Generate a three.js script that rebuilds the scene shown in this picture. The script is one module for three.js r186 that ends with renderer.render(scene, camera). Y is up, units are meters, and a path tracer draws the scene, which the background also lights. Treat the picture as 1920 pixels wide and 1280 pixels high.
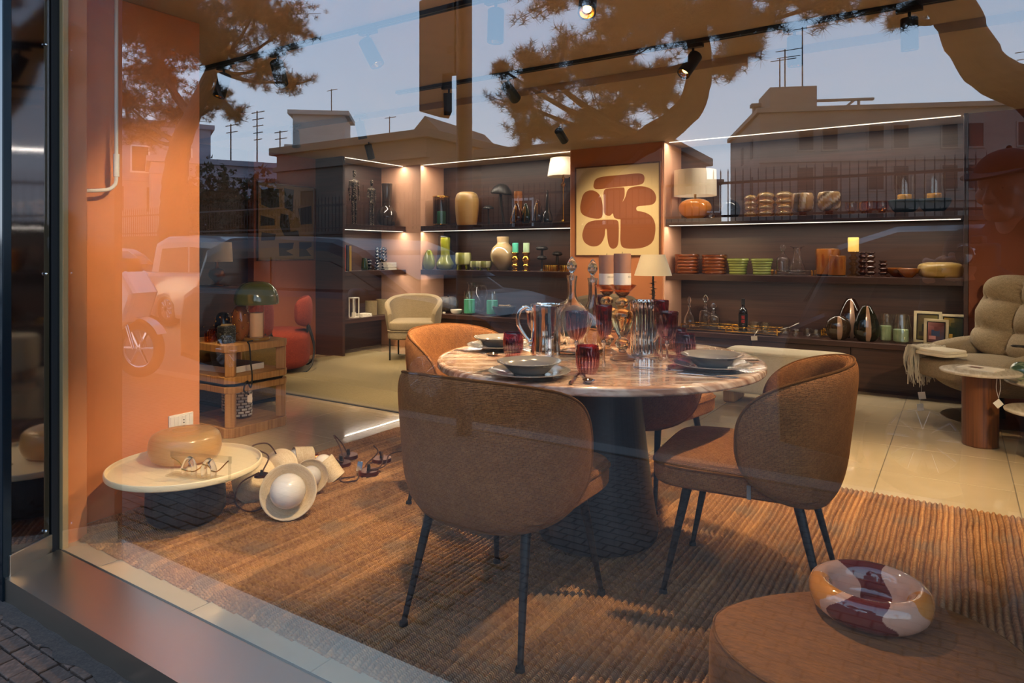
import * as THREE from 'three';
import { RoundedBoxGeometry } from 'three/addons/geometries/RoundedBoxGeometry.js';
import { mergeGeometries, mergeVertices } from 'three/addons/utils/BufferGeometryUtils.js';
import { MarchingCubes } from 'three/addons/objects/MarchingCubes.js';
import { RectAreaLightUniformsLib } from 'three/addons/lights/RectAreaLightUniformsLib.js';

// ---------------------------------------------------------------- camera, sky, exposure
const scene = new THREE.Scene();
const camera = new THREE.PerspectiveCamera(53.1301, 1.5, 0.05, 400);
camera.position.set(0, 1.18, 0);
camera.rotation.y = 33.147 * Math.PI / 180;
camera.setViewOffset(1920, 1280, 0, 165, 1920, 1280);      // level camera with a fallen lens: verticals stay vertical

const SKY = { zenith: [0.26, 0.40, 0.70], mid: [0.50, 0.74, 1.05], low: [0.96, 1.04, 1.14], gain: 2.6 };
{ // dusk sky after sunset: a plain gradient from pale horizon to deep blue zenith, the same all round
  const W = 256, H = 128, d = new Float32Array(W * H * 4);
  for (let j = 0; j < H; j++) {
    const e = Math.max(0, Math.sin(((j + 0.5) / H - 0.5) * Math.PI)), a = Math.min(1, e / 0.30), b = Math.min(1, Math.max(0, (e - 0.30) / 0.7));
    for (let i = 0; i < W; i++) for (let c = 0; c < 3; c++) {
      const v = (SKY.low[c] + (SKY.mid[c] - SKY.low[c]) * a) * (1 - b) + SKY.zenith[c] * b;
      d[(j * W + i) * 4 + c] = v * SKY.gain; d[(j * W + i) * 4 + 3] = 1;
    }
  }
  const t = new THREE.DataTexture(d, W, H, THREE.RGBAFormat, THREE.FloatType);
  t.mapping = THREE.EquirectangularReflectionMapping; t.magFilter = THREE.LinearFilter; t.colorSpace = THREE.LinearSRGBColorSpace; t.needsUpdate = true;
  scene.background = t; scene.environment = t;
}
const renderer = new THREE.WebGLRenderer({ antialias: true });
renderer.toneMapping = THREE.LinearToneMapping;
renderer.toneMappingExposure = 1.0;
renderer.shadowMap.enabled = true;
RectAreaLightUniformsLib.init();
const WARM = 0xffdaa6, COOL = 0xfff0dc;
const SPOT_GAIN = 1.7, LED_GAIN = 3.6;

// ---------------------------------------------------------------- small tools
let seed = 7;
const rnd = () => { seed = (seed + 0x6d2b79f5) | 0; let t = Math.imul(seed ^ (seed >>> 15), 1 | seed); t = (t + Math.imul(t ^ (t >>> 7), 61 | t)) ^ t; return ((t ^ (t >>> 14)) >>> 0) / 4294967296; };
const rr = (a, b) => a + (b - a) * rnd();
const V = (x, y, z) => new THREE.Vector3(x, y, z);
const lerp = (a, b, t) => a + (b - a) * t, clamp = (x, a = 0, b = 1) => Math.min(b, Math.max(a, x)), R = (d) => d * Math.PI / 180;
const sm = (a, b, x) => { const t = clamp((x - a) / (b - a)); return t * t * (3 - 2 * t); };
const taken = new Map();
function numbered(n) { const k = taken.get(n) ?? 0; taken.set(n, k + 1); return k ? n + '_' + String(k).padStart(3, '0') : n; }
function tag(o, label, category, group, kind) { if (label) o.userData.label = label; if (category) o.userData.category = category; if (group) o.userData.group = group; if (kind) o.userData.kind = kind; return o; }
function merge(g) { if (!Array.isArray(g)) return g; return mergeGeometries(g.map((x) => { const y = x.index ? x.toNonIndexed() : x; for (const k of Object.keys(y.attributes)) if (!['position', 'normal', 'uv', 'color'].includes(k)) y.deleteAttribute(k); return y; })); }
function part(parent, name, geo, mat, label) { const m = new THREE.Mesh(merge(geo), mat); m.name = name; parent.add(m); if (label) m.userData.label = label; return m; }
function thing(name, label, category, pos = [0, 0, 0], turn = 0, group) { const o = new THREE.Group(); o.name = numbered(name); o.position.set(...pos); o.rotation.y = turn; scene.add(o); return tag(o, label, category, group); }
function single(name, geo, mat, label, category, pos = [0, 0, 0], turn = 0, group) { const m = new THREE.Mesh(merge(geo), mat); m.name = numbered(name); m.position.set(...pos); m.rotation.y = turn; scene.add(m); return tag(m, label, category, group); }
function struct(name, geo, mat, pos = [0, 0, 0]) { const m = new THREE.Mesh(merge(geo), mat); m.name = name; m.position.set(...pos); scene.add(m); m.userData.kind = 'structure'; return m; }
function copy(src, label, pos, turn = src.rotation.y, s = 1) { const c = src.clone(); c.name = numbered(src.name.replace(/_\d{3}$/, '')); c.userData = { ...src.userData }; if (label) c.userData.label = label; c.position.set(...pos); c.rotation.y = turn; if (s !== 1) c.scale.multiplyScalar(s); scene.add(c); return c; }

// geometry
function planarUV(g) { const p = g.attributes.position, uv = new Float32Array(p.count * 2); for (let i = 0; i < p.count; i++) { uv[2 * i] = p.getX(i); uv[2 * i + 1] = p.getY(i); } g.setAttribute('uv', new THREE.BufferAttribute(uv, 2)); return g; }
function boxUV(g, k = 1) { const p = g.attributes.position, n = g.attributes.normal, uv = new Float32Array(p.count * 2); for (let i = 0; i < p.count; i++) { const x = Math.abs(n.getX(i)), y = Math.abs(n.getY(i)), z = Math.abs(n.getZ(i)); let a, b; if (y >= x && y >= z) { a = p.getX(i); b = p.getZ(i); } else if (x > z) { a = p.getZ(i); b = p.getY(i); } else { a = p.getX(i); b = p.getY(i); } uv[2 * i] = a * k; uv[2 * i + 1] = b * k; } g.setAttribute('uv', new THREE.BufferAttribute(uv, 2)); return g; }
function box(w, h, d, x = 0, y = 0, z = 0, r = 0.003, seg = 1) { const q = Math.min(r, w / 2.01, h / 2.01, d / 2.01); const g = q > 0.0002 ? new RoundedBoxGeometry(w, h, d, seg, q) : new THREE.BoxGeometry(w, h, d); g.translate(x, y, z); return boxUV(g); }
const span = (x0, x1, y0, y1, z0, z1, r = 0.002) => box(x1 - x0, y1 - y0, z1 - z0, (x0 + x1) / 2, (y0 + y1) / 2, (z0 + z1) / 2, r);
function cyl(rt, rb, h, x = 0, y = 0, z = 0, seg = 24, open = false) { const g = new THREE.CylinderGeometry(rt, rb, h, seg, 1, open); g.translate(x, y + h / 2, z); return g; }
function smooth(pts, n = 6) { const c = new THREE.CatmullRomCurve3(pts.map((p) => V(p[0], p[1], 0)), false, 'centripetal'); return c.getPoints((pts.length - 1) * n).map((p) => [Math.max(0, p.x), p.y]); }
function lathe(pts, seg = 32, fl) { // fl(theta, y, r) -> factor on r
  const g = new THREE.LatheGeometry(pts.map((p) => new THREE.Vector2(p[0], p[1])), seg);
  if (fl) { const p = g.attributes.position; for (let i = 0; i < p.count; i++) { const x = p.getX(i), z = p.getZ(i), r = Math.hypot(x, z), k = fl(Math.atan2(z, x), p.getY(i), r); p.setX(i, x * k); p.setZ(i, z * k); } g.computeVertexNormals(); }
  return g;
}
const latheS = (pts, seg = 32, n = 6, fl) => lathe(smooth(pts, n), seg, fl);
function tube(pts, r, n = 24, rs = 8, closed = false) { return new THREE.TubeGeometry(new THREE.CatmullRomCurve3(pts.map((p) => V(...p)), closed, 'centripetal'), n, r, rs, closed); }
function taper(pts, radii, n = 24, rs = 10, rough = 0) { // swept tube with its own radius along the way
  const c = new THREE.CatmullRomCurve3(pts.map((p) => V(...p)), false, 'centripetal'), g = new THREE.TubeGeometry(c, n, 1, rs, false), p = g.attributes.position, nn = g.attributes.normal;
  for (let i = 0; i <= n; i++) { const f = i / n * (radii.length - 1), k = Math.min(radii.length - 2, Math.floor(f)), rad = lerp(radii[k], radii[k + 1], f - k), o = c.getPointAt(i / n); for (let j = 0; j <= rs; j++) { const q = i * (rs + 1) + j, w = rad * (1 + rough * (((Math.imul(i * 73 + (j % rs) * 151, 2654435761) >>> 8) % 1000) / 500 - 1)); p.setXYZ(q, o.x + nn.getX(q) * w, o.y + nn.getY(q) * w, o.z + nn.getZ(q) * w); } }
  if (rough) g.computeVertexNormals();
  return g;
}
function grid(nu, nv, f, closeU = false, uvf) { const P = [], I = [], U = []; for (let j = 0; j <= nv; j++) for (let i = 0; i <= nu; i++) { const q = f(i / nu, j / nv); P.push(...q); U.push(...(uvf ? uvf(i / nu, j / nv) : [i / nu, j / nv])); } for (let j = 0; j < nv; j++) for (let i = 0; i < nu; i++) { const a = j * (nu + 1) + i, b = a + 1, c = a + nu + 1, d = c + 1; I.push(a, b, d, a, d, c); } const g = new THREE.BufferGeometry(); g.setAttribute('position', new THREE.Float32BufferAttribute(P, 3)); g.setAttribute('uv', new THREE.Float32BufferAttribute(U, 2)); g.setIndex(I); g.computeVertexNormals(); if (closeU) { const n = g.attributes.normal; for (let j = 0; j <= nv; j++) { const a = j * (nu + 1), b = a + nu, v = V(n.getX(a) + n.getX(b), n.getY(a) + n.getY(b), n.getZ(a) + n.getZ(b)).normalize(); n.setXYZ(a, v.x, v.y, v.z); n.setXYZ(b, v.x, v.y, v.z); } } return g; }
const sp = (c, e) => Math.sign(c) * Math.pow(Math.abs(c), e);
function pad(a, b, c, e1 = 0.4, e2 = 0.4, x = 0, y = 0, z = 0, nu = 36, nv = 20) { // cushion: a superellipsoid
  const g = grid(nu, nv, (u, v) => { const t = -u * 2 * Math.PI, f = (v - 0.5) * Math.PI; return [a * sp(Math.cos(f), e1) * sp(Math.cos(t), e2) + x, b * sp(Math.sin(f), e1) + y, c * sp(Math.cos(f), e1) * sp(Math.sin(t), e2) + z]; }, true);
  return boxUV(g);
}
function ext(pts, depth, bevel = 0.002, curve = 8, holes) { const s = new THREE.Shape(pts.map((p) => new THREE.Vector2(p[0], p[1]))); if (holes) s.holes = holes.map((h) => new THREE.Path(h.map((p) => new THREE.Vector2(p[0], p[1])))); const g = new THREE.ExtrudeGeometry(s, { depth, bevelEnabled: bevel > 0, bevelSize: bevel, bevelThickness: bevel, bevelSegments: 2, curveSegments: curve, steps: 1 }); return g; }
function hollow(outer, wall, seg = 40, n = 4, fl) { const o = smooth(outer, n), i = o.filter((p) => p[1] > o[0][1] + wall * 1.5 && p[0] > wall * 1.4).map((p) => [p[0] - wall, p[1]]).reverse(); const yb = i[i.length - 1][1]; return lathe([[0, Math.min(o[0][1], o[1][1])], ...o.slice(1), ...i, [0, yb]], seg, fl); }
const turnG = (g, x, y, z) => g.applyMatrix4(new THREE.Matrix4().makeRotationFromEuler(new THREE.Euler(x, y, z)));
function tint(g, f) { const p = g.attributes.position, c = new Float32Array(p.count * 3); for (let i = 0; i < p.count; i++) { const k = f(p.getX(i), p.getY(i), p.getZ(i)); c.set(k, i * 3); } g.setAttribute('color', new THREE.BufferAttribute(c, 3)); return g; }
const sph = (r, x = 0, y = 0, z = 0, w = 20, h = 14) => { const g = new THREE.SphereGeometry(r, w, h); g.translate(x, y, z); return g; };

// textures: tiling noise
function lattice(px, py, s) { const a = new Float32Array(px * py), old = seed; seed = s; for (let i = 0; i < a.length; i++) a[i] = rnd(); seed = old; return (u, v) => { const x = u * px, y = v * py, ix = Math.floor(x), iy = Math.floor(y), fx = x - ix, fy = y - iy, sx = fx * fx * (3 - 2 * fx), sy = fy * fy * (3 - 2 * fy), at = (i, j) => a[((j % py) + py) % py * px + ((i % px) + px) % px]; return lerp(lerp(at(ix, iy), at(ix + 1, iy), sx), lerp(at(ix, iy + 1), at(ix + 1, iy + 1), sx), sy); }; }
function fbm(px, py, oct, s) { const l = []; for (let o = 0; o < oct; o++) l.push(lattice(px << o, py << o, s + o * 17)); return (u, v) => { let t = 0, a = 0.5, n = 0; for (const f of l) { t += a * f(u, v); n += a; a *= 0.5; } return t / n; }; }
function tex(w, h, f, rep = [1, 1], srgb = true) { const d = new Uint8Array(w * h * 4); for (let j = 0; j < h; j++) for (let i = 0; i < w; i++) { const c = f((i + 0.5) / w, (j + 0.5) / h), o = (j * w + i) * 4; if (typeof c === 'number') d[o] = d[o + 1] = d[o + 2] = clamp(c) * 255; else { d[o] = clamp(c[0]) * 255; d[o + 1] = clamp(c[1]) * 255; d[o + 2] = clamp(c[2]) * 255; } d[o + 3] = 255; } const t = new THREE.DataTexture(d, w, h); t.wrapS = t.wrapT = THREE.RepeatWrapping; t.repeat.set(...rep); t.magFilter = THREE.LinearFilter; t.minFilter = THREE.LinearMipmapLinearFilter; t.colorSpace = srgb ? THREE.SRGBColorSpace : THREE.NoColorSpace; t.needsUpdate = true; return t; }
const hex = (h) => [(h >> 16 & 255) / 255, (h >> 8 & 255) / 255, (h & 255) / 255];
const mixc = (a, b, t) => [lerp(a[0], b[0], t), lerp(a[1], b[1], t), lerp(a[2], b[2], t)];
const std = (o) => new THREE.MeshStandardMaterial({ roughness: 0.6, ...o });
const phy = (o) => new THREE.MeshPhysicalMaterial({ roughness: 0.5, ...o });
const glass = (c = 0xffffff, o = {}) => phy({ color: c, transmission: 1, thickness: 0, roughness: 0.02, ior: 1.55, side: THREE.DoubleSide, ...o });
const solid = (c = 0xffffff, o = {}) => phy({ color: c, transmission: 1, thickness: 0.05, roughness: 0.02, ior: 1.5, ...o });
function canvasTex(w, h, draw) { const c = document.createElement('canvas'); c.width = w; c.height = h; draw(c.getContext('2d'), w, h); const t = new THREE.CanvasTexture(c); t.colorSpace = THREE.SRGBColorSpace; return t; }

// ---------------------------------------------------------------- materials
const M = {};
{
  const n1 = fbm(8, 8, 4, 11), n2 = fbm(24, 24, 3, 23), n3 = fbm(4, 4, 3, 5);
  // chenille: short horizontal dashes between thin darker slits
  const dash = lattice(46, 64, 91), row = lattice(1, 64, 14), wig = fbm(10, 20, 2, 65);
  const slit = (u, v) => { const w = v * 60 + (wig(u, v) - 0.5) * 0.8, k = Math.floor(w), f = w - k, off = (Math.imul((k + 600) % 60 + 7, 2654435761) >>> 8) % 997 / 997, cell = u * 13 + off, c = Math.floor(cell), cf = cell - c; const vy = Math.exp(-Math.pow((f - 0.1) / 0.13, 2)) * (dash(u, v) > 0.38 ? 1 : 0.25), vx = Math.exp(-Math.pow((cf - 0.06) / 0.05, 2)) * 0.5; return clamp(Math.max(vy, vx) * (0.75 + 0.35 * dash(v, u))); };
  const ch = (base, dark) => tex(512, 512, (u, v) => { const s = slit(u, v), n = n2(u, v) * 0.5 + n1(u, v) * 0.5; return mixc(mixc(hex(dark), hex(base), 0.45 + n * 0.75), hex(dark).map((x) => x * 0.62), s * 0.8); }, [4, 4]);
  M.chenBump = tex(512, 512, (u, v) => 0.75 - slit(u, v) * 0.65 + (n2(u, v) - 0.5) * 0.4, [4, 4], false);
  M.chenille = phy({ map: ch(0xab6f3e, 0x6a3a1c), bumpMap: M.chenBump, bumpScale: 0.0045, roughness: 0.8, sheen: 0.8, sheenColor: new THREE.Color(0xf0901c), sheenRoughness: 0.4 });
  M.pouf = phy({ map: tex(512, 512, (u, v) => { const a = n2(u * 1, v * 3), b = n1(u, v); return mixc(hex(0x5e3415), hex(0x8a5522), a * 0.8 + b * 0.3); }, [3, 3]), bumpMap: M.chenBump, bumpScale: 0.0006, roughness: 0.85, sheen: 0.4, sheenColor: new THREE.Color(0xd8933c), sheenRoughness: 0.5 });
  // marble with long brown and rose streaks
  const w1 = fbm(3, 5, 4, 41), w2 = fbm(3, 22, 5, 47), w3 = fbm(6, 64, 4, 53), w4 = fbm(26, 40, 4, 59);
  M.marble = phy({ map: tex(1024, 1024, (u, v) => { const vv = v + (w1(u, v) - 0.5) * 0.10, s = w2(u, vv), t = w3(u, vv), m = w4(u, v); let c = mixc(hex(0xd8c4b2), hex(0xb08e78), sm(0.36, 0.66, s * 0.75 + m * 0.3)); c = mixc(c, hex(0x7d5644), sm(0.50, 0.72, t * 0.8 + m * 0.25) * 0.6); c = mixc(c, hex(0xe9ddd0), sm(0.58, 0.78, w2(u + 0.37, vv + 0.21)) * 0.55); return c; }, [1.4, 1.4]), roughness: 0.12, clearcoat: 0.5, clearcoatRoughness: 0.05 });
  // woods: grain runs along v
  const grain = (px, py, s) => { const a = fbm(px, py, 4, s), b = fbm(px * 4, py, 3, s + 9); return (u, v) => clamp(a(u, v) * 0.6 + b(u, v) * 0.45); };
  const g1 = grain(12, 2, 71), g2 = grain(30, 2, 83);
  const wood = (a, b, rep, o = {}, flat) => phy({ map: tex(512, 512, (u, v) => { if (flat) { const q = u; u = v; v = q; } return mixc(hex(a), hex(b), sm(0.3, 0.75, g1(u, v) * 0.6 + g2(u, v) * 0.45)); }, rep), roughness: 0.45, ...o });
  M.walnutPanel = wood(0x37231b, 0x4e3228, [0.7, 1.6], { roughness: 0.42 }, true);
  M.walnutShelf = wood(0x34201a, 0x4a2c23, [0.7, 1.6], { roughness: 0.4 }, true);
  M.walnut = wood(0x4a2a17, 0x7a4a28, [2.2, 1.0], { roughness: 0.3 });
  M.darkOak = wood(0x1d1a1a, 0x352f2d, [3, 0.7], { roughness: 0.45 });
  M.oak = wood(0x9a6d3c, 0xc2935a, [4, 1.2], { roughness: 0.5 });
  M.steel = phy({ color: 0xc6b8a6, metalness: 1, roughness: 0.34 });
  M.mirrorSteel = phy({ color: 0x8b8f96, metalness: 1, roughness: 0.06 });
  M.darkSteel = phy({ color: 0x1d2a33, metalness: 0.6, roughness: 0.12 });
  M.chrome = phy({ color: 0xd8d8d8, metalness: 1, roughness: 0.08 });
  M.silver = phy({ color: 0xe4dfd8, metalness: 1, roughness: 0.05 });
  M.gold = phy({ color: 0xd9a441, metalness: 1, roughness: 0.18 });
  M.brass = phy({ color: 0xb98c3c, metalness: 1, roughness: 0.25 });
  M.copper = phy({ color: 0x8a5232, metalness: 1, roughness: 0.3 });
  M.black = std({ color: 0x17181a, roughness: 0.45 });
  M.blackMatt = std({ color: 0x131313, roughness: 0.75 });
  M.rubber = std({ color: 0x0c0c0d, roughness: 0.8 });
  const tw = fbm(64, 64, 2, 31), tw2 = fbm(20, 20, 3, 37);
  const cloth = (a, b, rep = [5, 5], o = {}) => phy({ map: tex(256, 256, (u, v) => mixc(hex(a), hex(b), clamp(tw(u, v) * 0.8 + tw2(u, v) * 0.35 - 0.1)), rep), bumpMap: M.clothBump ??= tex(256, 256, (u, v) => tw(u, v), [5, 5], false), bumpScale: 0.0012, roughness: 0.9, sheen: 0.2, sheenColor: new THREE.Color(b), sheenRoughness: 0.6, ...o });
  M.boucle = cloth(0x7d6d55, 0xb3a185, [5, 5]);
  M.greenVelvet = cloth(0x8a7c66, 0xa89a82, [3, 3], { bumpScale: 0.0004, sheen: 0.5 });
  M.redVelvet = cloth(0x742412, 0xa03c20, [3, 3], { bumpScale: 0.0004, sheen: 0.5 });
  M.olive = cloth(0x5d4a1c, 0x7a6226, [3, 3], { bumpScale: 0.0004, sheen: 0.5 });
  M.tan = cloth(0x8b6848, 0xa88460, [4, 4]);
  M.cream = cloth(0xd9c8a4, 0xeadcbe, [4, 4], { bumpScale: 0.0006 });
  M.blanket = cloth(0xe6d9bd, 0xfaf2df, [6, 6], { bumpScale: 0.002 });
  M.oliveRug = cloth(0x74694c, 0x94876a, [6, 6], { bumpScale: 0.003 });
  { // rows of looped yarn: 16 rows across, 48 loops along, each loop its own shade of dyed fibre
    const sh = lattice(16, 72, 205), rowc = lattice(16, 1, 219), ph = lattice(16, 1, 207), co = fbm(4, 4, 3, 209), fib = fbm(64, 96, 2, 211);
    const loopAt = (u, v) => { const k = Math.floor(u * 16), f = u * 16 - k, l = v * 72 + Math.round(ph((k + 0.01) / 16, 0) * 97) / 97 + Math.abs(f - 0.5) * 0.9, n = Math.floor(l); return [f, l - n, sh((k + 0.001) / 16, ((n % 72) + 0.001) / 72)]; };
    M.jute = phy({ map: tex(1024, 1024, (u, v) => { const [f, l, r] = loopAt(u, v); let q = mixc(hex(0x70482d), hex(0xc8935e), clamp(0.12 + r * 0.32 + rowc((Math.floor(u * 16) + 0.001) / 16, 0) * 0.4 + fib(u, v) * 0.45)); return mixc(q, hex(0x82746a), sm(0.5, 0.8, co(u, v)) * 0.45); }, [1 / 0.3552, 1 / 0.576]), roughness: 0.95, bumpMap: tex(1024, 1024, (u, v) => { const [f, l, r] = loopAt(u, v); return clamp(Math.pow(Math.sin(Math.PI * l), 0.6) * Math.pow(Math.sin(Math.PI * f), 0.4) * (0.7 + 0.3 * r) * 0.85 + fib(u, v) * 0.15); }, [1 / 0.3552, 1 / 0.576], false), bumpScale: 0.005 });
  }
  const tv = fbm(6, 40, 4, 61), pit = fbm(40, 60, 3, 67);
  M.travertine = std({ map: tex(512, 512, (u, v) => { let c = mixc(hex(0xcdb591), hex(0xe8d8bc), tv(u, v)); return mixc(c, hex(0x9a8060), sm(0.66, 0.76, pit(u, v)) * 0.5); }, [4, 4]), roughness: 0.5 });
  M.tileA = []; for (let i = 0; i < 3; i++) M.tileA.push(phy({ map: tex(256, 256, (u, v) => mixc(hex(0xbfab8b), hex(0xcab798), n1(u + i * 0.3, v) * 0.7 + i * 0.1), [1.5, 1.5]), roughness: 0.09, clearcoat: 0.6, clearcoatRoughness: 0.02 }));
  M.grout = std({ color: 0x6e6253, roughness: 0.9 });
  const plaster = (c, o = {}) => std({ map: tex(256, 256, (u, v) => hex(c).map((x) => x * (0.975 + 0.05 * n1(u, v))), [1, 1]), roughness: 0.75, ...o });
  M.orange = plaster(0xdb8c58); M.peach = plaster(0xd9a585, { roughness: 0.6 }); M.rust = plaster(0xa05a38); M.rustDark = plaster(0x86492f); M.column = plaster(0xc47f55);
  M.ceiling = plaster(0xaa9880); M.soffit = plaster(0x9a9284);
  M.creamWall = plaster(0xd8c9b0);
  M.stoneTable = phy({ map: tex(512, 512, (u, v) => mixc(hex(0xb0a390), hex(0xe4dac8), tv(v, u)), [2, 2]), roughness: 0.2 });
  // outside
  const pv = (u, v) => { const x = u * 10, y = v * 16, o = (Math.floor(y) % 2) * 0.5, fx = (x + o) % 1, fy = y % 1; return Math.min(sm(0, 0.08, fx), sm(1, 0.92, fx), sm(0, 0.12, fy), sm(1, 0.88, fy)); };
  M.pavement = std({ map: tex(512, 512, (u, v) => mixc(hex(0x2c2622), mixc(hex(0x4a3f38), hex(0x6a5c52), n1(u, v)), pv(u, v)), [1, 1]), bumpMap: tex(512, 512, (u, v) => pv(u, v) * 0.8 + n2(u, v) * 0.2, [1, 1], false), bumpScale: 0.006, roughness: 0.85 });
  M.paver = []; for (let i = 0; i < 3; i++) M.paver.push(std({ map: tex(128, 128, (u, v) => mixc(hex(0x3c2c22), hex([0x5e4636, 0x513d30, 0x695041][i]), clamp(n2(u, v) * 1.3 - 0.1)), [4, 4]), bumpMap: tex(128, 128, (u, v) => n2(u, v), [4, 4], false), bumpScale: 0.003, roughness: 0.8 }));
  M.dirt = std({ map: tex(256, 256, (u, v) => mixc(hex(0x271f1a), hex(0x4a3d33), n2(u, v)), [2, 2]), roughness: 0.95 });
  M.asphalt = std({ map: tex(256, 256, (u, v) => mixc(hex(0x33332f), hex(0x4b4a48), n2(u, v)), [1, 1]), roughness: 0.9 });
  M.kerb = std({ color: 0x6d6962, roughness: 0.85 });
  const st = fbm(6, 14, 4, 77);
  const facade = (a, b) => std({ map: tex(256, 256, (u, v) => mixc(hex(a), hex(b), st(u, v)), [0.12, 0.12]), roughness: 0.9 });
  M.facadeLilac = facade(0x7d7a85, 0x97939c); M.facadeStone = facade(0x4c443c, 0x72675a); M.facadePale = facade(0x938e88, 0xb0aaa3); M.facadeTaupe = facade(0x6a5e56, 0x84776c); M.garden = facade(0x3d3834, 0x565049);
  M.windowDark = phy({ color: 0x14151a, roughness: 0.12, specularIntensity: 0.5 }); M.shutter = std({ color: 0x2c2622, roughness: 0.8 }); M.whitePaint = std({ color: 0xcfccc6, roughness: 0.6 });
  M.bark = std({ map: tex(256, 256, (u, v) => mixc(hex(0x231a15), hex(0x4a3a2f), n2(u * 1, v * 0.5)), [1, 1]), bumpMap: tex(256, 256, (u, v) => n2(u, v), [1, 1], false), bumpScale: 0.03, roughness: 0.95 });
  M.needle = std({ color: 0x26301d, roughness: 0.8, side: THREE.DoubleSide });
  M.leaf = std({ color: 0x27331f, roughness: 0.8, side: THREE.DoubleSide });
  M.iron = std({ color: 0x191a1c, roughness: 0.6 });
  // wares
  M.white = phy({ color: 0xf0ece4, roughness: 0.25 }); M.paper = std({ color: 0xe9e2d4, roughness: 0.8 }); M.opal = phy({ color: 0xf6efe4, roughness: 0.2, clearcoat: 0.4 });
  M.shade = phy({ color: 0xf3e9d4, roughness: 0.95, transmission: 0.3, thickness: 0, side: THREE.DoubleSide });
  M.greyCeramic = phy({ color: 0x86807b, roughness: 0.18, clearcoat: 0.5, clearcoatRoughness: 0.08 });
  M.clear = glass(0xfbfbf8, { ior: 1.75 }); M.smoke = glass(0x6a5c52); M.amberGlass = glass(0xf0c27c, { ior: 1.7 }); M.amberLight = glass(0xf8e2ba, { ior: 1.7 });
  M.crystal = solid(0xffffff); M.amberCrystal = solid(0xffffff, { attenuationColor: new THREE.Color(0xe8a850), attenuationDistance: 0.16 });
  M.ruby = glass(0xffffff, { vertexColors: true, ior: 1.7 });
  const frost = fbm(3, 26, 4, 88);
  const bands = (a, b) => tex(256, 256, (u, v) => mixc(hex(a), hex(b), frost(u, v)), [1, 1]);
  M.amberFrost = phy({ map: bands(0xd9ac66, 0xf0d090), roughness: 0.3, transmission: 0.5, thickness: 0, side: THREE.DoubleSide, clearcoat: 0.6, clearcoatRoughness: 0.1 });
  M.mustardFrost = phy({ map: bands(0xa88538, 0xc9a95a), roughness: 0.45, transmission: 0.35, thickness: 0, side: THREE.DoubleSide, clearcoat: 0.5 });
  M.amberCer = phy({ color: 0xd07c18, roughness: 0.12, clearcoat: 1, clearcoatRoughness: 0.04 });
  M.honey = phy({ color: 0xb06a24, roughness: 0.12, transmission: 0.5, thickness: 0, side: THREE.DoubleSide, clearcoat: 1 });
  M.rootbeer = phy({ color: 0xa2561c, roughness: 0.1, transmission: 0.6, thickness: 0, side: THREE.DoubleSide, clearcoat: 1 });
  M.lime = phy({ color: 0x8f8f1c, roughness: 0.1, transmission: 0.3, thickness: 0, side: THREE.DoubleSide, clearcoat: 1 });
  M.jade = phy({ map: bands(0x8e9a3e, 0xc6cc78), roughness: 0.2, transmission: 0.3, thickness: 0, side: THREE.DoubleSide, clearcoat: 0.8 });
  M.sageGlass = phy({ color: 0xc8c888, roughness: 0.2, transmission: 0.3, thickness: 0, side: THREE.DoubleSide, clearcoat: 0.8 });
  M.gourd = phy({ color: 0xb79b72, roughness: 0.12, clearcoat: 1, clearcoatRoughness: 0.04 });
  M.aqua = phy({ color: 0x4fb79a, roughness: 0.5 }); M.paleGreenWax = phy({ color: 0xa9c39b, roughness: 0.5 }); M.yellowWax = phy({ color: 0xe8c264, roughness: 0.5 }); M.orangeWax = phy({ color: 0xe9a72c, roughness: 0.5 }); M.mauveWax = phy({ color: 0xa5745f, roughness: 0.6 });
  M.bronze = phy({ map: tex(256, 256, (u, v) => mixc(hex(0x2a241f), hex(0x8d7a62), sm(0.45, 0.7, n2(u, v))), [6, 6]), bumpMap: tex(256, 256, (u, v) => n2(u, v), [6, 6], false), bumpScale: 0.006, metalness: 0.7, roughness: 0.4 });
  M.darkIron = phy({ color: 0x2a2522, roughness: 0.45, metalness: 0.4 });
  M.darkGlass = phy({ color: 0x2b1f1a, roughness: 0.06, clearcoat: 1, transmission: 0.45, thickness: 0, side: THREE.DoubleSide });
  M.brownGloss = phy({ color: 0x38180e, roughness: 0.07, clearcoat: 1 });
  M.blackGloss = phy({ color: 0x0d0c0c, roughness: 0.08, clearcoat: 1 });
  M.petrol = phy({ color: 0x1a3038, roughness: 0.5 });
  M.capOlive = phy({ color: 0x525a28, roughness: 0.12, clearcoat: 1, clearcoatRoughness: 0.03 });
  M.cordBrown = std({ color: 0x4a2c20, roughness: 0.7 });
  M.terrazzo = phy({ map: tex(256, 256, (u, v) => { const k = pit(u, v); return k > 0.68 ? [0.6, 0.62, 0.6] : mixc(hex(0x22282b), hex(0x33393b), n2(u, v)); }, [6, 6]), roughness: 0.3 });
  M.pumpkin = std({ map: tex(128, 128, (u, v) => mixc(hex(0x453d33), hex(0x655b4e), n1(u, v)), [3, 3]), roughness: 0.5 });
  M.taupeCer = std({ map: tex(128, 128, (u, v) => mixc(hex(0x84724f), hex(0xa18d66), n2(u, v)), [4, 4]), roughness: 0.5 });
  M.skin = phy({ color: 0xb07a5e, roughness: 0.6 }); M.navy = std({ color: 0x101116, roughness: 1 }); M.capCloth = std({ color: 0x0a0908, roughness: 1 }); M.jeans = std({ color: 0x20252f, roughness: 0.95 });
}
const ledMat = new THREE.MeshStandardMaterial({ color: 0x222222, emissive: 0xfff0dd, emissiveIntensity: 2.2 });
const bulbMat = new THREE.MeshStandardMaterial({ color: 0x222222, emissive: 0xffc27a, emissiveIntensity: 6 });
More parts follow.
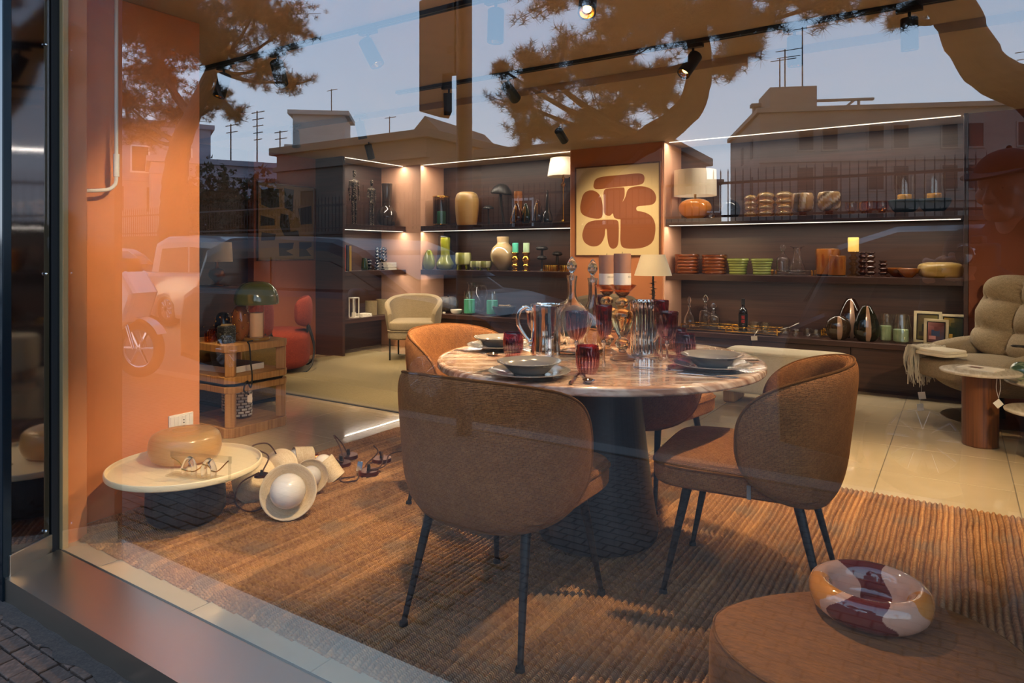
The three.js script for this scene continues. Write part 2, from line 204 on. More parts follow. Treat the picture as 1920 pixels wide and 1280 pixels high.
// ---------------------------------------------------------------- shop shell
const GZ = -1.29;                                           // plane of the shop window
const floor = struct('floor', span(-6.75, 3.05, -0.12, -0.004, -7.25, -1.285, 0), M.grout);
{
  const P = 0.59, gl = new RoundedBoxGeometry(P - 0.004, 0.02, P - 0.004, 1, 0.0012); boxUV(gl);
  let k = 0;
  for (let x = -0.35 - 11 * P; x < 3.0; x += P) for (let z = -4.785 - 4 * P; z < -1.5; z += P) {
    const x0 = Math.max(x, -6.74), x1 = Math.min(x + P, 3.04), z1 = Math.min(z + P, -1.30), full = x1 - x0 > P - 0.01 && z1 - z > P - 0.01;
    const m = part(floor, 'tile', full ? gl : span(-(x1 - x0) / 2 + 0.002, (x1 - x0) / 2 - 0.002, -0.01, 0.01, -(z1 - z) / 2 + 0.002, (z1 - z) / 2 - 0.002, 0.001), M.tileA[k++ % 3]);
    m.position.set((x0 + x1) / 2, -0.01, (z + z1) / 2); if (full) m.rotation.y = (k * 7 % 4) * Math.PI / 2;
  }
}
const CE = 2.335, SO = 2.285;
struct('ceiling', [span(-6.75, 3.05, CE, CE + 0.15, -4.05, -1.33, 0), span(-6.75, 3.05, SO, CE + 0.15, -7.25, -4.05, 0)], M.ceiling);
struct('wall_back', span(-6.75, 3.05, -0.05, CE + 0.1, -7.25, -7.05, 0), M.walnutPanel);
struct('wall_left', [span(-6.75, -6.47, -0.05, CE + 0.1, -7.1, -1.3, 0)], M.rust);
struct('wall_right', span(3.0, 3.2, -0.05, CE + 0.1, -7.1, -1.3, 0), M.creamWall);
// street front: cladding above the window, at its left and far right
struct('wall_front', [span(-7.2, -3.06, -0.15, 4.6, -1.31, -1.10, 0.002), span(3.2, 7, -0.15, 4.6, -1.45, -1.09, 0.002), span(-2.99, 3.2, CE + 0.28, 4.6, -1.45, -1.09, 0.002)], M.darkSteel);
struct('wall_upper', span(-7.2, 7, 4.6, 9, -2.2, -1.15, 0), M.facadePale);
// pilaster behind the window's left end, painted orange
struct('wall_pilaster', span(-3.75, -3.19, -0.02, CE, -2.015, -1.34, 0.004), M.orange);
struct('trim_1', span(-3.2, -3.03, -0.01, CE, -1.41, -1.315, 0.002), M.orange);
// column with the painting, corner pier, the rust wall at the right of the shelves
struct('wall_column', span(-3.46, -2.44, 0, SO, -7.06, -6.45, 0.003), M.column);
struct('wall_corner', span(-6.35, -5.62, 0, SO, -7.06, -6.5, 0.003), M.peach);
struct('wall_rust', span(0.07, 3.02, 0, SO, -7.06, -6.49, 0.003), M.rustDark);
struct('wall_column_side', [span(-2.44, -2.425, 0, SO, -7.0, -6.46, 0.002), span(-3.475, -3.46, 0, SO, -7.0, -6.46, 0.002), span(-5.62, -5.605, 0, SO, -7.0, -6.5, 0.002)], M.peach);
struct('wall_inner', span(-6.48, -6.30, 0, SO, -5.44, -4.6, 0.003), M.rust);
struct('wall_dark', span(-6.48, -6.40, 0, SO, -4.6, -1.3, 0.003), M.walnutPanel);

// the shop window: one pane, its sill and its left frame
const pane = struct('window_1', new THREE.PlaneGeometry(6.2, CE + 0.33).translate(0.09, (CE + 0.28) / 2 - 0.012, 0), glass(0xf4f6f4, { ior: 2.5, roughness: 0 }), [0, 0, GZ]);
part(pane, 'window_sill', [(() => { const g = ext([[0, 0.0], [0.205, -0.012], [0.205, -0.098], [0, -0.12]], 6.2, 0.003); g.rotateY(-Math.PI / 2); g.translate(3.2, -0.004, 0); g.computeVertexNormals(); return boxUV(g.toNonIndexed()); })()], M.steel);
part(pane, 'window_seal', [span(-3.0, 3.1, -0.012, 0.0, -0.012, -0.004, 0.001)], M.rubber);
part(pane, 'window_frame', [span(-3.07, -3.022, -0.01, CE + 0.28, -0.02, 0.03, 0.006)], M.mirrorSteel);
part(pane, 'window_seal', [span(-3.022, -3.012, -0.01, CE + 0.28, -0.012, 0.02, 0.002)], M.rubber);
part(pane, 'window_trim', [span(-3.028, -2.985, -0.004, CE, -0.03, -0.008, 0.003)], phy({ color: 0xc9aa7a, metalness: 0.1, roughness: 0.5 }));
{ // splayed left jamb of polished steel, with its plinth and two rivets
  const L = Math.hypot(0.09, 0.19), a = Math.atan2(0.09, 0.19);
  const j = part(pane, 'window_jamb', [box(0.03, 2.55, L, 0, 1.335, L / 2, 0.004)], phy({ color: 0x77777c, metalness: 1, roughness: 0.05 })); j.position.set(-3.04, 0, 0.01); j.rotation.y = a;
  const q = part(pane, 'window_plinth', [box(0.036, 0.17, L + 0.004, 0.004, -0.02, L / 2, 0.003)], M.steel); q.position.copy(j.position); q.rotation.y = a;
  const n = part(pane, 'window_post', [span(-3.07, -2.935, -0.11, 2.6, 0.185, 0.215, 0.003)], M.darkSteel);
  for (const y of [0.09, 1.1, 2.0]) part(pane, 'window_rivet', sph(0.006, -3.0, y, 0.045, 10, 8), M.chrome);
}

// wall units
function drawers(unit, xs, y0, y1, z) { for (let i = 0; i < xs.length - 1; i++) part(unit, 'drawer', span(xs[i] + 0.003, xs[i + 1] - 0.003, y0, y1, z - 0.02, z, 0.002), M.walnutPanel); }
function led(unit, x, y, z, len, alongZ, power) {
  const s = part(unit, 'led_strip', alongZ ? box(0.014, 0.006, len, x, y, z, 0.002) : box(len, 0.006, 0.014, x, y, z, 0.002), ledMat);
  const l = new THREE.RectAreaLight(COOL, power * LED_GAIN, alongZ ? 0.014 : len, alongZ ? len : 0.014); l.name = 'led_light'; l.position.set(x, y - 0.005, z); l.rotation.x = -Math.PI / 2; unit.add(l); return s;
}
{
  const u = thing('shelving_unit', 'long dark wood wall unit right of the abstract painting with lit shelves', 'shelving', [0, 0, 0]);
  part(u, 'back_panel', span(-2.425, 0.055, 0.42, SO, -7.0, -6.955, 0.001), M.walnutPanel);
  part(u, 'side_panel', span(0.04, 0.068, 0, SO, -6.96, -6.46, 0.002), M.walnutShelf);
  part(u, 'shelf', span(-2.424, 0.04, 1.458, 1.52, -6.955, -6.5, 0.002), M.walnutShelf);
  part(u, 'shelf', span(-2.424, 0.04, 0.92, 0.978, -6.955, -6.5, 0.002), M.walnutShelf);
  part(u, 'worktop', span(-2.424, 0.04, 0.385, 0.43, -6.955, -6.42, 0.002), M.walnutShelf);
  part(u, 'carcass', span(-2.424, 0.04, 0.0, 0.385, -6.955, -6.52, 0), M.walnutShelf);
  drawers(u, [-2.424, -1.6, -0.77, 0.04], 0.03, 0.375, -6.49);
  led(u, -1.19, SO - 0.004, -6.53, 2.42, false, 55); led(u, -1.19, 1.454, -6.53, 2.42, false, 40); led(u, -1.19, 0.9215, -6.56, 2.36, false, 18);
  const v = thing('shelving_unit', 'dark wood wall unit left of the abstract painting with lit shelves', 'shelving', [0, 0, 0]);
  part(v, 'back_panel', span(-5.604, -3.476, 0.44, SO, -7.0, -6.955, 0.001), M.walnutPanel);
  part(v, 'shelf', span(-5.604, -3.476, 1.458, 1.52, -6.955, -6.5, 0.002), M.walnutShelf);
  part(v, 'shelf', span(-5.604, -3.476, 0.92, 0.978, -6.955, -6.5, 0.002), M.walnutShelf);
  part(v, 'worktop', span(-5.604, -3.476, 0.40, 0.45, -6.955, -6.42, 0.002), M.walnutShelf);
  part(v, 'carcass', span(-5.604, -3.476, 0.0, 0.40, -6.955, -6.52, 0), M.walnutShelf);
  drawers(v, [-5.604, -4.54, -3.476], 0.03, 0.39, -6.49);
  led(v, -4.54, SO - 0.004, -6.53, 2.1, false, 55); led(v, -4.54, 1.454, -6.53, 2.1, false, 40); led(v, -4.54, 0.9215, -6.56, 2.05, false, 18);
  const w = thing('shelving_unit', 'dark wood wall unit on the left wall with bronze statues on top shelf', 'shelving', [0, 0, 0]);
  part(w, 'back_panel', span(-6.30, -6.27, 0.0, SO, -6.499, -5.475, 0.001), M.walnutPanel);
  part(w, 'end_panel', span(-6.45, -5.85, 0, SO, -5.475, -5.44, 0.002), M.walnutShelf);
  for (const [a, b] of [[1.458, 1.52], [0.92, 0.975], [0.375, 0.425]]) part(w, 'shelf', span(-6.27, -5.85, a, b, -6.499, -5.475, 0.002), M.walnutShelf);
  led(w, -5.885, SO - 0.004, -5.98, 1.0, true, 55); led(w, -5.885, 1.454, -5.98, 1.0, true, 40); led(w, -5.9, 0.9215, -5.98, 0.96, true, 18);
}

// track lights: black rail, adapters and cylinder spots, each with its lamp
const tracks = [['black ceiling light track in front of the painting, nearer the window', -2.5, -4.4, 1.3], ['black ceiling light track right behind the glass, out of the picture', -1.6, -2.6, 1.3], ['black ceiling light track deeper in the shop, before the shelves', -3.63, -3.35, 0.25]]
  .map(([label, z, x0, x1]) => { const t = thing('track_rail', label, 'light track', [0, 0, 0], 0); part(t, 'rail', span(x0, x1, CE - 0.022, CE, z - 0.018, z + 0.018, 0.002), M.black); part(t, 'slot', span(x0 + 0.01, x1 - 0.01, CE - 0.0235, CE - 0.0215, z - 0.006, z + 0.006, 0), M.rubber); return t; });
function spot(label, x, z, aim, power, angle = 24, lit = true) {
  const t = thing('track_spotlight', label, 'spotlight', [x, CE - 0.022, z], 0, 'spotlights on the ceiling tracks');
  part(t, 'adapter', box(0.11, 0.022, 0.034, 0, -0.0115, 0, 0.004), M.black);
  part(t, 'stem', cyl(0.007, 0.007, 0.055, 0, -0.075, 0, 10), M.black);
  const h = new THREE.Group(); h.name = 'head'; t.add(h); h.position.set(0, -0.085, 0);
  const dir = V(aim[0] - x, aim[1] - (CE - 0.1), aim[2] - z).normalize(); h.quaternion.setFromUnitVectors(V(0, -1, 0), dir);
  part(h, 'housing', lathe([[0.0, 0.035], [0.033, 0.035], [0.0365, 0.031], [0.0365, -0.11], [0.0345, -0.112], [0.031, -0.108], [0.029, -0.085], [0.0, -0.085]], 28), M.black);
  part(h, 'reflector', lathe([[0.0305, -0.106], [0.026, -0.088], [0.019, -0.083]], 24), M.gold);
  const d = new THREE.CircleGeometry(0.0185, 20); d.rotateX(Math.PI / 2); d.translate(0, -0.0862, 0);
  part(h, 'lens', d, lit ? bulbMat : M.white);
  if (lit) { const l = new THREE.SpotLight(WARM, power * SPOT_GAIN, 0, R(angle), 0.55, 2); l.name = 'spot_beam'; l.castShadow = true; l.shadow.radius = 1.5; const o = V(0, -0.094, 0).applyQuaternion(h.quaternion); l.position.set(o.x, o.y - 0.085, o.z); l.target.position.set(aim[0] - x, aim[1] - (CE - 0.022), aim[2] - z); t.add(l, l.target); }
  return t;
}
const SP = [
  ['leftmost spotlight on the near track, lighting the side table', -3.71, -2.5, [-3.95, 0.0, -1.95], 9, 28],
  ['spotlight on the near track half hidden by reflected pine branches', -3.21, -2.5, [-4.6, 0.2, -4.4], 8, 26],
  ['spotlight on the near track before the open mirrored sky, tilted to the right', -2.505, -2.5, [-1.65, 0.6, -2.75], 10, 26],
  ['spotlight on the near track right of the reflected street sign, hanging straight down', -1.718, -2.5, [-1.74, 0, -2.42], 8, 27],
  ['brightest spotlight above the dining table, its face turned to the window', -1.261, -2.5, [-0.75, 0.3, -1.2], 11, 26],
  ['spotlight on the far track in front of the reflected street sign panel', -2.88, -3.63, [-3.2, 0.0, -4.1], 8, 27],
  ['spotlight on the far track at the left edge of the reflected pine crown', -2.40, -3.63, [-2.6, 1.15, -6.2], 16, 22],
  ['spotlight on the far track tilted sideways, left of the other two at right', -1.20, -3.63, [-1.80, 0.70, -2.55], 16, 27],
  ['spotlight on the far track hanging upright before the reflected blue sky', -0.683, -3.63, [-0.66, 0, -3.75], 12, 32],
  ['rightmost spotlight on the far track, hanging straight down', -0.187, -3.63, [-0.17, 0, -3.9], 10, 32],
];
for (const [l, x, z, aim, p, a] of SP) spot(l, x, z, aim, p, a);
spot('spotlight above the glass aimed at the orange pilaster', -1.6, -1.6, [-3.19, 1.18, -1.95], 8, 22);
spot('spotlight above the glass aimed at the rug beside the lamps', -1.1, -1.6, [-2.55, 0.1, -2.0], 11, 24);
spot('spotlight on the near track out of sight at right', 0.35, -2.5, [-0.95, 0.72, -2.55], 12, 25);
spot('spotlight on the near track farther out of sight at right', 1.1, -2.5, [0.25, 0.4, -5.3], 14, 26);
{ // deep part of the shop: two more spots over the armchairs, beyond the tracks' ends
  spot('spotlight fixed to the ceiling above the green armchair', -4.9, -4.9, [-5.05, 0.4, -5.75], 13, 30);
  spot('spotlight fixed to the ceiling above the red chairs', -4.9, -4.0, [-5.5, 0.5, -4.7], 9, 30);
  spot('spotlight fixed to the ceiling above the olive rug', -4.1, -4.0, [-4.0, 0, -4.6], 10, 32);
  spot('spotlight fixed to the ceiling in front of the painting', -2.9, -5.2, [-2.93, 1.5, -6.42], 3.2, 28);
}
{ // crank rod hanging along the orange wall
  const t = thing('crank_rod', 'white crank rod hanging along the orange wall, bent at its lower end', 'rod', [-3.12, 0, 0]);
  part(t, 'rod', tube([[0, CE, -1.573], [0, 1.62, -1.573], [0, 1.525, -1.573], [0, 1.485, -1.568], [0, 1.463, -1.545], [0, 1.455, -1.51], [0, 1.447, -1.43]], 0.008, 60, 10), M.white);
  part(t, 'sleeve', cyl(0.0125, 0.0125, 0.1, 0, 1.52, -1.573, 16), M.white);
  const s = thing('wall_socket', 'cream socket plate low on the orange wall behind the amber vase', 'socket', [-3.19, 0.352, -1.912], Math.PI / 2);
  part(s, 'plate', box(0.125, 0.088, 0.012, 0, 0, 0.006, 0.004), M.paper);
  for (let i = 0; i < 6; i++) part(s, 'module', box(0.0175, 0.07, 0.003, -0.049 + i * 0.0196, 0, 0.013, 0.001), M.white);
  part(s, 'socket_hole', [-0.014, 0, 0.014].map((y) => cyl(0.0032, 0.0032, 0.002, 0, 0, 0, 10).rotateX(Math.PI / 2).translate(0.0098, y, 0.0135)), M.rubber);
}
// paintings
function blob(c, pts, w, h) { c.beginPath(); const n = pts.length, mid = (a, b) => [(a[0] + b[0]) / 2 * w, (a[1] + b[1]) / 2 * h]; let s = mid(pts[n - 1], pts[0]); c.moveTo(...s); for (let i = 0; i < n; i++) { const m = mid(pts[i], pts[(i + 1) % n]); c.quadraticCurveTo(pts[i][0] * w, pts[i][1] * h, ...m); } c.fill(); }
const SHAPES = [
  [[0.22, 0.20], [0.24, 0.13], [0.36, 0.11], [0.55, 0.11], [0.75, 0.10], [0.83, 0.12], [0.83, 0.21], [0.77, 0.235], [0.55, 0.24], [0.36, 0.25], [0.25, 0.255], [0.22, 0.23]],
  [[0.06, 0.40], [0.09, 0.29], [0.17, 0.255], [0.25, 0.27], [0.31, 0.33], [0.335, 0.42], [0.34, 0.53], [0.32, 0.58], [0.27, 0.59], [0.16, 0.57], [0.07, 0.53], [0.05, 0.46]],
  [[0.34, 0.255], [0.43, 0.25], [0.58, 0.245], [0.60, 0.255], [0.60, 0.36], [0.57, 0.40], [0.56, 0.60], [0.53, 0.60], [0.47, 0.585], [0.46, 0.52], [0.43, 0.56], [0.38, 0.555], [0.345, 0.52], [0.35, 0.40]],
  [[0.61, 0.36], [0.63, 0.27], [0.70, 0.245], [0.82, 0.245], [0.93, 0.29], [0.97, 0.38], [0.94, 0.45], [0.85, 0.46], [0.735, 0.46], [0.735, 0.515], [0.80, 0.52], [0.90, 0.56], [0.95, 0.64], [0.955, 0.74], [0.93, 0.86], [0.83, 0.915], [0.70, 0.93], [0.57, 0.92], [0.545, 0.85], [0.55, 0.72], [0.55, 0.50], [0.57, 0.41]],
  [[0.08, 0.74], [0.12, 0.64], [0.20, 0.605], [0.32, 0.60], [0.46, 0.60], [0.525, 0.61], [0.53, 0.68], [0.53, 0.80], [0.52, 0.90], [0.46, 0.935], [0.41, 0.90], [0.39, 0.80], [0.385, 0.70], [0.365, 0.70], [0.36, 0.80], [0.30, 0.89], [0.20, 0.905], [0.11, 0.86], [0.08, 0.80]]];
function cutShape(c, pts, w, h) { c.beginPath(); pts.forEach((p, i) => (i ? c.lineTo(p[0] * w, p[1] * h) : c.moveTo(p[0] * w, p[1] * h))); c.closePath(); c.fill(); }
function painting(label, x0, x1, y0, y1, bg, fg, turn, pos, shapes) {
  const w = x1 - x0, h = y1 - y0, t = thing('painting', label, 'painting', pos, turn);
  const map = canvasTex(768, Math.round(768 * h / w), (c, W, H) => { c.fillStyle = bg; c.fillRect(0, 0, W, H); c.fillStyle = fg; shapes(c, W, H); });
  part(t, 'canvas', new THREE.PlaneGeometry(w - 0.02, h - 0.02).translate(0, h / 2, 0.0165), std({ map, roughness: 0.85 }));
  part(t, 'backing', box(w - 0.016, h - 0.016, 0.012, 0, h / 2, 0.008, 0.001), M.paper);
  part(t, 'frame', [box(w, 0.014, 0.03, 0, 0.007, 0.015), box(w, 0.014, 0.03, 0, h - 0.007, 0.015), box(0.014, h, 0.03, -w / 2 + 0.007, h / 2, 0.015), box(0.014, h, 0.03, w / 2 - 0.007, h / 2, 0.015)], M.walnut);
  return t;
}
painting('large abstract painting of rust brown rounded shapes on cream, hung on the orange column', -3.40, -2.452, 1.15, 2.09, '#e3cfa4', '#8f5330', 0, [-2.926, 1.15, -6.449], (c, W, H) => { for (const s of SHAPES) blob(c, s, W, H); });
painting('dark abstract painting of tan bars and curves on the far left wall', 0, 0.78, 0, 0.85, '#8a724a', '#33261c', Math.PI / 2, [-6.299, 1.10, -5.02], (c, W, H) => {
  for (const s of [[[0.05, 0.05], [0.35, 0.06], [0.36, 0.3], [0.2, 0.32], [0.05, 0.28]], [[0.45, 0.04], [0.62, 0.05], [0.60, 0.35], [0.45, 0.3]], [[0.04, 0.42], [0.28, 0.46], [0.28, 0.54], [0.04, 0.56]], [[0.38, 0.38], [0.52, 0.4], [0.56, 0.62], [0.7, 0.6], [0.72, 0.68], [0.45, 0.68], [0.37, 0.55]], [[0.7, 0.3], [0.95, 0.25], [0.96, 0.5], [0.75, 0.52]], [[0.06, 0.64], [0.3, 0.66], [0.28, 0.74], [0.05, 0.75]], [[0.35, 0.78], [0.62, 0.77], [0.6, 0.85], [0.48, 0.88], [0.62, 0.94], [0.36, 0.95]], [[0.72, 0.76], [0.95, 0.76], [0.95, 0.82], [0.85, 0.86], [0.95, 0.95], [0.72, 0.96]]]) cutShape(c, s, W, H); });
// ---------------------------------------------------------------- rugs
const RUG = 0.019;
{ // jute rug: rows of looped yarn as real ridges
  const x0 = -3.14, x1 = 1.35, z0 = -3.78, z1 = -1.375, pitch = 0.0222, rows = Math.round((x1 - x0) / pitch), FS = [0, 0.09, 0.22, 0.40, 0.60, 0.78, 0.91], HS = [0, 0.14, 0.74, 1, 1, 0.74, 0.14], per = 7, nz = 150, nx = rows * per;
  const wob = fbm(6, 6, 3, 301), lp = fbm(1, 1, 1, 5);
  const P = new Float32Array((nx + 1) * (nz + 1) * 3), U = new Float32Array((nx + 1) * (nz + 1) * 2), I = [];
  for (let j = 0; j <= nz; j++) for (let i = 0; i <= nx; i++) {
    const k = Math.min(rows - 1, Math.floor(i / per)), f0 = i - k * per, f = f0 >= per ? 1 : FS[f0], q = (j * (nx + 1) + i), t = j / nz, ph = (k * 0.618) % 1;
    const endw = (((k * 7919) % 13) / 13 - 0.5) * 0.007;
    const z = lerp(z0 + endw, z1 + endw * 1.2, t) + (f - 0.5) * 0.004 * Math.sin(k), lift = 0.0016 * Math.sin(t * 37 + k * 2.1);
    const w = wob(i / nx, t);
    const ridge = f0 >= per ? 0 : HS[f0], edge = Math.min(1, Math.min(j, nz - j) / 2, Math.min(i, nx - i) / 2);
    P[q * 3] = x0 + (k + f) * pitch + 0.0012 * Math.sin(t * 60 + k * 1.3) + 0.02 * (w - 0.5); P[q * 3 + 2] = z;
    P[q * 3 + 1] = 0.001 + edge * (0.002 + ridge * (0.016 + lift));
    U[q * 2] = (k + f) * pitch; U[q * 2 + 1] = z;
  }
  for (let j = 0; j < nz; j++) for (let i = 0; i < nx; i++) { const a = j * (nx + 1) + i; I.push(a, a + nx + 1, a + 1, a + 1, a + nx + 1, a + nx + 2); }
  const g = new THREE.BufferGeometry(); g.setAttribute('position', new THREE.BufferAttribute(P, 3)); g.setAttribute('uv', new THREE.BufferAttribute(U, 2)); g.setIndex(I); g.computeVertexNormals();
  single('jute_rug', g, M.jute, 'ribbed brown jute rug under the round dining table', 'rug');
  const old = seed; seed = 99; // olive pile rug
  const o = thing('pile_rug', 'short-pile olive green rug in front of the green armchair', 'rug', [0, 0, 0]);
  part(o, 'pile', span(-6.0, -2.6, 0.001, 0.012, -5.95, -3.77, 0.005), M.oliveRug); part(o, 'binding', [span(-6.0, -2.6, 0.0, 0.008, -3.772, -3.76, 0.003), span(-2.604, -2.592, 0, 0.008, -5.95, -3.77, 0.003)], std({ color: 0x3b3526, roughness: 0.9 }));
  seed = old;
}

// ---------------------------------------------------------------- dining chairs
function makeChair(label, pos, turn) { // faces +z
  const t = thing('dining_chair', label, 'chair', pos, turn, 'dining chairs round the marble table');
  const plan = []; { const W = 0.298, D = 0.285; for (let i = 0; i <= 60; i++) { const a = lerp(-Math.PI / 2, Math.PI / 2, i / 60); plan.push([W * sp(Math.sin(a), 0.80), -D * sp(Math.cos(a), 0.80) + 0.0]); } plan.unshift([-W * 0.99, 0.12], [-W, 0.06]); plan.push([W, 0.06], [W * 0.99, 0.12]); }
  const len = [0]; for (let i = 1; i < plan.length; i++) len.push(len[i - 1] + Math.hypot(plan[i][0] - plan[i - 1][0], plan[i][1] - plan[i - 1][1]));
  const L = len[len.length - 1], S = L / 2, yc = 0.578, H = 0.228, SK = 0.79;
  const at = (s) => { const q = clamp(s + S, 0, L); let i = 1; while (i < len.length - 1 && len[i] < q) i++; const f = (q - len[i - 1]) / (len[i] - len[i - 1]), a = plan[i - 1], b = plan[i], dx = b[0] - a[0], dz = b[1] - a[1], n = Math.hypot(dx, dz); return [lerp(a[0], b[0], f), lerp(a[1], b[1], f), dz / n, -dx / n]; };
  const NT = 96, NR = 22, n = 2.5, T = 0.056;
  const sheet = (side) => grid(NT, NR, (u, v) => {
    const th = -u * 2 * Math.PI * side, r = Math.sin(v * Math.PI / 2), s = S * SK * r * sp(Math.cos(th), 2 / n), y = yc + H * r * sp(Math.sin(th), 2 / n);
    const [x, z, nx, nz] = at(s), thick = T / 2 * Math.pow(Math.max(0, 1 - Math.pow(r, 7)), 0.5), lean = -(y - 0.35) * 0.10 * (0.4 + 0.6 * Math.max(0, -z / 0.285)) + 0.02;
    const flare = 1 + (y - 0.42) * 0.06 - 0.10 * Math.pow(Math.max(0, (0.5 - y) / 0.13), 2) * 0.5;
    return [x * flare + nx * thick * side, y, z * flare + nz * thick * side + lean];
  }, true, (u, v) => { const th = -u * 2 * Math.PI * side, r = Math.sin(v * Math.PI / 2); return [S * r * sp(Math.cos(th), 2 / n), yc + H * r * sp(Math.sin(th), 2 / n)]; });
  part(t, 'backrest', [sheet(1), sheet(-1)], M.chenille);
  const rim = []; for (let i = 0; i < 72; i++) { const th = i / 72 * 2 * Math.PI, s = S * SK * sp(Math.cos(th), 2 / n), y = yc + H * sp(Math.sin(th), 2 / n), [x, z, nx, nz] = at(s), lean = -(y - 0.35) * 0.10 * (0.4 + 0.6 * Math.max(0, -z / 0.285)) + 0.02, flare = 1 + (y - 0.42) * 0.06 - 0.10 * Math.pow(Math.max(0, (0.5 - y) / 0.13), 2) * 0.5; rim.push([x * flare + nx * 0.006, y, z * flare + nz * 0.006 + lean]); }
  part(t, 'piping', tube(rim, 0.005, 160, 6, true), M.chenille);
  const seat = pad(0.265, 0.056, 0.275, 0.34, 0.36, 0, 0.425, 0.03, 56, 18); { const p = seat.attributes.position; for (let i = 0; i < p.count; i++) { const x = p.getX(i) / 0.265, z = (p.getZ(i) - 0.03) / 0.275, y = p.getY(i); if (y > 0.44) p.setY(i, y + 0.016 * (1 - x * x) * (1 - z * z)); } seat.computeVertexNormals(); boxUV(seat); }
  part(t, 'seat', seat, M.chenille);
  const ring = []; for (let i = 0; i < 48; i++) { const a = i / 48 * 2 * Math.PI; ring.push([0.2665 * sp(Math.cos(a), 0.36), 0.450, 0.03 + 0.2765 * sp(Math.sin(a), 0.36)]); }
  part(t, 'piping', tube(ring, 0.004, 120, 6, true), M.chenille);
  for (const [sx, sz] of [[1, 1], [-1, 1], [1, -1], [-1, -1]]) {
    const l = part(t, 'leg', taper([[sx * 0.175, 0.385, sz * 0.17 + 0.01], [sx * 0.216, 0.008, sz * 0.258]], [0.0165, 0.0085], 6, 14), M.black);
    part(l, 'glide', cyl(0.013, 0.014, 0.012, sx * 0.216, 0, sz * 0.258, 16), M.rubber);
  }
  part(t, 'maker_tag', box(0.002, 0.045, 0.013, 0.2672, 0.405, -0.03, 0.0005), M.greyCeramic, 'small pale fabric tag');
  return t;
}
const chair0 = makeChair('rust chenille dining chair nearest the window, seen from behind with its rounded back', [-1.235, RUG, -1.86], Math.PI);
copy(chair0, 'rust chenille dining chair at the right of the table, seen from its side', [-0.608, RUG, -2.48], R(-95.3));
copy(chair0, 'rust chenille dining chair at the left of the table, its glowing inner back showing', [-1.87, RUG, -2.60], R(92));
copy(chair0, 'rust chenille dining chair on the far side of the table, facing the window', [-1.30, RUG, -3.19], R(10));

// ---------------------------------------------------------------- dining table
const TX = -1.242, TZ = -2.545, TT = 0.757;
{
  const t = thing('dining_table', 'round dining table with a streaked brown marble top on a dark conical base', 'table', [TX, 0, TZ]);
  part(t, 'tabletop', boxUV(latheS([[0, TT], [0.3, TT], [0.60, TT], [0.648, TT - 0.001], [0.655, TT - 0.006], [0.656, TT - 0.016], [0.655, TT - 0.027], [0.646, TT - 0.033], [0.3, TT - 0.034], [0, TT - 0.034]], 128, 4)), M.marble); { const q = t.children[0].geometry.attributes.uv, pp = t.children[0].geometry.attributes.position; for (let i = 0; i < q.count; i++) { const x = pp.getX(i), z = pp.getZ(i) - pp.getY(i); q.setXY(i, x * 0.837 - z * 0.547, x * 0.547 + z * 0.837 + 0.3); } }
  part(t, 'base', latheS([[0.165, TT - 0.034], [0.168, 0.70], [0.195, 0.45], [0.235, 0.14], [0.245, 0.075], [0.236, 0.035], [0.20, 0.024], [0, 0.021]], 72, 5), M.darkOak);
}

// tableware prototypes
function plates(label, pos) { const t = thing('dinner_plate', label, 'plate', pos, 0, 'grey dinner plates on the marble table'); part(t, 'dish', latheS([[0, 0.004], [0.075, 0.004], [0.085, 0.007], [0.118, 0.014], [0.140, 0.020], [0.1425, 0.0215], [0.142, 0.0235], [0.117, 0.0185], [0.083, 0.0115], [0.072, 0.0075], [0, 0.0075]], 64, 4), M.greyCeramic); part(t, 'foot_ring', cyl(0.074, 0.070, 0.0045, 0, 0, 0, 40, true), M.greyCeramic); return t; }
function soup(label, pos) { const t = thing('soup_plate', label, 'bowl', pos, 0, 'grey soup plates on the dinner plates'); part(t, 'dish', latheS([[0, 0.004], [0.055, 0.004], [0.068, 0.012], [0.085, 0.031], [0.108, 0.043], [0.1125, 0.0455], [0.112, 0.0475], [0.106, 0.046], [0.081, 0.034], [0.064, 0.015], [0.05, 0.008], [0, 0.0075]], 64, 4), M.greyCeramic); part(t, 'foot_ring', cyl(0.056, 0.054, 0.0045, 0, 0, 0, 40, true), M.greyCeramic); return t; }
const PL = [['front', -1.235, -2.0, 'nearest the window, before the near chair'], ['right', -0.755, -2.50, 'at the right edge of the table'], ['left', -1.705, -2.505, 'at the left, behind the smooth silver pitcher'], ['far', -1.14, -3.03, 'at the far side of the table behind the glasses']];
let pl0, so0;
for (const [k, x, z, where] of PL) {
  const a = `flat grey dinner plate ${where}`, b = `deep grey soup plate ${where}`;
  if (!pl0) { pl0 = plates(a, [x, TT, z]); so0 = soup(b, [x, TT + 0.0075, z]); } else { copy(pl0, a, [x, TT, z]); copy(so0, b, [x, TT + 0.0075, z]); }
}
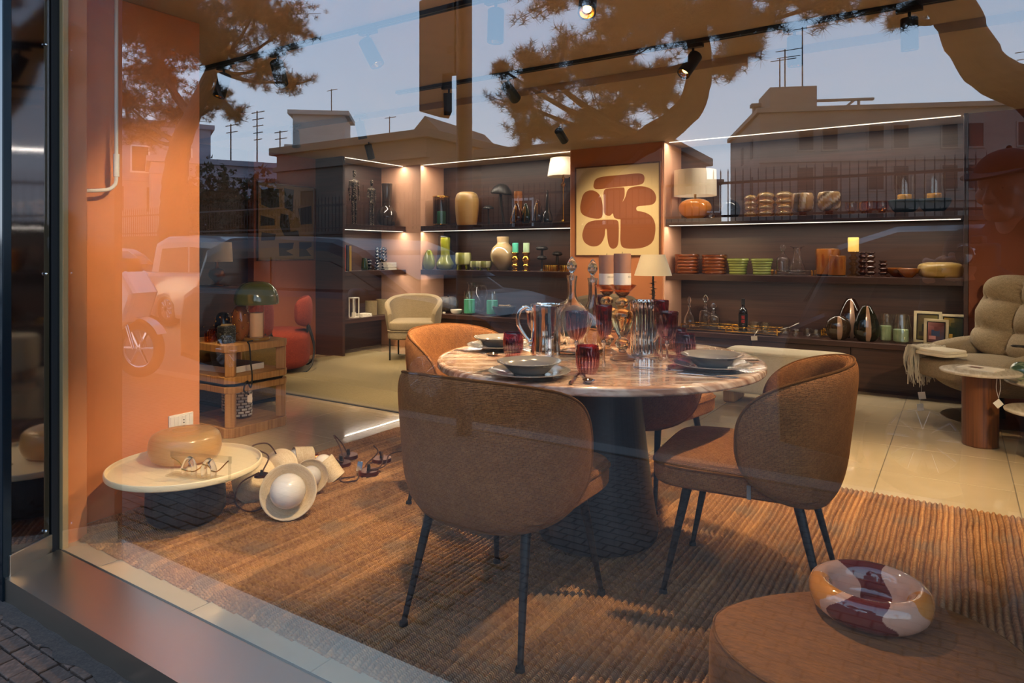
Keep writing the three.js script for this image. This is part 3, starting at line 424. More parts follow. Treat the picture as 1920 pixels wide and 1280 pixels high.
// cutlery
function fork(label, pos, turn) { const t = thing('fork', label, 'fork', pos, turn, 'silver forks on the marble table'); part(t, 'handle', taper([[0, 0.004, 0.10], [0, 0.005, 0.04], [0, 0.007, -0.02]], [0.0042, 0.003, 0.0024], 12, 8).scale(1.6, 0.5, 1).translate(0, 0.0015, 0), M.silver); part(t, 'head', [box(0.022, 0.0022, 0.022, 0, 0.0045, -0.03, 0.001), ...[-0.009, -0.003, 0.003, 0.009].map((x) => box(0.003, 0.0018, 0.045, x, 0.005, -0.062, 0.0008))], M.silver); return t; }
function knife(label, pos, turn) { const t = thing('table_knife', label, 'knife', pos, turn, 'silver knives on the marble table'); part(t, 'handle', pad(0.0065, 0.0035, 0.05, 0.6, 0.5, 0, 0.004, 0.06, 14, 8), M.silver); part(t, 'blade', boxUV(ext([[-0.007, 0], [0.008, 0], [0.009, 0.09], [0.004, 0.115], [-0.006, 0.10]], 0.0014, 0.0003).rotateX(-Math.PI / 2).translate(0, 0.003, 0.012)), M.silver); return t; }
function spoon(label, pos, turn) { const t = thing('soup_spoon', label, 'spoon', pos, turn, 'silver spoons on the marble table'); part(t, 'handle', taper([[0, 0.004, 0.10], [0, 0.006, 0.03], [0, 0.0045, -0.035]], [0.0048, 0.0032, 0.0026], 12, 8).scale(1.5, 0.55, 1).translate(0, 0.0014, 0), M.silver); part(t, 'bowl', latheS([[0, 0], [0.012, 0.002], [0.019, 0.008], [0.0205, 0.0105], [0.0185, 0.0098], [0.011, 0.004], [0, 0.0022]], 28, 4).scale(1, 1, 1.5).translate(0, 0.0006, -0.063), M.silver); return t; }
const cut = [
  [fork, -1.41, -2.03, 178, 'fork left of the front plate, its tines by the plate rim'],
  [knife, -1.075, -2.03, 200, 'knife lying right of the front plate'], [spoon, -1.045, -2.055, 214, 'spoon crossing the knife, right of the front plate'],
  [fork, -0.905, -2.365, 270, 'fork between the front rim and the right plate'], [knife, -0.72, -2.335, 262, 'knife lying before the right plate, toward the window'],
  [fork, -1.745, -2.345, 92, 'fork before the left plate, toward the window'], [spoon, -1.675, -2.325, 276, 'spoon before the left plate, beside a ruby tumbler'],
  [spoon, -0.72, -2.68, 240, 'spoon behind the right plate near the table rim']];
{ const first = new Map(); for (const [f, x, z, a, l] of cut) { const lab = 'silver ' + l; if (!first.has(f)) first.set(f, f(lab, [x, TT, z], R(a))); else copy(first.get(f), lab, [x, TT, z], R(a)); } }
// ruby glasses: cut flutes, red colour cased at the rim running out to clear glass at the foot
const cutRed = (y0, y1, n) => (x, y, z) => { const k = lerp(0.72, 1, sm(y0, y1, y)), a = Math.atan2(z, x), c = Math.pow(0.5 + 0.5 * Math.cos(a * n), 2); const m = clamp(k * 1.05 * (1 - 0.95 * c * (1 - sm(0.93, 1, k)))); return [lerp(0.99, 0.62, m), lerp(0.97, 0.22, m), lerp(0.97, 0.30, m)]; };
function tumbler(label, pos) { const t = thing('ruby_tumbler', label, 'tumbler', pos, 0, 'ruby tumblers on the marble table'); const n = 20, fl = (a, y, r) => 1 - 0.035 * Math.pow(0.5 + 0.5 * Math.cos(a * n), 2) * sm(0.004, 0.02, y) * (1 - sm(0.075, 0.085, y)); part(t, 'glass', tint(latheS([[0, 0.001], [0.028, 0.0], [0.036, 0.012], [0.0415, 0.035], [0.0425, 0.06], [0.040, 0.085], [0.0385, 0.098], [0.0375, 0.0985], [0.0385, 0.08], [0.0405, 0.058], [0.0395, 0.036], [0.034, 0.016], [0.02, 0.011], [0, 0.0105]], 160, 4, fl), cutRed(0.005, 0.075, n)), M.ruby); return t; }
function goblet(label, pos, H = 0.2, rb = 0.041, bowl = 0.105) { const t = thing('ruby_wine_glass', label, 'wine glass', pos, 0, 'ruby stemmed glasses on the marble table'); const n = 14, y0 = H - bowl, fl = (a, y, r) => 1 - 0.05 * Math.pow(0.5 + 0.5 * Math.cos(a * n), 2) * (1 - sm(H - 0.03, H - 0.015, y)); part(t, 'bowl', tint(latheS([[0.004, y0], [rb * 0.55, y0 + bowl * 0.10], [rb * 0.88, y0 + bowl * 0.34], [rb * 0.95, y0 + bowl * 0.65], [rb, H], [rb - 0.001, H], [rb * 0.92, y0 + bowl * 0.65], [rb * 0.84, y0 + bowl * 0.36], [rb * 0.5, y0 + bowl * 0.14], [0.0, y0 + bowl * 0.08]], 112, 4, fl), cutRed(y0 - 0.005, y0 + bowl * 0.75, n)), M.ruby); part(t, 'stem', latheS([[0.0, y0 + 0.004], [0.006, y0], [0.009, y0 - 0.012], [0.0045, y0 - 0.024], [0.0035, y0 * 0.5], [0.005, 0.012], [0.0, 0.008]], 12, 3), M.crystal); part(t, 'foot', latheS([[0, 0.008], [0.008, 0.006], [0.033, 0.002], [0.035, 0.0008], [0, 0]], 40, 3), M.clear); return t; }
const tu = tumbler('ruby cut glass tumbler near the front rim of the table, right of the front plate', [-1.095, TT, -2.165]);
copy(tu, 'ruby cut glass tumbler behind the front plate, left of the smooth silver pitcher', [-1.536, TT, -2.36]);
copy(tu, 'ruby cut glass tumbler behind the right plate, before the orange chair back', [-0.925, TT, -2.70]);
copy(tu, 'ruby cut glass tumbler far across the table behind the fluted silver pitcher', [-1.02, TT, -2.88]);
const wg = goblet('ruby wine glass in the middle, standing before the clear decanter', [-1.255, TT, -2.385], 0.195, 0.044, 0.115);
copy(wg, 'ruby wine glass at right, nearer of the pair by the fluted pitcher', [-0.955, TT, -2.575]);
copy(wg, 'ruby wine glass left behind the smooth silver pitcher, mostly hidden', [-1.52, TT, -2.52]);
const flute = goblet('tall slim ruby flute standing right of the front tumbler', [-1.075, TT, -2.255], 0.235, 0.03, 0.125);
copy(flute, 'ruby flute at right behind the wine glass, its rim showing above', [-1.0, TT, -2.63]);
copy(flute, 'ruby flute far behind between the decanters and gold candle holders', [-1.36, TT, -2.80]);
// pitchers
{
  const t = thing('silver_pitcher', 'smooth silver pitcher with a scrolled handle at the left of the table', 'pitcher', [-1.415, TT, -2.42], R(33));
  const fl = (a, y) => 1 + 0.004 * Math.cos(a * 30) + (y > 0.17 ? 0.28 * sm(0.17, 0.215, y) * Math.pow(Math.max(0, Math.cos(a)), 10) : 0);
  part(t, 'body', latheS([[0, 0.003], [0.055, 0.0], [0.060, 0.004], [0.060, 0.05], [0.060, 0.12], [0.0605, 0.18], [0.062, 0.215], [0.060, 0.2165], [0.058, 0.18], [0.0575, 0.05], [0.05, 0.008], [0, 0.008]], 120, 5, fl), M.silver);
  part(t, 'handle', taper([[-0.059, 0.185, 0], [-0.078, 0.205, 0], [-0.108, 0.185, 0], [-0.112, 0.135, 0], [-0.085, 0.085, 0], [-0.062, 0.06, 0]], [0.006, 0.008, 0.009, 0.009, 0.008, 0.006], 48, 12), M.chrome);
  part(t, 'scroll', [sph(0.012, -0.072, 0.19, 0), sph(0.009, -0.066, 0.062, 0), sph(0.007, -0.063, 0.045, 0)], M.chrome);
  const u = thing('silver_pitcher', 'fluted silver pitcher right of the amber candle holders', 'pitcher', [-1.10, TT, -2.70], R(150));
  part(u, 'body', latheS([[0, 0.003], [0.054, 0.0], [0.058, 0.004], [0.057, 0.05], [0.057, 0.12], [0.058, 0.19], [0.061, 0.225], [0.059, 0.2265], [0.055, 0.18], [0.054, 0.05], [0.05, 0.008], [0, 0.008]], 168, 5, (a, y) => 1 + 0.022 * Math.cos(a * 24) * sm(0.005, 0.02, y) + (y > 0.18 ? 0.25 * sm(0.18, 0.225, y) * Math.pow(Math.max(0, Math.cos(a)), 10) : 0)), M.silver);
  part(u, 'handle', taper([[-0.057, 0.19, 0], [-0.075, 0.205, 0], [-0.1, 0.185, 0], [-0.105, 0.135, 0], [-0.08, 0.085, 0], [-0.058, 0.06, 0]], [0.006, 0.008, 0.009, 0.009, 0.008, 0.006], 40, 10), M.silver);
}
// crystal decanters
function decanter(label, pos, body, H, stop, group) { const t = thing('crystal_decanter', label, 'decanter', pos, 0, group); part(t, 'body', hollow(body, 0.005, 64, 5, (a, y, r) => 1 + 0.012 * Math.cos(a * 16) * sm(0.02, 0.05, y) * (1 - sm(H * 0.45, H * 0.55, y))), M.crystal); const b = stop; part(t, 'stopper', latheS([[0, b[0] - 0.025], [0.008, b[0] - 0.024], [0.009, b[0]], [0.006, b[0] + 0.006], [b[1] * 0.5, b[0] + 0.012], [b[1], b[0] + b[2] * 0.42], [b[1] * 0.8, b[0] + b[2] * 0.68], [b[1] * 0.25, b[0] + b[2] * 0.95], [0, b[0] + b[2]]], 24, 4, (a, y) => 1 + 0.05 * Math.cos(a * 8) * sm(b[0], b[0] + 0.02, y)), M.crystal); return t; }
decanter('tall clear crystal decanter with a pointed stopper, left of the two on the table', [-1.363, TT, -2.55], [[0, 0.004], [0.055, 0.002], [0.066, 0.01], [0.064, 0.03], [0.05, 0.05], [0.072, 0.10], [0.086, 0.15], [0.074, 0.18], [0.035, 0.215], [0.0205, 0.24], [0.019, 0.30], [0.0225, 0.325], [0.0225, 0.33]], 0.33, [0.335, 0.022, 0.075], 'crystal decanters on the marble table');
decanter('tall clear crystal decanter beside the mauve candles, right of the two on the table', [-1.286, TT, -2.59], [[0, 0.004], [0.038, 0.002], [0.048, 0.01], [0.054, 0.06], [0.056, 0.12], [0.05, 0.16], [0.03, 0.20], [0.020, 0.23], [0.019, 0.30], [0.022, 0.315], [0.022, 0.32]], 0.32, [0.325, 0.021, 0.075], 'crystal decanters on the marble table');
// amber crystal candle holders with mauve pillar candles
function holder(label, pos) { const t = thing('glass_candle_holder', label, 'candle holder', pos, 0, 'amber glass candle holders on the marble table'); part(t, 'body', latheS([[0, 0.0], [0.046, 0.0], [0.050, 0.004], [0.047, 0.010], [0.028, 0.02], [0.014, 0.035], [0.022, 0.05], [0.030, 0.064], [0.024, 0.078], [0.015, 0.088], [0.026, 0.11], [0.040, 0.15], [0.045, 0.175], [0.036, 0.196], [0.017, 0.204], [0.024, 0.216], [0.028, 0.228], [0.022, 0.24], [0.012, 0.248], [0.022, 0.258], [0.030, 0.268]], 40, 4), M.amberCrystal); part(t, 'cup', latheS([[0, 0.266], [0.02, 0.266], [0.034, 0.275], [0.055, 0.296], [0.056, 0.298], [0.05, 0.2965], [0.03, 0.279], [0, 0.278]], 40, 4), M.amberGlass); return t; }
function pillar(label, pos, r, h, mat, band, group) { const t = thing('pillar_candle', label, 'candle', pos, 0, group); part(t, 'wax', latheS([[0, 0], [r * 0.97, 0], [r, 0.003], [r, h * 0.5], [r, h - 0.004], [r * 0.94, h], [r * 0.6, h - 0.003], [0, h - 0.005]], 40, 3), mat); part(t, 'wick', cyl(0.0012, 0.0012, 0.012, 0, h - 0.006, 0, 6), M.blackMatt); if (band) part(t, 'label_band', cyl(r + 0.0006, r + 0.0006, h * 0.32, 0, h * 0.13, 0, 48, true).rotateY(band[1]), std({ map: band[0], roughness: 0.7 }), 'white paper band with small lettering'); return t; }
const bandTex = canvasTex(1024, 160, (c, w, h) => { c.fillStyle = '#e6ddd2'; c.fillRect(0, 0, w, h); c.fillStyle = '#3c332c'; c.font = '34px serif'; c.textAlign = 'center'; c.fillText('BRILLANT', w * 0.5, 62); c.font = '16px serif'; c.fillText('· · ·', w * 0.5, 92); });
const h0 = holder('amber glass candle holder nearer the window, under the right mauve candle', [-1.118, TT, -2.515]);
copy(h0, 'amber glass candle holder farther back, under the left mauve candle', [-1.235, TT, -2.62], 0, 0.98);
pillar('mauve pillar candle with a white band, right of the pair on the table', [-1.118, TT + 0.281, -2.515], 0.034, 0.142, M.mauveWax, [bandTex, -1.5], 'mauve pillar candles');
pillar('mauve pillar candle with a white band, left of the pair on the table', [-1.235, TT + 0.275, -2.62], 0.033, 0.142, M.mauveWax, [bandTex, -2.1], 'mauve pillar candles');
for (const [x, z, l] of [[-1.33, -2.09, 'clear glass salad plate edge under the right side of the front plate setting']]) { const t = thing('glass_saucer', 'clear glass saucer right of the front plate, half under its rim', 'saucer', [-1.118, TT, -2.085]); part(t, 'dish', latheS([[0, 0.002], [0.03, 0.001], [0.045, 0.005], [0.058, 0.011], [0.0575, 0.0125], [0.044, 0.0075], [0, 0.0045]], 40, 3), M.clear); }

// ---------------------------------------------------------------- ottoman and ring bowl at the front
{
  const out = [[-0.47, -1.58], [-0.385, -1.735], [-0.22, -1.86], [-0.05, -1.90], [0.07, -1.84], [0.15, -1.70], [0.17, -1.55], [0.12, -1.41], [0.0, -1.355], [-0.18, -1.345], [-0.33, -1.385], [-0.435, -1.47]];
  const cv = new THREE.CatmullRomCurve3(out.map((p) => V(p[0], 0, p[1])), true, 'centripetal'), cx = -0.13, cz = -1.6, prof = [[0, 0.30, 0], [0.5, 0.362, 0], [0.9, 0.358, 0], [0.975, 0.35, 0], [1.0, 0.335, 0], [1.012, 0.31, 0], [1.015, 0.2, 0], [1.01, 0.06, 0], [0.985, 0.035, 0], [0.9, 0.03, 0], [0, 0.03, 0]];
  const t = thing('ottoman', 'low pebble-shaped ottoman in brown velvet at the front right of the rug', 'ottoman', [0, 0, 0]);
  const pts = smooth(prof.slice(1).map((p) => [p[0], p[1]]), 5); pts.unshift([0, 0.363]);
  const g = grid(96, pts.length - 1, (u, v) => { const p = cv.getPoint(1 - u), q = pts[Math.round(v * (pts.length - 1))]; return [cx + (p.x - cx) * q[0], q[1], cz + (p.z - cz) * q[0]]; }, true);
  part(t, 'cushion', boxUV(g), M.pouf);
  const seam = []; for (let i = 0; i < 60; i++) { const p = cv.getPoint(i / 60); seam.push([cx + (p.x - cx) * 0.985, 0.347, cz + (p.z - cz) * 0.985]); } part(t, 'piping', tube(seam, 0.003, 120, 6, true), M.pouf);
  for (const [x, z] of [[-0.3, -1.56], [-0.06, -1.76], [0.06, -1.45]]) part(t, 'foot', cyl(0.02, 0.018, 0.022, x, 0.012, z, 16), M.black);
  const b = thing('ring_bowl', 'glossy ring-shaped ceramic bowl striped pink, orange and maroon on the ottoman', 'bowl', [-0.168, 0.362, -1.745], R(45)); b.scale.setScalar(0.9);
  const stripe = (x, y, z) => { const a = (Math.atan2(z, x) + Math.PI) / (2 * Math.PI), w = (a + 0.03 * Math.sin(y * 60 + a * 9) + y * 0.35) % 1, pink = [0.62, 0.33, 0.22], or = [0.60, 0.21, 0.04], red = [0.14, 0.018, 0.016]; return w < 0.12 ? or : w < 0.30 ? pink : w < 0.46 ? red : w < 0.62 ? pink : w < 0.72 ? or : w < 0.82 ? pink : w < 0.96 ? red : pink; };
  part(b, 'ring', tint(latheS([[0, 0.012], [0.06, 0.010], [0.079, 0.022], [0.085, 0.048], [0.096, 0.074], [0.115, 0.084], [0.133, 0.075], [0.142, 0.05], [0.134, 0.02], [0.11, 0.002], [0.05, 0.0], [0, 0.001]], 420, 12), stripe), phy({ vertexColors: true, roughness: 0.08, clearcoat: 1, clearcoatRoughness: 0.02 }));
}

// ---------------------------------------------------------------- low table by the pilaster and its things
{
  const t = thing('coffee_table', 'low round cream tray table on a dark rounded drum base beside the pilaster', 'table', [-2.812, RUG, -1.712]);
  part(t, 'tray', latheS([[0, 0.236], [0.29, 0.236], [0.302, 0.238], [0.304, 0.252], [0.308, 0.2535], [0.311, 0.25], [0.311, 0.232], [0.306, 0.227], [0.28, 0.226], [0, 0.226]], 96, 3), phy({ color: 0xf0e0ba, roughness: 0.3 }));
  part(t, 'base', latheS([[0.150, 0.226], [0.155, 0.20], [0.160, 0.10], [0.158, 0.05], [0.140, 0.018], [0.10, 0.002], [0, 0.0]], 64, 5), M.darkOak);
  const TY = RUG + 0.236;
  const v = thing('glass_vase', 'wide squat amber vase of brushed glass on the low cream table', 'vase', [-2.905, TY, -1.765]);
  part(v, 'body', latheS([[0, 0.0], [0.09, 0.0], [0.135, 0.012], [0.150, 0.045], [0.150, 0.085], [0.138, 0.115], [0.11, 0.130], [0.07, 0.133], [0.055, 0.136], [0.045, 0.133], [0, 0.131]], 72, 5), M.amberFrost);
  const s = thing('acrylic_stand', 'clear acrylic stand with two glass arches and gold wire on the low table', 'stand', [-2.615, TY, -1.655], R(18));
  part(s, 'base_plate', box(0.30, 0.008, 0.06, 0, 0.004, 0, 0.002), M.clear);
  for (const x of [-0.14, 0.14]) part(s, 'post', box(0.008, 0.09, 0.012, x, 0.053, 0, 0.002), M.clear);
  part(s, 'top_plate', box(0.30, 0.028, 0.004, 0, 0.085, 0, 0.001), M.clear);
  for (const x of [-0.045, 0.05]) part(s, 'arch', tube([[x - 0.022, 0.012, 0.012], [x - 0.022, 0.05, 0.012], [x, 0.078, 0.012], [x + 0.022, 0.05, 0.012], [x + 0.022, 0.012, 0.012]], 0.012, 40, 14), M.crystal);
  part(s, 'wire', tube([[-0.138, 0.075, 0.006], [-0.10, 0.06, 0.008], [-0.07, 0.03, 0.01], [-0.03, 0.028, 0.01], [0.0, 0.04, 0.01], [0.03, 0.062, 0.01], [0.08, 0.035, 0.01], [0.138, 0.082, 0.006]], 0.0025, 60, 8), M.gold);
}
// travertine lamps piled on the rug, unplugged
{
  const bowlLamp = (label, pos, rot, r, g) => { const t = thing('wall_lamp', label, 'lamp', pos, 0, 'stone lamps lying on the rug'); t.rotation.order = 'YXZ'; t.rotation.set(...rot); part(t, 'stone_shade', latheS([[0, -r * 0.45], [r * 0.4, -r * 0.44], [r * 0.72, -r * 0.25], [r * 0.95, 0.0], [r, 0.012], [r * 0.96, 0.014], [r * 0.84, 0.0], [r * 0.6, -r * 0.2], [0, -r * 0.33]], 56, 4), M.travertine); part(t, 'globe', sph(g, 0, -r * 0.33 + g * 0.9, 0, 32, 20), M.opal); return t; };
  const cupLamp = (label, pos, rot, r, h) => { const t = thing('wall_lamp', label, 'lamp', pos, 0, 'stone lamps lying on the rug'); t.rotation.order = 'YXZ'; t.rotation.set(...rot); part(t, 'stone_shade', lathe([[0, -h], [r * 0.9, -h], [r * 0.96, -h + 0.004], [r, 0], [r * 0.94, 0.001], [r * 0.9, -0.006], [r * 0.88, -h * 0.8], [0, -h * 0.8]], 48), M.travertine); part(t, 'globe', sph(r * 0.82, 0, -r * 0.25, 0, 32, 20), M.opal); part(t, 'socket', cyl(0.016, 0.022, 0.03, 0, -h - 0.03, 0, 20), M.copper); return t; };
  bowlLamp('travertine bowl lamp with a big white globe, largest and nearest of the pile', [-2.475, 0.128, -1.985], [R(66), R(44), 0], 0.122, 0.076);
  bowlLamp('small travertine ring lamp with white globe just behind the largest one', [-2.625, 0.10, -2.235], [R(70), R(52), 0], 0.082, 0.05);
  cupLamp('white travertine cup lamp lying at the right end of the pile', [-2.76, 0.098, -2.42], [R(38), R(-60), 0], 0.066, 0.115);
  cupLamp('travertine cylinder lamp with white globe turned left, at the back of the pile', [-2.99, 0.078, -2.43], [R(84), R(-25), 0], 0.062, 0.10);
  { const t = thing('wall_lamp', 'small glossy beige dome lamp wedged in the middle of the pile', 'lamp', [-2.86, 0.045, -2.25], 0, 'stone lamps lying on the rug'); part(t, 'stone_shade', latheS([[0.062, -0.025], [0.066, 0.0], [0.058, 0.03], [0.038, 0.052], [0, 0.062]], 40, 5), phy({ color: 0xb58d68, roughness: 0.15, clearcoat: 0.6 })); part(t, 'socket', cyl(0.02, 0.026, 0.05, 0, 0.055, 0, 18).rotateZ(0.5), M.copper); }
  bowlLamp('travertine bowl lamp lying open to the left beside the low table', [-2.80, 0.10, -2.06], [R(112), R(-100), 0], 0.115, 0.045);
  bowlLamp('travertine bowl lamp standing on edge behind the one by the low table', [-2.80, 0.118, -2.19], [R(105), R(200), 0], 0.098, 0.05);
  const mounts = [];
  for (const [x, z, a, l] of [[-2.60, -2.60, 0.3, 'dark lamp mounting plate with a grey tag, rightmost on the rug'], [-2.70, -2.80, 1.2, 'dark lamp mounting plate farthest back among the cables'], [-2.90, -2.74, 2, 'dark lamp mounting plate behind the white cup lamp'], [-2.83, -2.62, 0.8, 'dark copper mounting plate close to the white cup lamp'], [-2.67, -1.99, 0.5, 'black lamp mounting plate resting by the bowl lamp near the low table']]) {
    const t = mounts[mounts.length] = thing('mounting_plate', l, 'mounting plate', [x, l.includes('resting') ? 0.16 : RUG + 0.001, z], a, 'loose lamp mounts on the rug'); part(t, 'disc', cyl(0.052, 0.054, 0.018, 0, 0, 0, 32), M.copper); part(t, 'grip', cyl(0.008, 0.01, 0.03, 0, 0.018, 0, 12), M.blackMatt); if (l.includes('resting')) t.scale.setScalar(0.6); if (l.includes('tag')) part(t, 'tag', box(0.03, 0.05, 0.002, -0.05, 0.03, 0.02, 0.0005).rotateX(-0.4), M.chrome, 'grey hang tag'); }
  const cords = [
    ['brown lamp cord looping high over the cup lamp', [[-2.76, 0.10, -2.50], [-2.77, 0.06, -2.58], [-2.84, 0.12, -2.62], [-2.93, 0.16, -2.66], [-2.93, 0.10, -2.72], [-2.90, 0.035, -2.74]]],
    ['brown lamp cord running off to the right behind the near chair', [[-2.60, 0.04, -2.60], [-2.55, 0.05, -2.66], [-2.58, 0.09, -2.74], [-2.52, 0.10, -2.80], [-2.44, 0.04, -2.80], [-2.30, 0.025, -2.78]]],
    ['brown lamp cord curled in a ring between the rightmost mounts', [[-2.70, 0.045, -2.80], [-2.66, 0.09, -2.74], [-2.60, 0.10, -2.70], [-2.57, 0.05, -2.66], [-2.63, 0.03, -2.62], [-2.70, 0.03, -2.68], [-2.69, 0.08, -2.76], [-2.75, 0.10, -2.79]]],
    ['dark lamp cord hanging in a wide loop by the low table', [[-2.70, 0.17, -2.0], [-2.74, 0.13, -1.93], [-2.72, 0.06, -1.89], [-2.64, 0.03, -1.91], [-2.59, 0.06, -1.97], [-2.60, 0.12, -2.02], [-2.66, 0.17, -2.0]]],
    ['dark lamp cord rising from behind the low table', [[-2.70, 0.17, -2.02], [-2.74, 0.22, -2.08], [-2.78, 0.27, -2.02], [-2.80, 0.26, -2.12], [-2.82, 0.17, -2.20], [-2.84, 0.10, -2.25]]],
    ['thin dark lamp cord lying flat on the rug in front of the mounts', [[-2.62, 0.022, -2.52], [-2.66, 0.022, -2.46], [-2.61, 0.022, -2.43], [-2.57, 0.024, -2.48], [-2.60, 0.024, -2.53]]]];
  cords.forEach(([l, p], i) => { const m = part(scene, 'cord', tube(p, 0.0035, 64, 8), M.cordBrown); scene.updateMatrixWorld(true); mounts[[3, 0, 1, 4, 4, 2][i]].attach(m); });
}
// ---------------------------------------------------------------- wares on the right-hand shelves
const S1 = 1.52, S2 = 0.978, S3 = 0.43, SZ = -6.70;
function lampTable(name, label, pos, build) { const t = thing(name, label, 'lamp', pos); build(t); return t; }
function shadeGeo(rb, rt, h, y) { return lathe([[rb, y], [rt, y + h], [rt - 0.002, y + h], [rb - 0.002, y]], 48); }
lampTable('table_lamp', 'table lamp with a wide cream drum shade on a glossy orange ball base', [-2.20, S1, -6.72], (t) => {
  part(t, 'base', latheS([[0, 0.0], [0.075, 0.0], [0.082, 0.008], [0.13, 0.04], [0.163, 0.10], [0.15, 0.16], [0.10, 0.195], [0.04, 0.208], [0, 0.209]], 56, 5), M.amberCer);
  part(t, 'neck', cyl(0.012, 0.012, 0.06, 0, 0.205, 0, 14), M.brass); part(t, 'shade', shadeGeo(0.208, 0.205, 0.255, 0.235), M.shade);
});
{ const t = thing('glass_cloche', 'smoky round glass bulb vase with a thin neck beside the orange lamp', 'vase', [-1.85, S1, SZ]); part(t, 'bulb', latheS([[0, 0.002], [0.06, 0.0], [0.085, 0.03], [0.095, 0.085], [0.08, 0.14], [0.045, 0.172], [0.018, 0.182]], 48, 5), M.smoke); part(t, 'neck', latheS([[0.018, 0.18], [0.011, 0.22], [0.010, 0.32], [0.015, 0.42]], 20, 4), M.clear); }
{ const t = thing('glass_bird', 'small clear faceted glass bird beside the orange lamp base', 'ornament', [-2.0, S1, -6.62]); part(t, 'body', new THREE.IcosahedronGeometry(0.03, 0).scale(1.4, 0.9, 0.8).translate(0, 0.026, 0), M.crystal); }
function ribbed(label, x, r, h) { const t = thing('ribbed_vase', label, 'vase', [x, S1, SZ + 0.02], 0, 'ribbed honey glass vases'); const p = [[0, 0.0], [r * 0.9, 0.0]]; for (let i = 0; i < 4; i++) { const y = h * (0.02 + i * 0.235); p.push([r * 0.86, y + 0.004], [r, y + h * 0.07], [r * 1.0, y + h * 0.15], [r * 0.84, y + h * 0.225]); } p.push([r * 0.7, h * 0.965], [r * 0.45, h], [r * 0.42, h * 0.98]); part(t, 'body', latheS(p, 48, 4), M.ribGlass ??= phy({ color: 0xe0b870, roughness: 0.14, transmission: 0.72, thickness: 0, side: THREE.DoubleSide, clearcoat: 1 })); return t; }
ribbed('smallest of the three ribbed honey glass vases, at their left', -1.648, 0.062, 0.215); ribbed('middle one of the three ribbed honey glass vases', -1.512, 0.078, 0.235); ribbed('right one of the three ribbed honey glass vases', -1.345, 0.078, 0.232);
function gob(label, x, r, h, streak) { const t = thing('glass_goblet', label, 'vase', [x, S1, SZ], 0, 'amber footed glass vases'); part(t, 'bowl', tint(latheS([[0, h * 0.2], [r * 0.7, h * 0.2], [r * 0.93, h * 0.3], [r, h * 0.5], [r, h * 0.85], [r * 0.9, h], [r * 0.86, h], [r * 0.94, h * 0.8], [r * 0.9, h * 0.34], [0, h * 0.24]], 64, 4), (px, y, z) => { const a = Math.atan2(z, px) + y * streak; return Math.sin(a * 5) > 0.72 ? [0.8, 0.66, 0.45] : Math.sin(a * 3 + 1) > 0.6 ? [0.18, 0.09, 0.03] : [0.55, 0.30, 0.09]; }), M.streakGlass ??= phy({ vertexColors: true, roughness: 0.1, transmission: 0.45, thickness: 0, side: THREE.DoubleSide, clearcoat: 1 })); part(t, 'foot', latheS([[0, 0], [r * 0.5, 0], [r * 0.42, 0.012], [r * 0.3, h * 0.12], [r * 0.45, h * 0.2]], 32, 3), M.amberGlass); return t; }
gob('amber footed glass vase with dark streaks, right beside the ribbed vases', -1.19, 0.095, 0.21, 2); gob('amber footed glass vase with a pale swirl, standing alone on the top shelf', -0.97, 0.098, 0.21, 14);
function cupA(label, x, z, r, m) { const t = thing('glass_cup', label, 'cup', [x, S1, z], 0, 'small amber glass cups'); part(t, 'bowl', latheS([[0, 0.03], [r * 0.8, 0.03], [r * 0.98, 0.045], [r, 0.1], [r * 0.98, 0.112], [r * 0.92, 0.112], [r * 0.9, 0.05], [0, 0.038]], 40, 3), m); part(t, 'foot', cyl(r * 0.55, r * 0.45, 0.03, 0, 0, 0, 24), m); return t; }
cupA('pale amber glass cup at the left of the four small cups', -0.79, -6.7, 0.052, M.amberLight); cupA('dark amber glass cup set back, second of the four small cups', -0.695, -6.78, 0.045, M.honey); cupA('amber glass cup in front, third of the four small cups', -0.648, -6.64, 0.055, M.amberGlass); cupA('amber glass cup at the right of the four small cups', -0.55, -6.7, 0.055, M.amberGlass);
function hurr(label, x, l2) { const t = thing('hurricane_lamp', label, 'candle holder', [x, S1, SZ], 0, 'candle hurricanes on dark blue bowls'); part(t, 'bowl', latheS([[0, 0.0], [0.05, 0.0], [0.09, 0.03], [0.118, 0.08], [0.121, 0.115], [0.116, 0.115], [0.10, 0.07], [0, 0.055]], 48, 4), M.petrol); part(t, 'glass', latheS([[0.07, 0.09], [0.08, 0.11], [0.083, 0.2], [0.083, 0.32]], 40, 4), M.clear); const c = pillar(l2, [x, S1 + 0.056, SZ], 0.053, 0.105, M.orangeWax, null, 'orange candles in the hurricanes'); c.children[0].name = 'wax'; return t; }
hurr('clear glass hurricane on a dark blue bowl, left of the two at the shelf end', -0.38, 'orange pillar candle inside the left hurricane on the top shelf'); hurr('clear glass hurricane on a dark blue bowl, last at the right shelf end', -0.165, 'orange pillar candle inside the right hurricane on the top shelf');
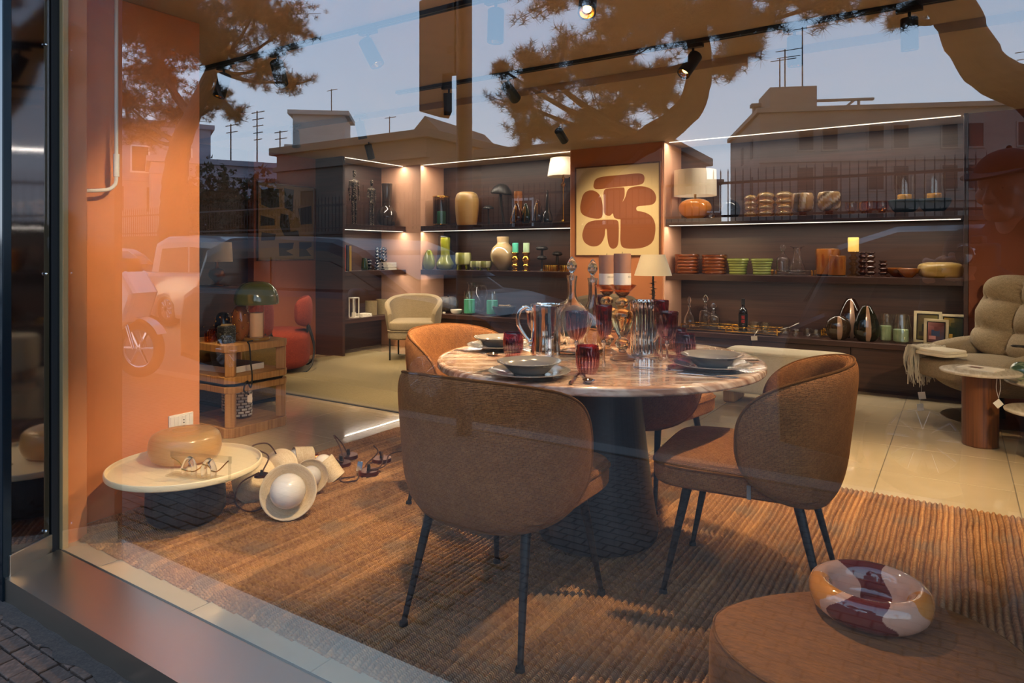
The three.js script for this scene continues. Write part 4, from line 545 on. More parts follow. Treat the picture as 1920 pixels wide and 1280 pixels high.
// middle shelf
function ringPot(label, x, r0, r1, h, mat, dots) { const t = thing('glass_planter', label, 'bowl', [x, S2, SZ], 0); const p = [[0, 0], [r0 * 0.92, 0]]; const n = 5; for (let i = 0; i <= n; i++) { const f = i / n, r = lerp(r0, r1, f * f), y = f * (h - 0.03); p.push([r * 0.93, y + 0.002], [r, y + 0.010], [r, y + h / n * 0.7], [r * 0.93, y + h / n * 0.82]); } p.push([r1 * 1.02, h], [r1 * 0.97, h], [r0 * 0.85, 0.02], [0, 0.015]); part(t, 'body', lathe(p, 64), mat); return t; }
ringPot('amber brown glass bowl with ringed sides, leftmost on the middle shelf', -2.275, 0.122, 0.124, 0.195, M.rootbeer); ringPot('amber brown glass bowl with ringed sides, second on the middle shelf', -2.0, 0.12, 0.122, 0.19, M.rootbeer);
ringPot('green flared glass bowl beside the brown glass bowls', -1.775, 0.083, 0.105, 0.155, M.jade); ringPot('green flared glass bowl beside the clear decanters', -1.552, 0.083, 0.103, 0.155, M.jade);
{ const t = thing('glass_tray', 'low clear tray with gold corners under the shelf decanters', 'tray', [-1.265, S2, -6.68]); part(t, 'plate', box(0.36, 0.006, 0.18, 0, 0.01, 0, 0.001), M.clear); for (const [x, z] of [[-0.17, 0.08], [0.17, 0.08], [-0.17, -0.08], [0.17, -0.08]]) part(t, 'corner_post', box(0.018, 0.05, 0.018, x, 0.025, z, 0.002), M.gold); part(t, 'rail', [box(0.36, 0.006, 0.006, 0, 0.045, 0.085), box(0.36, 0.006, 0.006, 0, 0.045, -0.085)], M.clear); }
function bottle(label, pos, prof, stop, group, m = M.clear) { const t = thing('glass_decanter', label, 'decanter', pos, 0, group); part(t, 'body', m === M.clear ? hollow(prof, 0.005, 44, 4, (a, y) => 1 + 0.02 * Math.cos(a * 14) * sm(0.02, 0.04, y) * (1 - sm(0.1, 0.13, y))) : latheS(prof, 40, 4), M.crystal); if (stop) part(t, 'stopper', latheS(stop, 24, 4), M.crystal); return t; }
bottle('clear square-shouldered decanter with a block stopper on the shelf tray', [-1.36, S2 + 0.013, -6.68], [[0, 0.01], [0.05, 0.0], [0.052, 0.02], [0.056, 0.09], [0.055, 0.14], [0.03, 0.17], [0.016, 0.19], [0.018, 0.21]], [[0, 0.20], [0.012, 0.205], [0.014, 0.215], [0.022, 0.225], [0.024, 0.262], [0.016, 0.27], [0, 0.27]], 'decanters on the middle shelf');
bottle('clear conical carafe with a wide flat rim on the shelf tray', [-1.235, S2 + 0.013, -6.68], [[0, 0.01], [0.066, 0.0], [0.07, 0.02], [0.066, 0.06], [0.045, 0.12], [0.034, 0.17], [0.034, 0.235], [0.06, 0.25], [0.062, 0.253]], null, 'decanters on the middle shelf');
{ const t = thing('honey_mug', 'large honey glass mug with oval windows at the middle of the shelf', 'mug', [-0.985, S2, -6.74]); part(t, 'body', lathe([[0, 0.012], [0.1, 0.012], [0.104, 0.02], [0.104, 0.24], [0.1, 0.245], [0.095, 0.24], [0.095, 0.02], [0, 0.016]], 48), M.honey); part(t, 'coaster', cyl(0.085, 0.09, 0.012, 0, 0, 0, 32), M.blackMatt); for (const a of [0.5, 1.15, 1.8, 2.45]) part(t, 'window', pad(0.014, 0.062, 0.004, 0.6, 0.6, 0, 0.14, 0.1045, 16, 10).rotateY(a - 1.4), M.amberLight); const u = thing('honey_mug', 'smaller honey glass mug standing before the large one', 'mug', [-0.895, S2, -6.62]); part(u, 'body', lathe([[0, 0.01], [0.07, 0.01], [0.073, 0.016], [0.073, 0.178], [0.07, 0.182], [0.066, 0.178], [0.066, 0.018], [0, 0.014]], 44), M.honey); part(u, 'coaster', cyl(0.066, 0.07, 0.01, 0, 0, 0, 32), M.blackMatt); for (const a of [0.7, 1.4, 2.1]) part(u, 'window', pad(0.011, 0.045, 0.003, 0.6, 0.6, 0, 0.11, 0.0735, 16, 10).rotateY(a - 1.4), M.amberLight); }
{ const t = thing('glass_candlestick', 'pale gold glass candlestick holding a yellow candle', 'candle holder', [-0.768, S2, -6.66]); const p = [[0, 0], [0.05, 0], [0.054, 0.008], [0.03, 0.022], [0.018, 0.035]]; for (let i = 0; i < 3; i++) { const y = 0.045 + i * 0.05; p.push([0.038, y + 0.018], [0.018, y + 0.04]); } p.push([0.03, 0.205], [0.054, 0.215], [0.05, 0.219], [0, 0.214]); part(t, 'stem', latheS(p, 32, 4), M.amberLight); pillar('yellow pillar candle on the pale gold candlestick', [-0.768, S2 + 0.217, -6.66], 0.043, 0.125, M.yellowWax); }
function beads(label, x, z, n, r, h) { const t = thing('bead_candlestick', label, 'candle holder', [x, S2, z], 0, 'dark brown bead candlesticks'); const p = [[0, 0], [r * 1.2, 0], [r * 1.25, 0.01]]; for (let i = 0; i < n; i++) { const y0 = 0.016 + i * (h - 0.03) / n, d = (h - 0.03) / n; p.push([r * 0.5, y0], [r * (1 - i * 0.06), y0 + d * 0.45], [r * 0.5, y0 + d * 0.95]); } p.push([r * 0.75, h - 0.008], [r * 0.75, h], [0, h - 0.01]); part(t, 'body', latheS(p, 32, 4), M.brownGloss); return t; }
beads('dark brown glossy bead candlestick right behind the gold candlestick', -0.705, -6.76, 4, 0.043, 0.215); beads('dark brown glossy bead candlestick in the middle of the three', -0.632, -6.66, 4, 0.045, 0.212); beads('shortest dark brown bead candlestick, by the shallow amber bowls', -0.54, -6.68, 3, 0.042, 0.142);
{ const f = (l, x, z, r) => { const t = thing('shallow_bowl', l, 'bowl', [x, S2, z], 0, 'shallow amber bowls'); part(t, 'dish', latheS([[0, 0.01], [r * 0.3, 0.0], [r * 0.5, 0.012], [r * 0.85, 0.045], [r, 0.075], [r * 0.96, 0.077], [r * 0.8, 0.05], [0, 0.016]], 44, 4), phy({ color: 0xa8652c, roughness: 0.1, transmission: 0.4, thickness: 0, side: THREE.DoubleSide, clearcoat: 1 })); }; f('shallow amber glass bowl behind, nearer the bead candlesticks', -0.435, -6.76, 0.103); f('shallow amber glass bowl in front, beside the squat mustard vase', -0.345, -6.60, 0.088); }
{ const t = thing('squat_vase', 'squat mustard frosted glass vase last on the middle shelf', 'vase', [-0.122, S2, -6.68]); part(t, 'body', latheS([[0, 0], [0.11, 0], [0.15, 0.015], [0.163, 0.06], [0.155, 0.105], [0.11, 0.125], [0.06, 0.128], [0.055, 0.122], [0.1, 0.118]], 56, 4), M.mustardFrost); }
// counter top
const CZ = -6.62, gw = 'stoppered crystal bottles on the counter';
const stp = (y, r, h) => [[0, y - 0.02], [0.009, y - 0.018], [0.010, y], [0.007, y + 0.008], [r, y + h * 0.5], [r * 0.7, y + h * 0.8], [0.003, y + h]];
bottle('slim crystal bottle with a teardrop stopper, left of the three on the counter', [-2.225, S3 + 0.025, CZ], [[0, 0.01], [0.05, 0.0], [0.055, 0.03], [0.05, 0.08], [0.03, 0.13], [0.015, 0.17], [0.014, 0.205], [0.022, 0.215]], stp(0.215, 0.018, 0.09), gw);
bottle('tallest crystal bottle with an oval stopper, middle of the three on the counter', [-2.08, S3 + 0.025, CZ - 0.05], [[0, 0.01], [0.055, 0.0], [0.06, 0.03], [0.06, 0.12], [0.05, 0.16], [0.022, 0.185], [0.02, 0.21], [0.025, 0.215]], stp(0.225, 0.027, 0.095), gw);
bottle('short crystal bottle with a ball stopper, right of the three on the counter', [-1.98, S3 + 0.025, CZ + 0.02], [[0, 0.01], [0.056, 0.0], [0.058, 0.03], [0.057, 0.09], [0.05, 0.12], [0.022, 0.145], [0.02, 0.17], [0.026, 0.175]], stp(0.18, 0.03, 0.065), gw);
function galleryTray(label, x, w, z, d) { const t = thing('gold_tray', label, 'tray', [x, S3, z], 0, 'gold gallery trays on the counter'); part(t, 'mirror_plate', box(w, 0.006, d, 0, 0.012, 0, 0.001), M.chrome); for (const [a, b] of [[-w / 2, d / 2], [w / 2, d / 2], [-w / 2, -d / 2], [w / 2, -d / 2]]) part(t, 'corner_post', box(0.01, 0.066, 0.01, a, 0.033, b, 0.001), M.gold); for (const s of [1, -1]) { part(t, 'rail', [box(w, 0.006, 0.006, 0, 0.058, s * d / 2), box(w, 0.006, 0.006, 0, 0.016, s * d / 2)], M.gold); part(t, 'rail', [box(0.006, 0.006, d, s * w / 2, 0.058, 0), box(0.006, 0.006, d, s * w / 2, 0.016, 0)], M.gold); } return t; }
galleryTray('gold gallery tray under the three crystal bottles', -2.02, 0.50, -6.63, 0.24); galleryTray('gold gallery tray holding the wine bottle and two tumblers', -1.60, 0.46, -6.6, 0.22);
{ const t = thing('wine_bottle', 'black wine bottle with red lettering on the gold tray', 'bottle', [-1.70, S3 + 0.017, -6.6]); part(t, 'bottle', latheS([[0, 0.004], [0.036, 0.0], [0.04, 0.006], [0.04, 0.02], [0.04, 0.06], [0.04, 0.12], [0.04, 0.165], [0.04, 0.185], [0.034, 0.205], [0.017, 0.225], [0.0145, 0.24], [0.0145, 0.29], [0.016, 0.292], [0.016, 0.303], [0, 0.304]], 40, 3), M.blackGloss); part(t, 'capsule', cyl(0.0165, 0.0165, 0.055, 0, 0.25, 0, 24), M.blackMatt);
  const lt = canvasTex(512, 256, (c, w, h) => { c.fillStyle = '#0d0b0b'; c.fillRect(0, 0, w, h); c.fillStyle = '#d3201c'; c.font = 'bold 92px sans-serif'; c.textAlign = 'center'; c.fillText('NE', w / 2, 100); c.fillText('RO', w / 2, 182); c.fillStyle = '#c9c4bc'; c.font = '18px sans-serif'; c.fillText('primitivo', w / 2, 222); });
  part(t, 'label', new THREE.CylinderGeometry(0.0418, 0.0418, 0.12, 32, 1, true, -Math.PI / 2 + 0.25, Math.PI).translate(0, 0.105, 0), std({ map: lt, roughness: 0.5 }), 'black label with red letters'); }
{ const f = (l, x) => { const t = thing('crystal_tumbler', l, 'tumbler', [x, S3 + 0.016, -6.59], 0, 'crystal tumblers on the gold tray'); part(t, 'glass', latheS([[0, 0.002], [0.036, 0.0], [0.039, 0.01], [0.043, 0.095], [0.041, 0.096], [0.037, 0.02], [0, 0.016]], 60, 3, (a, y) => 1 + 0.03 * Math.cos(a * 12 + y * 160) * (1 - sm(0.06, 0.07, y))), M.clear); }; f('cut crystal tumbler next to the wine bottle', -1.595); f('cut crystal tumbler at the right end of the gold tray', -1.495);
  const p = thing('price_tag', 'small white price tag hanging from the gold tray on a ribbon', 'tag', [-1.555, S3, -6.412]); part(p, 'card', box(0.055, 0.04, 0.001, 0, -0.022, 0.0, 0.0003).rotateZ(0.1), M.paper); part(p, 'ribbon', tube([[0, 0.0, 0], [0.01, 0.022, -0.02], [0.02, 0.05, -0.07]], 0.002, 10, 6), M.white); }
{ const f = (l, x, z, r, h) => { const t = thing('crystal_votive', l, 'candle holder', [x, S3, z], 0, 'low crystal votives on the counter'); part(t, 'glass', latheS([[0, 0.004], [r * 0.8, 0], [r, 0.012], [r * 0.95, h * 0.6], [r, h], [r * 0.86, h], [r * 0.8, 0.014], [0, 0.012]], 32, 3), M.clear); };
  f('low crystal votive with a silver spoon resting in it', -1.325, -6.62, 0.042, 0.07); f('round crystal votive right of the one with the spoon', -1.225, -6.58, 0.035, 0.06); f('crystal votive in the middle of the row', -1.14, -6.64, 0.04, 0.07); f('crystal votive at the right of the row, near the gold box', -1.06, -6.6, 0.043, 0.068);
  single('silver_spoon', taper([[-0.04, 0.05, 0], [0.04, 0.075, 0], [0.12, 0.115, 0]], [0.004, 0.003, 0.006], 12, 8), M.silver, 'silver spoon leaning out of a crystal votive', 'spoon', [-1.33, S3, -6.62]);
  galleryTray('small gold gallery tray behind the row of crystal votives', -0.965, 0.12, -6.72, 0.12); }
function teardrop(label, x, z, r, h, col, round) { const t = thing('stripe_vase', label, 'vase', [x, S3, z], 0.35, 'dark glass vases with a pale stripe'); const p = round ? [[0, 0], [r * 0.5, 0], [r * 0.85, h * 0.16], [r, h * 0.48], [r * 0.85, h * 0.8], [r * 0.45, h * 0.97], [r * 0.3, h]] : [[0, 0], [r * 0.6, 0], [r * 0.92, h * 0.14], [r, h * 0.34], [r * 0.86, h * 0.6], [r * 0.58, h * 0.84], [r * 0.32, h * 0.99], [r * 0.28, h]]; part(t, 'body', latheS(p, 48, 5).scale(1, 1, 0.62), phy({ color: col, roughness: 0.06, transmission: 0.5, thickness: 0, side: THREE.DoubleSide, clearcoat: 1 })); const prof = smooth(p, 5); part(t, 'stripe', grid(6, prof.length - 1, (u, v) => { const q = prof[Math.round(v * (prof.length - 1))], a = Math.PI / 2 + (u - 0.5) * 0.42; return [(q[0] + 0.0015) * Math.cos(a), q[1], (q[0] + 0.0015) * Math.sin(a) * 0.62]; }), phy({ color: 0xb08a70, roughness: 0.15, clearcoat: 1 }), 'pale pink band'); return t; }
teardrop('tall dark brown teardrop vase with a pink stripe, standing behind the other two', -0.80, -6.74, 0.108, 0.35, 0x3a2118); teardrop('round smoky vase with a pink stripe, in front of the tall one', -0.875, -6.55, 0.103, 0.205, 0x5a4530, true); teardrop('dark green teardrop vase with a pink stripe, right of the other two', -0.655, -6.56, 0.103, 0.30, 0x2a2a18);
{ const f = (l, l2, x, z, rb, rt, h, ch) => { const t = thing('glass_hurricane', l, 'candle holder', [x, S3, z], 0, 'clear hurricanes on the counter'); part(t, 'glass', latheS([[0, 0.006], [rb, 0.0], [rb * 1.02, 0.012], [lerp(rb, rt, 0.5), h * 0.5], [rt, h], [rt * 0.97, h], [rb * 0.96, 0.014], [0, 0.013]], 40, 3), M.clear); pillar(l2, [x, S3 + 0.014, z], rb * 0.68, ch, M.paleGreenWax, null, 'green candles in the counter hurricanes'); }; f('clear cylinder hurricane right of the striped vases', 'pale green candle in the cylinder hurricane', -0.515, -6.62, 0.06, 0.055, 0.235, 0.12); f('clear hurricane narrowing upward, beside the photo frames', 'pale green candle in the narrowing hurricane', -0.40, -6.58, 0.082, 0.058, 0.24, 0.10); }
{ const photo = (a, b, c) => canvasTex(128, 128, (x, w, h) => { const q = x.createLinearGradient(0, 0, w, h); q.addColorStop(0, a); q.addColorStop(0.5, b); q.addColorStop(1, c); x.fillStyle = q; x.fillRect(0, 0, w, h); x.fillStyle = c; x.fillRect(30, 50, 60, 40); x.fillStyle = a; x.fillRect(12, 88, 50, 22); x.fillStyle = b; x.fillRect(50, 30, 34, 26); });
  const f = (l, x, z, w, h, map) => { const t = thing('framed_photo', l, 'picture frame', [x, S3, z], R(-8), 'photo frames on the counter'); const i = new THREE.Group(); i.name = 'tilted_frame'; i.rotation.x = -0.12; t.add(i); part(i, 'moulding', [box(w, 0.022, 0.016, 0, 0.011, 0), box(w, 0.022, 0.016, 0, h - 0.011, 0), box(0.022, h, 0.016, -w / 2 + 0.011, h / 2, 0), box(0.022, h, 0.016, w / 2 - 0.011, h / 2, 0)], phy({ color: 0xd8c8a0, roughness: 0.3, metalness: 0.3 })); part(i, 'inner_rim', [box(w - 0.05, 0.006, 0.008, 0, 0.026, 0.006), box(w - 0.05, 0.006, 0.008, 0, h - 0.026, 0.006), box(0.006, h - 0.05, 0.008, -w / 2 + 0.026, h / 2, 0.006), box(0.006, h - 0.05, 0.008, w / 2 - 0.026, h / 2, 0.006)], M.blackMatt); part(i, 'photo', new THREE.PlaneGeometry(w - 0.05, h - 0.05).translate(0, h / 2, 0.003), std({ map, roughness: 0.3 })); part(i, 'back', box(w - 0.02, h - 0.02, 0.004, 0, h / 2, -0.004), M.blackMatt); };
  f('cream photo frame standing at the back left of the three', -0.215, -6.70, 0.205, 0.265, photo('#4a3a2c', '#6e6230', '#2e2a1c')); f('small cream photo frame in front, showing a pink house', -0.15, -6.55, 0.175, 0.215, photo('#c89090', '#6a3a34', '#3a4a6a')); f('silver photo frame at right behind the armchair, showing trees', -0.035, -6.68, 0.19, 0.25, photo('#b08a3a', '#3c3a1c', '#26301c')); }

// ---------------------------------------------------------------- wares left of the painting
const LZ = -6.74, S3L = 0.45;
{ const f = (l, x, z, r, h) => { const t = thing('smoked_hurricane', l, 'candle holder', [x, S1, z], 0, 'smoked glass hurricanes with brass rims'); part(t, 'glass', lathe([[r, 0.02], [r, h - 0.008]], 40), M.smokePale ??= glass(0xb5a898)); part(t, 'rim', new THREE.TorusGeometry(r, 0.005, 8, 40).rotateX(Math.PI / 2).translate(0, h - 0.006, 0), M.gold); part(t, 'base', latheS([[0, 0], [r * 0.5, 0], [r * 0.6, 0.012], [r, 0.018], [r, 0.026], [0, 0.026]], 32, 3), M.brass); }; f('smoked glass hurricane half hidden behind the one with the turquoise candle', -5.565, -6.82, 0.085, 0.345); f('smoked glass hurricane with a brass rim and a turquoise candle inside', -5.42, -6.68, 0.107, 0.375); pillar('turquoise pillar candle inside the smoked hurricane', [-5.42, S1 + 0.027, -6.68], 0.053, 0.16, M.aqua); }
{ const t = thing('barrel_vase', 'tall mustard barrel vase of brushed glass on the upper left shelf', 'vase', [-5.065, S1, LZ]); part(t, 'body', latheS([[0, 0], [0.105, 0], [0.118, 0.01], [0.135, 0.10], [0.147, 0.25], [0.142, 0.34], [0.118, 0.395], [0.07, 0.415], [0.065, 0.408], [0.11, 0.385]], 56, 4), M.amberFrost); }
{ const t = thing('iron_mushroom', 'dark iron mushroom sculpture with a tilted cap on the upper shelf', 'sculpture', [-4.64, S1, -6.80]); part(t, 'cap', latheS([[0, 0.50], [0.05, 0.49], [0.105, 0.44], [0.128, 0.385], [0.12, 0.375], [0.05, 0.40], [0, 0.41]], 40, 4).rotateZ(-0.12), M.darkIron); part(t, 'stem', taper([[0.03, 0.4, 0], [0.05, 0.2, 0], [0.085, 0.0, 0]], [0.02, 0.012, 0.016], 14, 12), M.darkIron); const u = thing('iron_mushroom', 'small dark iron mushroom sculpture left of the larger one', 'sculpture', [-4.77, S1, -6.78]); part(u, 'cap', latheS([[0, 0.245], [0.04, 0.235], [0.07, 0.205], [0.065, 0.20], [0, 0.212]], 32, 4), M.darkIron); part(u, 'stem', taper([[0, 0.21, 0], [0.0, 0.1, 0], [0.01, 0, 0]], [0.012, 0.009, 0.02], 10, 12), M.darkIron); }
{ const t = thing('bottle_vase', 'amber bottle vase with a straight wide neck and sloping foot', 'vase', [-4.315, S1, LZ]); part(t, 'body', latheS([[0, 0], [0.085, 0], [0.098, 0.02], [0.09, 0.09], [0.055, 0.15], [0.05, 0.20], [0.05, 0.385], [0.046, 0.386], [0.045, 0.2]], 44, 4), phy({ color: 0x9a5c2a, roughness: 0.15, transmission: 0.3, thickness: 0, side: THREE.DoubleSide, clearcoat: 1 })); }
{ const f = (l, x, z, r, h, m) => { const t = thing('glass_knot', l, 'ornament', [x, S1, z], 0, 'glossy dark glass drops'); part(t, 'body', latheS([[0, 0], [r * 0.6, 0], [r, h * 0.25], [r * 0.85, h * 0.6], [r * 0.35, h * 0.92], [r * 0.2, h]], 40, 4).scale(1, 1, 0.7), m); part(t, 'ribbon', tube([[-r * 0.9, h * 0.15, r * 0.5], [-r * 0.3, h * 0.5, r * 0.62], [0, h * 0.85, r * 0.35], [r * 0.25, h * 0.5, r * 0.65], [r * 0.1, h * 0.1, r * 0.6]], 0.006, 30, 8), M.gold); }; f('glossy copper and dark glass drop before the amber bottle vase', -4.245, -6.6, 0.07, 0.235, M.brownGloss); f('dark green glass drop right of the amber bottle vase', -4.16, -6.66, 0.06, 0.235, phy({ color: 0x1c2a1c, roughness: 0.06, clearcoat: 1 })); f('glossy dark glass drop with copper reflections, farther right', -4.0, -6.66, 0.062, 0.27, M.brownGloss);
  const u = thing('glass_spire', 'dark glass ball with a tall pointed spire beside the tall lamp', 'ornament', [-3.86, S1, -6.64]); part(u, 'body', latheS([[0, 0], [0.05, 0], [0.058, 0.05], [0.045, 0.11], [0.03, 0.14], [0.022, 0.22], [0.006, 0.37], [0, 0.375]], 32, 4), M.blackGloss); }
lampTable('table_lamp', 'tall brass stick lamp with a cream shade at the shelf end by the painting', [-3.735, S1, -6.78], (t) => { part(t, 'foot', latheS([[0, 0], [0.07, 0], [0.068, 0.012], [0.03, 0.022], [0.014, 0.04]], 32, 3), M.brass); part(t, 'stem', latheS([[0.011, 0.03], [0.011, 0.40], [0.018, 0.41], [0.03, 0.44], [0.02, 0.455], [0.012, 0.47], [0.018, 0.50], [0.01, 0.53], [0, 0.56]], 20, 3), M.brass); part(t, 'shade', shadeGeo(0.18, 0.145, 0.205, 0.53), M.shade); });
{ const f = (l, x, z, prof, m, sc) => { const t = thing('green_vase', l, 'vase', [x, S2, z], 0, 'olive glass vases'); const g = latheS(prof, 48, 4); if (sc) g.scale(1, 1, sc); part(t, 'body', g, m); }; f('egg-shaped olive glass vase leaning low at the left shelf end', -5.54, -6.58, [[0, 0], [0.05, 0], [0.085, 0.05], [0.082, 0.12], [0.055, 0.2], [0.025, 0.245], [0, 0.25]], M.lime, 0.7); f('tall dark brown glass vase with an uneven rim behind the green bottle', -5.46, -6.80, [[0, 0], [0.1, 0], [0.112, 0.03], [0.098, 0.2], [0.085, 0.38], [0.08, 0.43], [0.075, 0.43], [0.09, 0.2]], M.darkGlass); f('bright olive glass bottle vase with a wide belly and straight neck', -5.34, -6.66, [[0, 0], [0.06, 0], [0.10, 0.025], [0.112, 0.07], [0.085, 0.125], [0.062, 0.17], [0.058, 0.25], [0.06, 0.40], [0.056, 0.401], [0.054, 0.2]], M.lime); }
function footBowl(label, x, z, r, h) { const t = thing('footed_bowl', label, 'bowl', [x, S2, z], 0, 'pale green footed glass bowls'); part(t, 'bowl', tint(latheS([[0, h * 0.28], [r * 0.8, h * 0.28], [r, h * 0.36], [r, h], [r * 0.94, h], [r * 0.93, h * 0.42], [0, h * 0.34]], 60, 3), (px, y, pz) => { const a = Math.atan2(pz, px), q = Math.sin(a * 4); return q > 0.1 ? [0.60, 0.60, 0.30] : [0.22, 0.22, 0.05]; }), M.sageStripe ??= phy({ vertexColors: true, roughness: 0.15, clearcoat: 1 })); for (let i = 0; i < 4; i++) { const a = i * Math.PI / 2 + 0.4; part(t, 'foot', taper([[Math.cos(a) * r * 0.7, h * 0.3, Math.sin(a) * r * 0.7], [Math.cos(a) * r * 0.85, 0, Math.sin(a) * r * 0.85]], [r * 0.2, r * 0.12], 4, 10), M.lime); } return t; }
footBowl('tallest pale green footed glass bowl, right of the olive bottle', -5.09, -6.7, 0.095, 0.21); footBowl('small pale green footed bowl beside the tallest one', -4.895, -6.68, 0.06, 0.11); footBowl('small pale green footed bowl next to the beige gourd vase', -4.735, -6.66, 0.078, 0.11);
{ const t = thing('gourd_vase', 'round glossy beige vase with a short neck on the middle left shelf', 'vase', [-4.53, S2, -6.74]); part(t, 'body', latheS([[0, 0], [0.05, 0], [0.07, 0.02], [0.13, 0.10], [0.152, 0.19], [0.125, 0.27], [0.08, 0.315], [0.072, 0.33], [0.074, 0.40], [0.069, 0.401], [0.066, 0.33]], 56, 5), M.gourd); }
{ const f = (l, l2, x, m) => { const t = thing('gold_candlestick', l, 'candle holder', [x, S2, -6.68], 0, 'bubbled gold candlesticks'); part(t, 'stem', latheS([[0, 0], [0.044, 0], [0.046, 0.008], [0.028, 0.02], [0.026, 0.03], [0.044, 0.06], [0.03, 0.085], [0.048, 0.125], [0.036, 0.165], [0.026, 0.175], [0.044, 0.20], [0.046, 0.212], [0, 0.21]], 32, 4), M.gold); pillar(l2, [x, S2 + 0.211, -6.68], 0.036, 0.112, m, null); }; f('shiny gold bubble candlestick under the turquoise candle', 'turquoise candle on the left gold candlestick', -4.315, M.aqua); f('shiny gold bubble candlestick under the pale green candle', 'pale green candle on the right gold candlestick', -4.165, M.paleGreenWax); }
{ const cap = (t, y, r) => part(t, 'cap', latheS([[0, y], [r * 0.5, y - 0.002], [r, y - 0.022], [r * 0.95, y - 0.04], [r * 0.3, y - 0.05], [0, y - 0.05]], 36, 3, (a) => 1 + 0.06 * Math.cos(a * 9)), M.darkIron); const t = thing('mushroom_candlestick', 'double dark iron mushroom candlestick, one cap above the other', 'candle holder', [-3.98, S2, -6.72]); cap(t, 0.288, 0.066); cap(t, 0.18, 0.055); part(t, 'stem', latheS([[0, 0], [0.03, 0], [0.028, 0.008], [0.012, 0.03], [0.012, 0.24], [0, 0.245]], 20, 3), M.darkIron); const u = thing('mushroom_candlestick', 'single dark iron mushroom candlestick behind the gold ribbed bowls', 'candle holder', [-3.835, S2, -6.82]); cap(u, 0.225, 0.055); part(u, 'stem', latheS([[0, 0], [0.032, 0], [0.028, 0.008], [0.013, 0.03], [0.013, 0.18], [0, 0.182]], 20, 3), M.darkIron);
  const g = (l, x) => { const w = thing('ribbed_gold_bowl', l, 'bowl', [x, S2, -6.66], 0, 'ribbed gold bowls'); part(w, 'body', lathe([[0, 0.003], [0.08, 0.0], [0.086, 0.004], [0.086, 0.07], [0.082, 0.07], [0.08, 0.01], [0, 0.008]], 144, (a, y, r) => 1 + (r > 0.05 ? 0.035 * Math.cos(a * 24) : 0)), M.gold); }; g('ribbed gold bowl in front of the single iron mushroom', -3.83); g('ribbed gold bowl at the shelf end against the orange column', -3.615); }
{ const t = thing('ceramic_pumpkin', 'grey brown ceramic pumpkin on the left counter beside the armchair', 'ornament', [-5.30, S3L, -6.66]); part(t, 'body', latheS([[0, 0.02], [0.06, 0.0], [0.115, 0.03], [0.138, 0.09], [0.125, 0.155], [0.07, 0.195], [0.02, 0.185], [0, 0.175]], 120, 5, (a) => 0.90 + 0.10 * Math.pow(Math.abs(Math.sin(a * 5)), 0.5)), M.pumpkin); part(t, 'stalk', taper([[0, 0.175, 0], [0.005, 0.2, 0], [0.015, 0.215, 0]], [0.014, 0.01, 0.012], 6, 10), M.darkIron); const tg = thing('price_tag', 'tiny white tag lying before the ceramic pumpkin', 'tag', [-5.23, S3L, -6.50]); part(tg, 'card', box(0.035, 0.02, 0.012, 0, 0.01, 0, 0.002), M.paper); }
{ const t = thing('small_dish', 'small shallow cream dish on the left counter', 'dish', [-5.09, S3L, -6.56]); part(t, 'dish', latheS([[0, 0.008], [0.045, 0.0], [0.06, 0.012], [0.073, 0.05], [0.069, 0.051], [0.054, 0.016], [0, 0.013]], 40, 3), M.white); }
{ const t = thing('glass_jug', 'large rounded clear glass jug behind the turquoise candles', 'jug', [-4.97, S3L, -6.78]); part(t, 'body', latheS([[0, 0.006], [0.09, 0.0], [0.12, 0.03], [0.138, 0.11], [0.125, 0.2], [0.092, 0.29], [0.085, 0.34], [0.108, 0.375], [0.105, 0.377]], 48, 4), M.clear); part(t, 'handle', tube([[0.09, 0.33, 0], [0.14, 0.34, 0], [0.17, 0.27, 0], [0.14, 0.16, 0]], 0.009, 24, 10), M.crystal); }
{ const f = (l, l2, x, z, h, ch) => { const t = thing('taper_hurricane', l, 'candle holder', [x, S3L, z], 0, 'clear hurricanes with turquoise candles'); part(t, 'glass', latheS([[0, 0.01], [0.083, 0.0], [0.085, 0.02], [0.072, h * 0.6], [0.06, h], [0.058, h], [0.07, h * 0.6], [0, 0.014]], 40, 3), M.clear); pillar(l2, [x, S3L + 0.016, z], 0.066, ch, M.aqua, null); }; f('clear hurricane with a thick turquoise candle before the jug', 'thick turquoise candle in the hurricane before the jug', -4.905, -6.58, 0.275, 0.165); f('clear hurricane with a turquoise candle right of the jug', 'turquoise candle in the hurricane right of the jug', -4.615, -6.64, 0.28, 0.16); }
{ const t = thing('wooden_bowl', 'dark round wooden bowl at the right of the left counter', 'bowl', [-4.43, S3L, -6.62]); part(t, 'body', latheS([[0, 0.008], [0.05, 0.0], [0.10, 0.03], [0.135, 0.09], [0.138, 0.115], [0.13, 0.115], [0.09, 0.04], [0, 0.02]], 48, 4), phy({ color: 0x3a2a1c, roughness: 0.3 })); single('salad_servers', [taper([[-0.06, 0.12, 0], [0.06, 0.125, 0.03], [0.12, 0.13, 0.05]], [0.01, 0.006, 0.012], 10, 8)], phy({ color: 0xd8b98a, roughness: 0.4 }), 'pale wooden server resting across the dark bowl', 'utensil', [-4.44, S3L, -6.62]); }
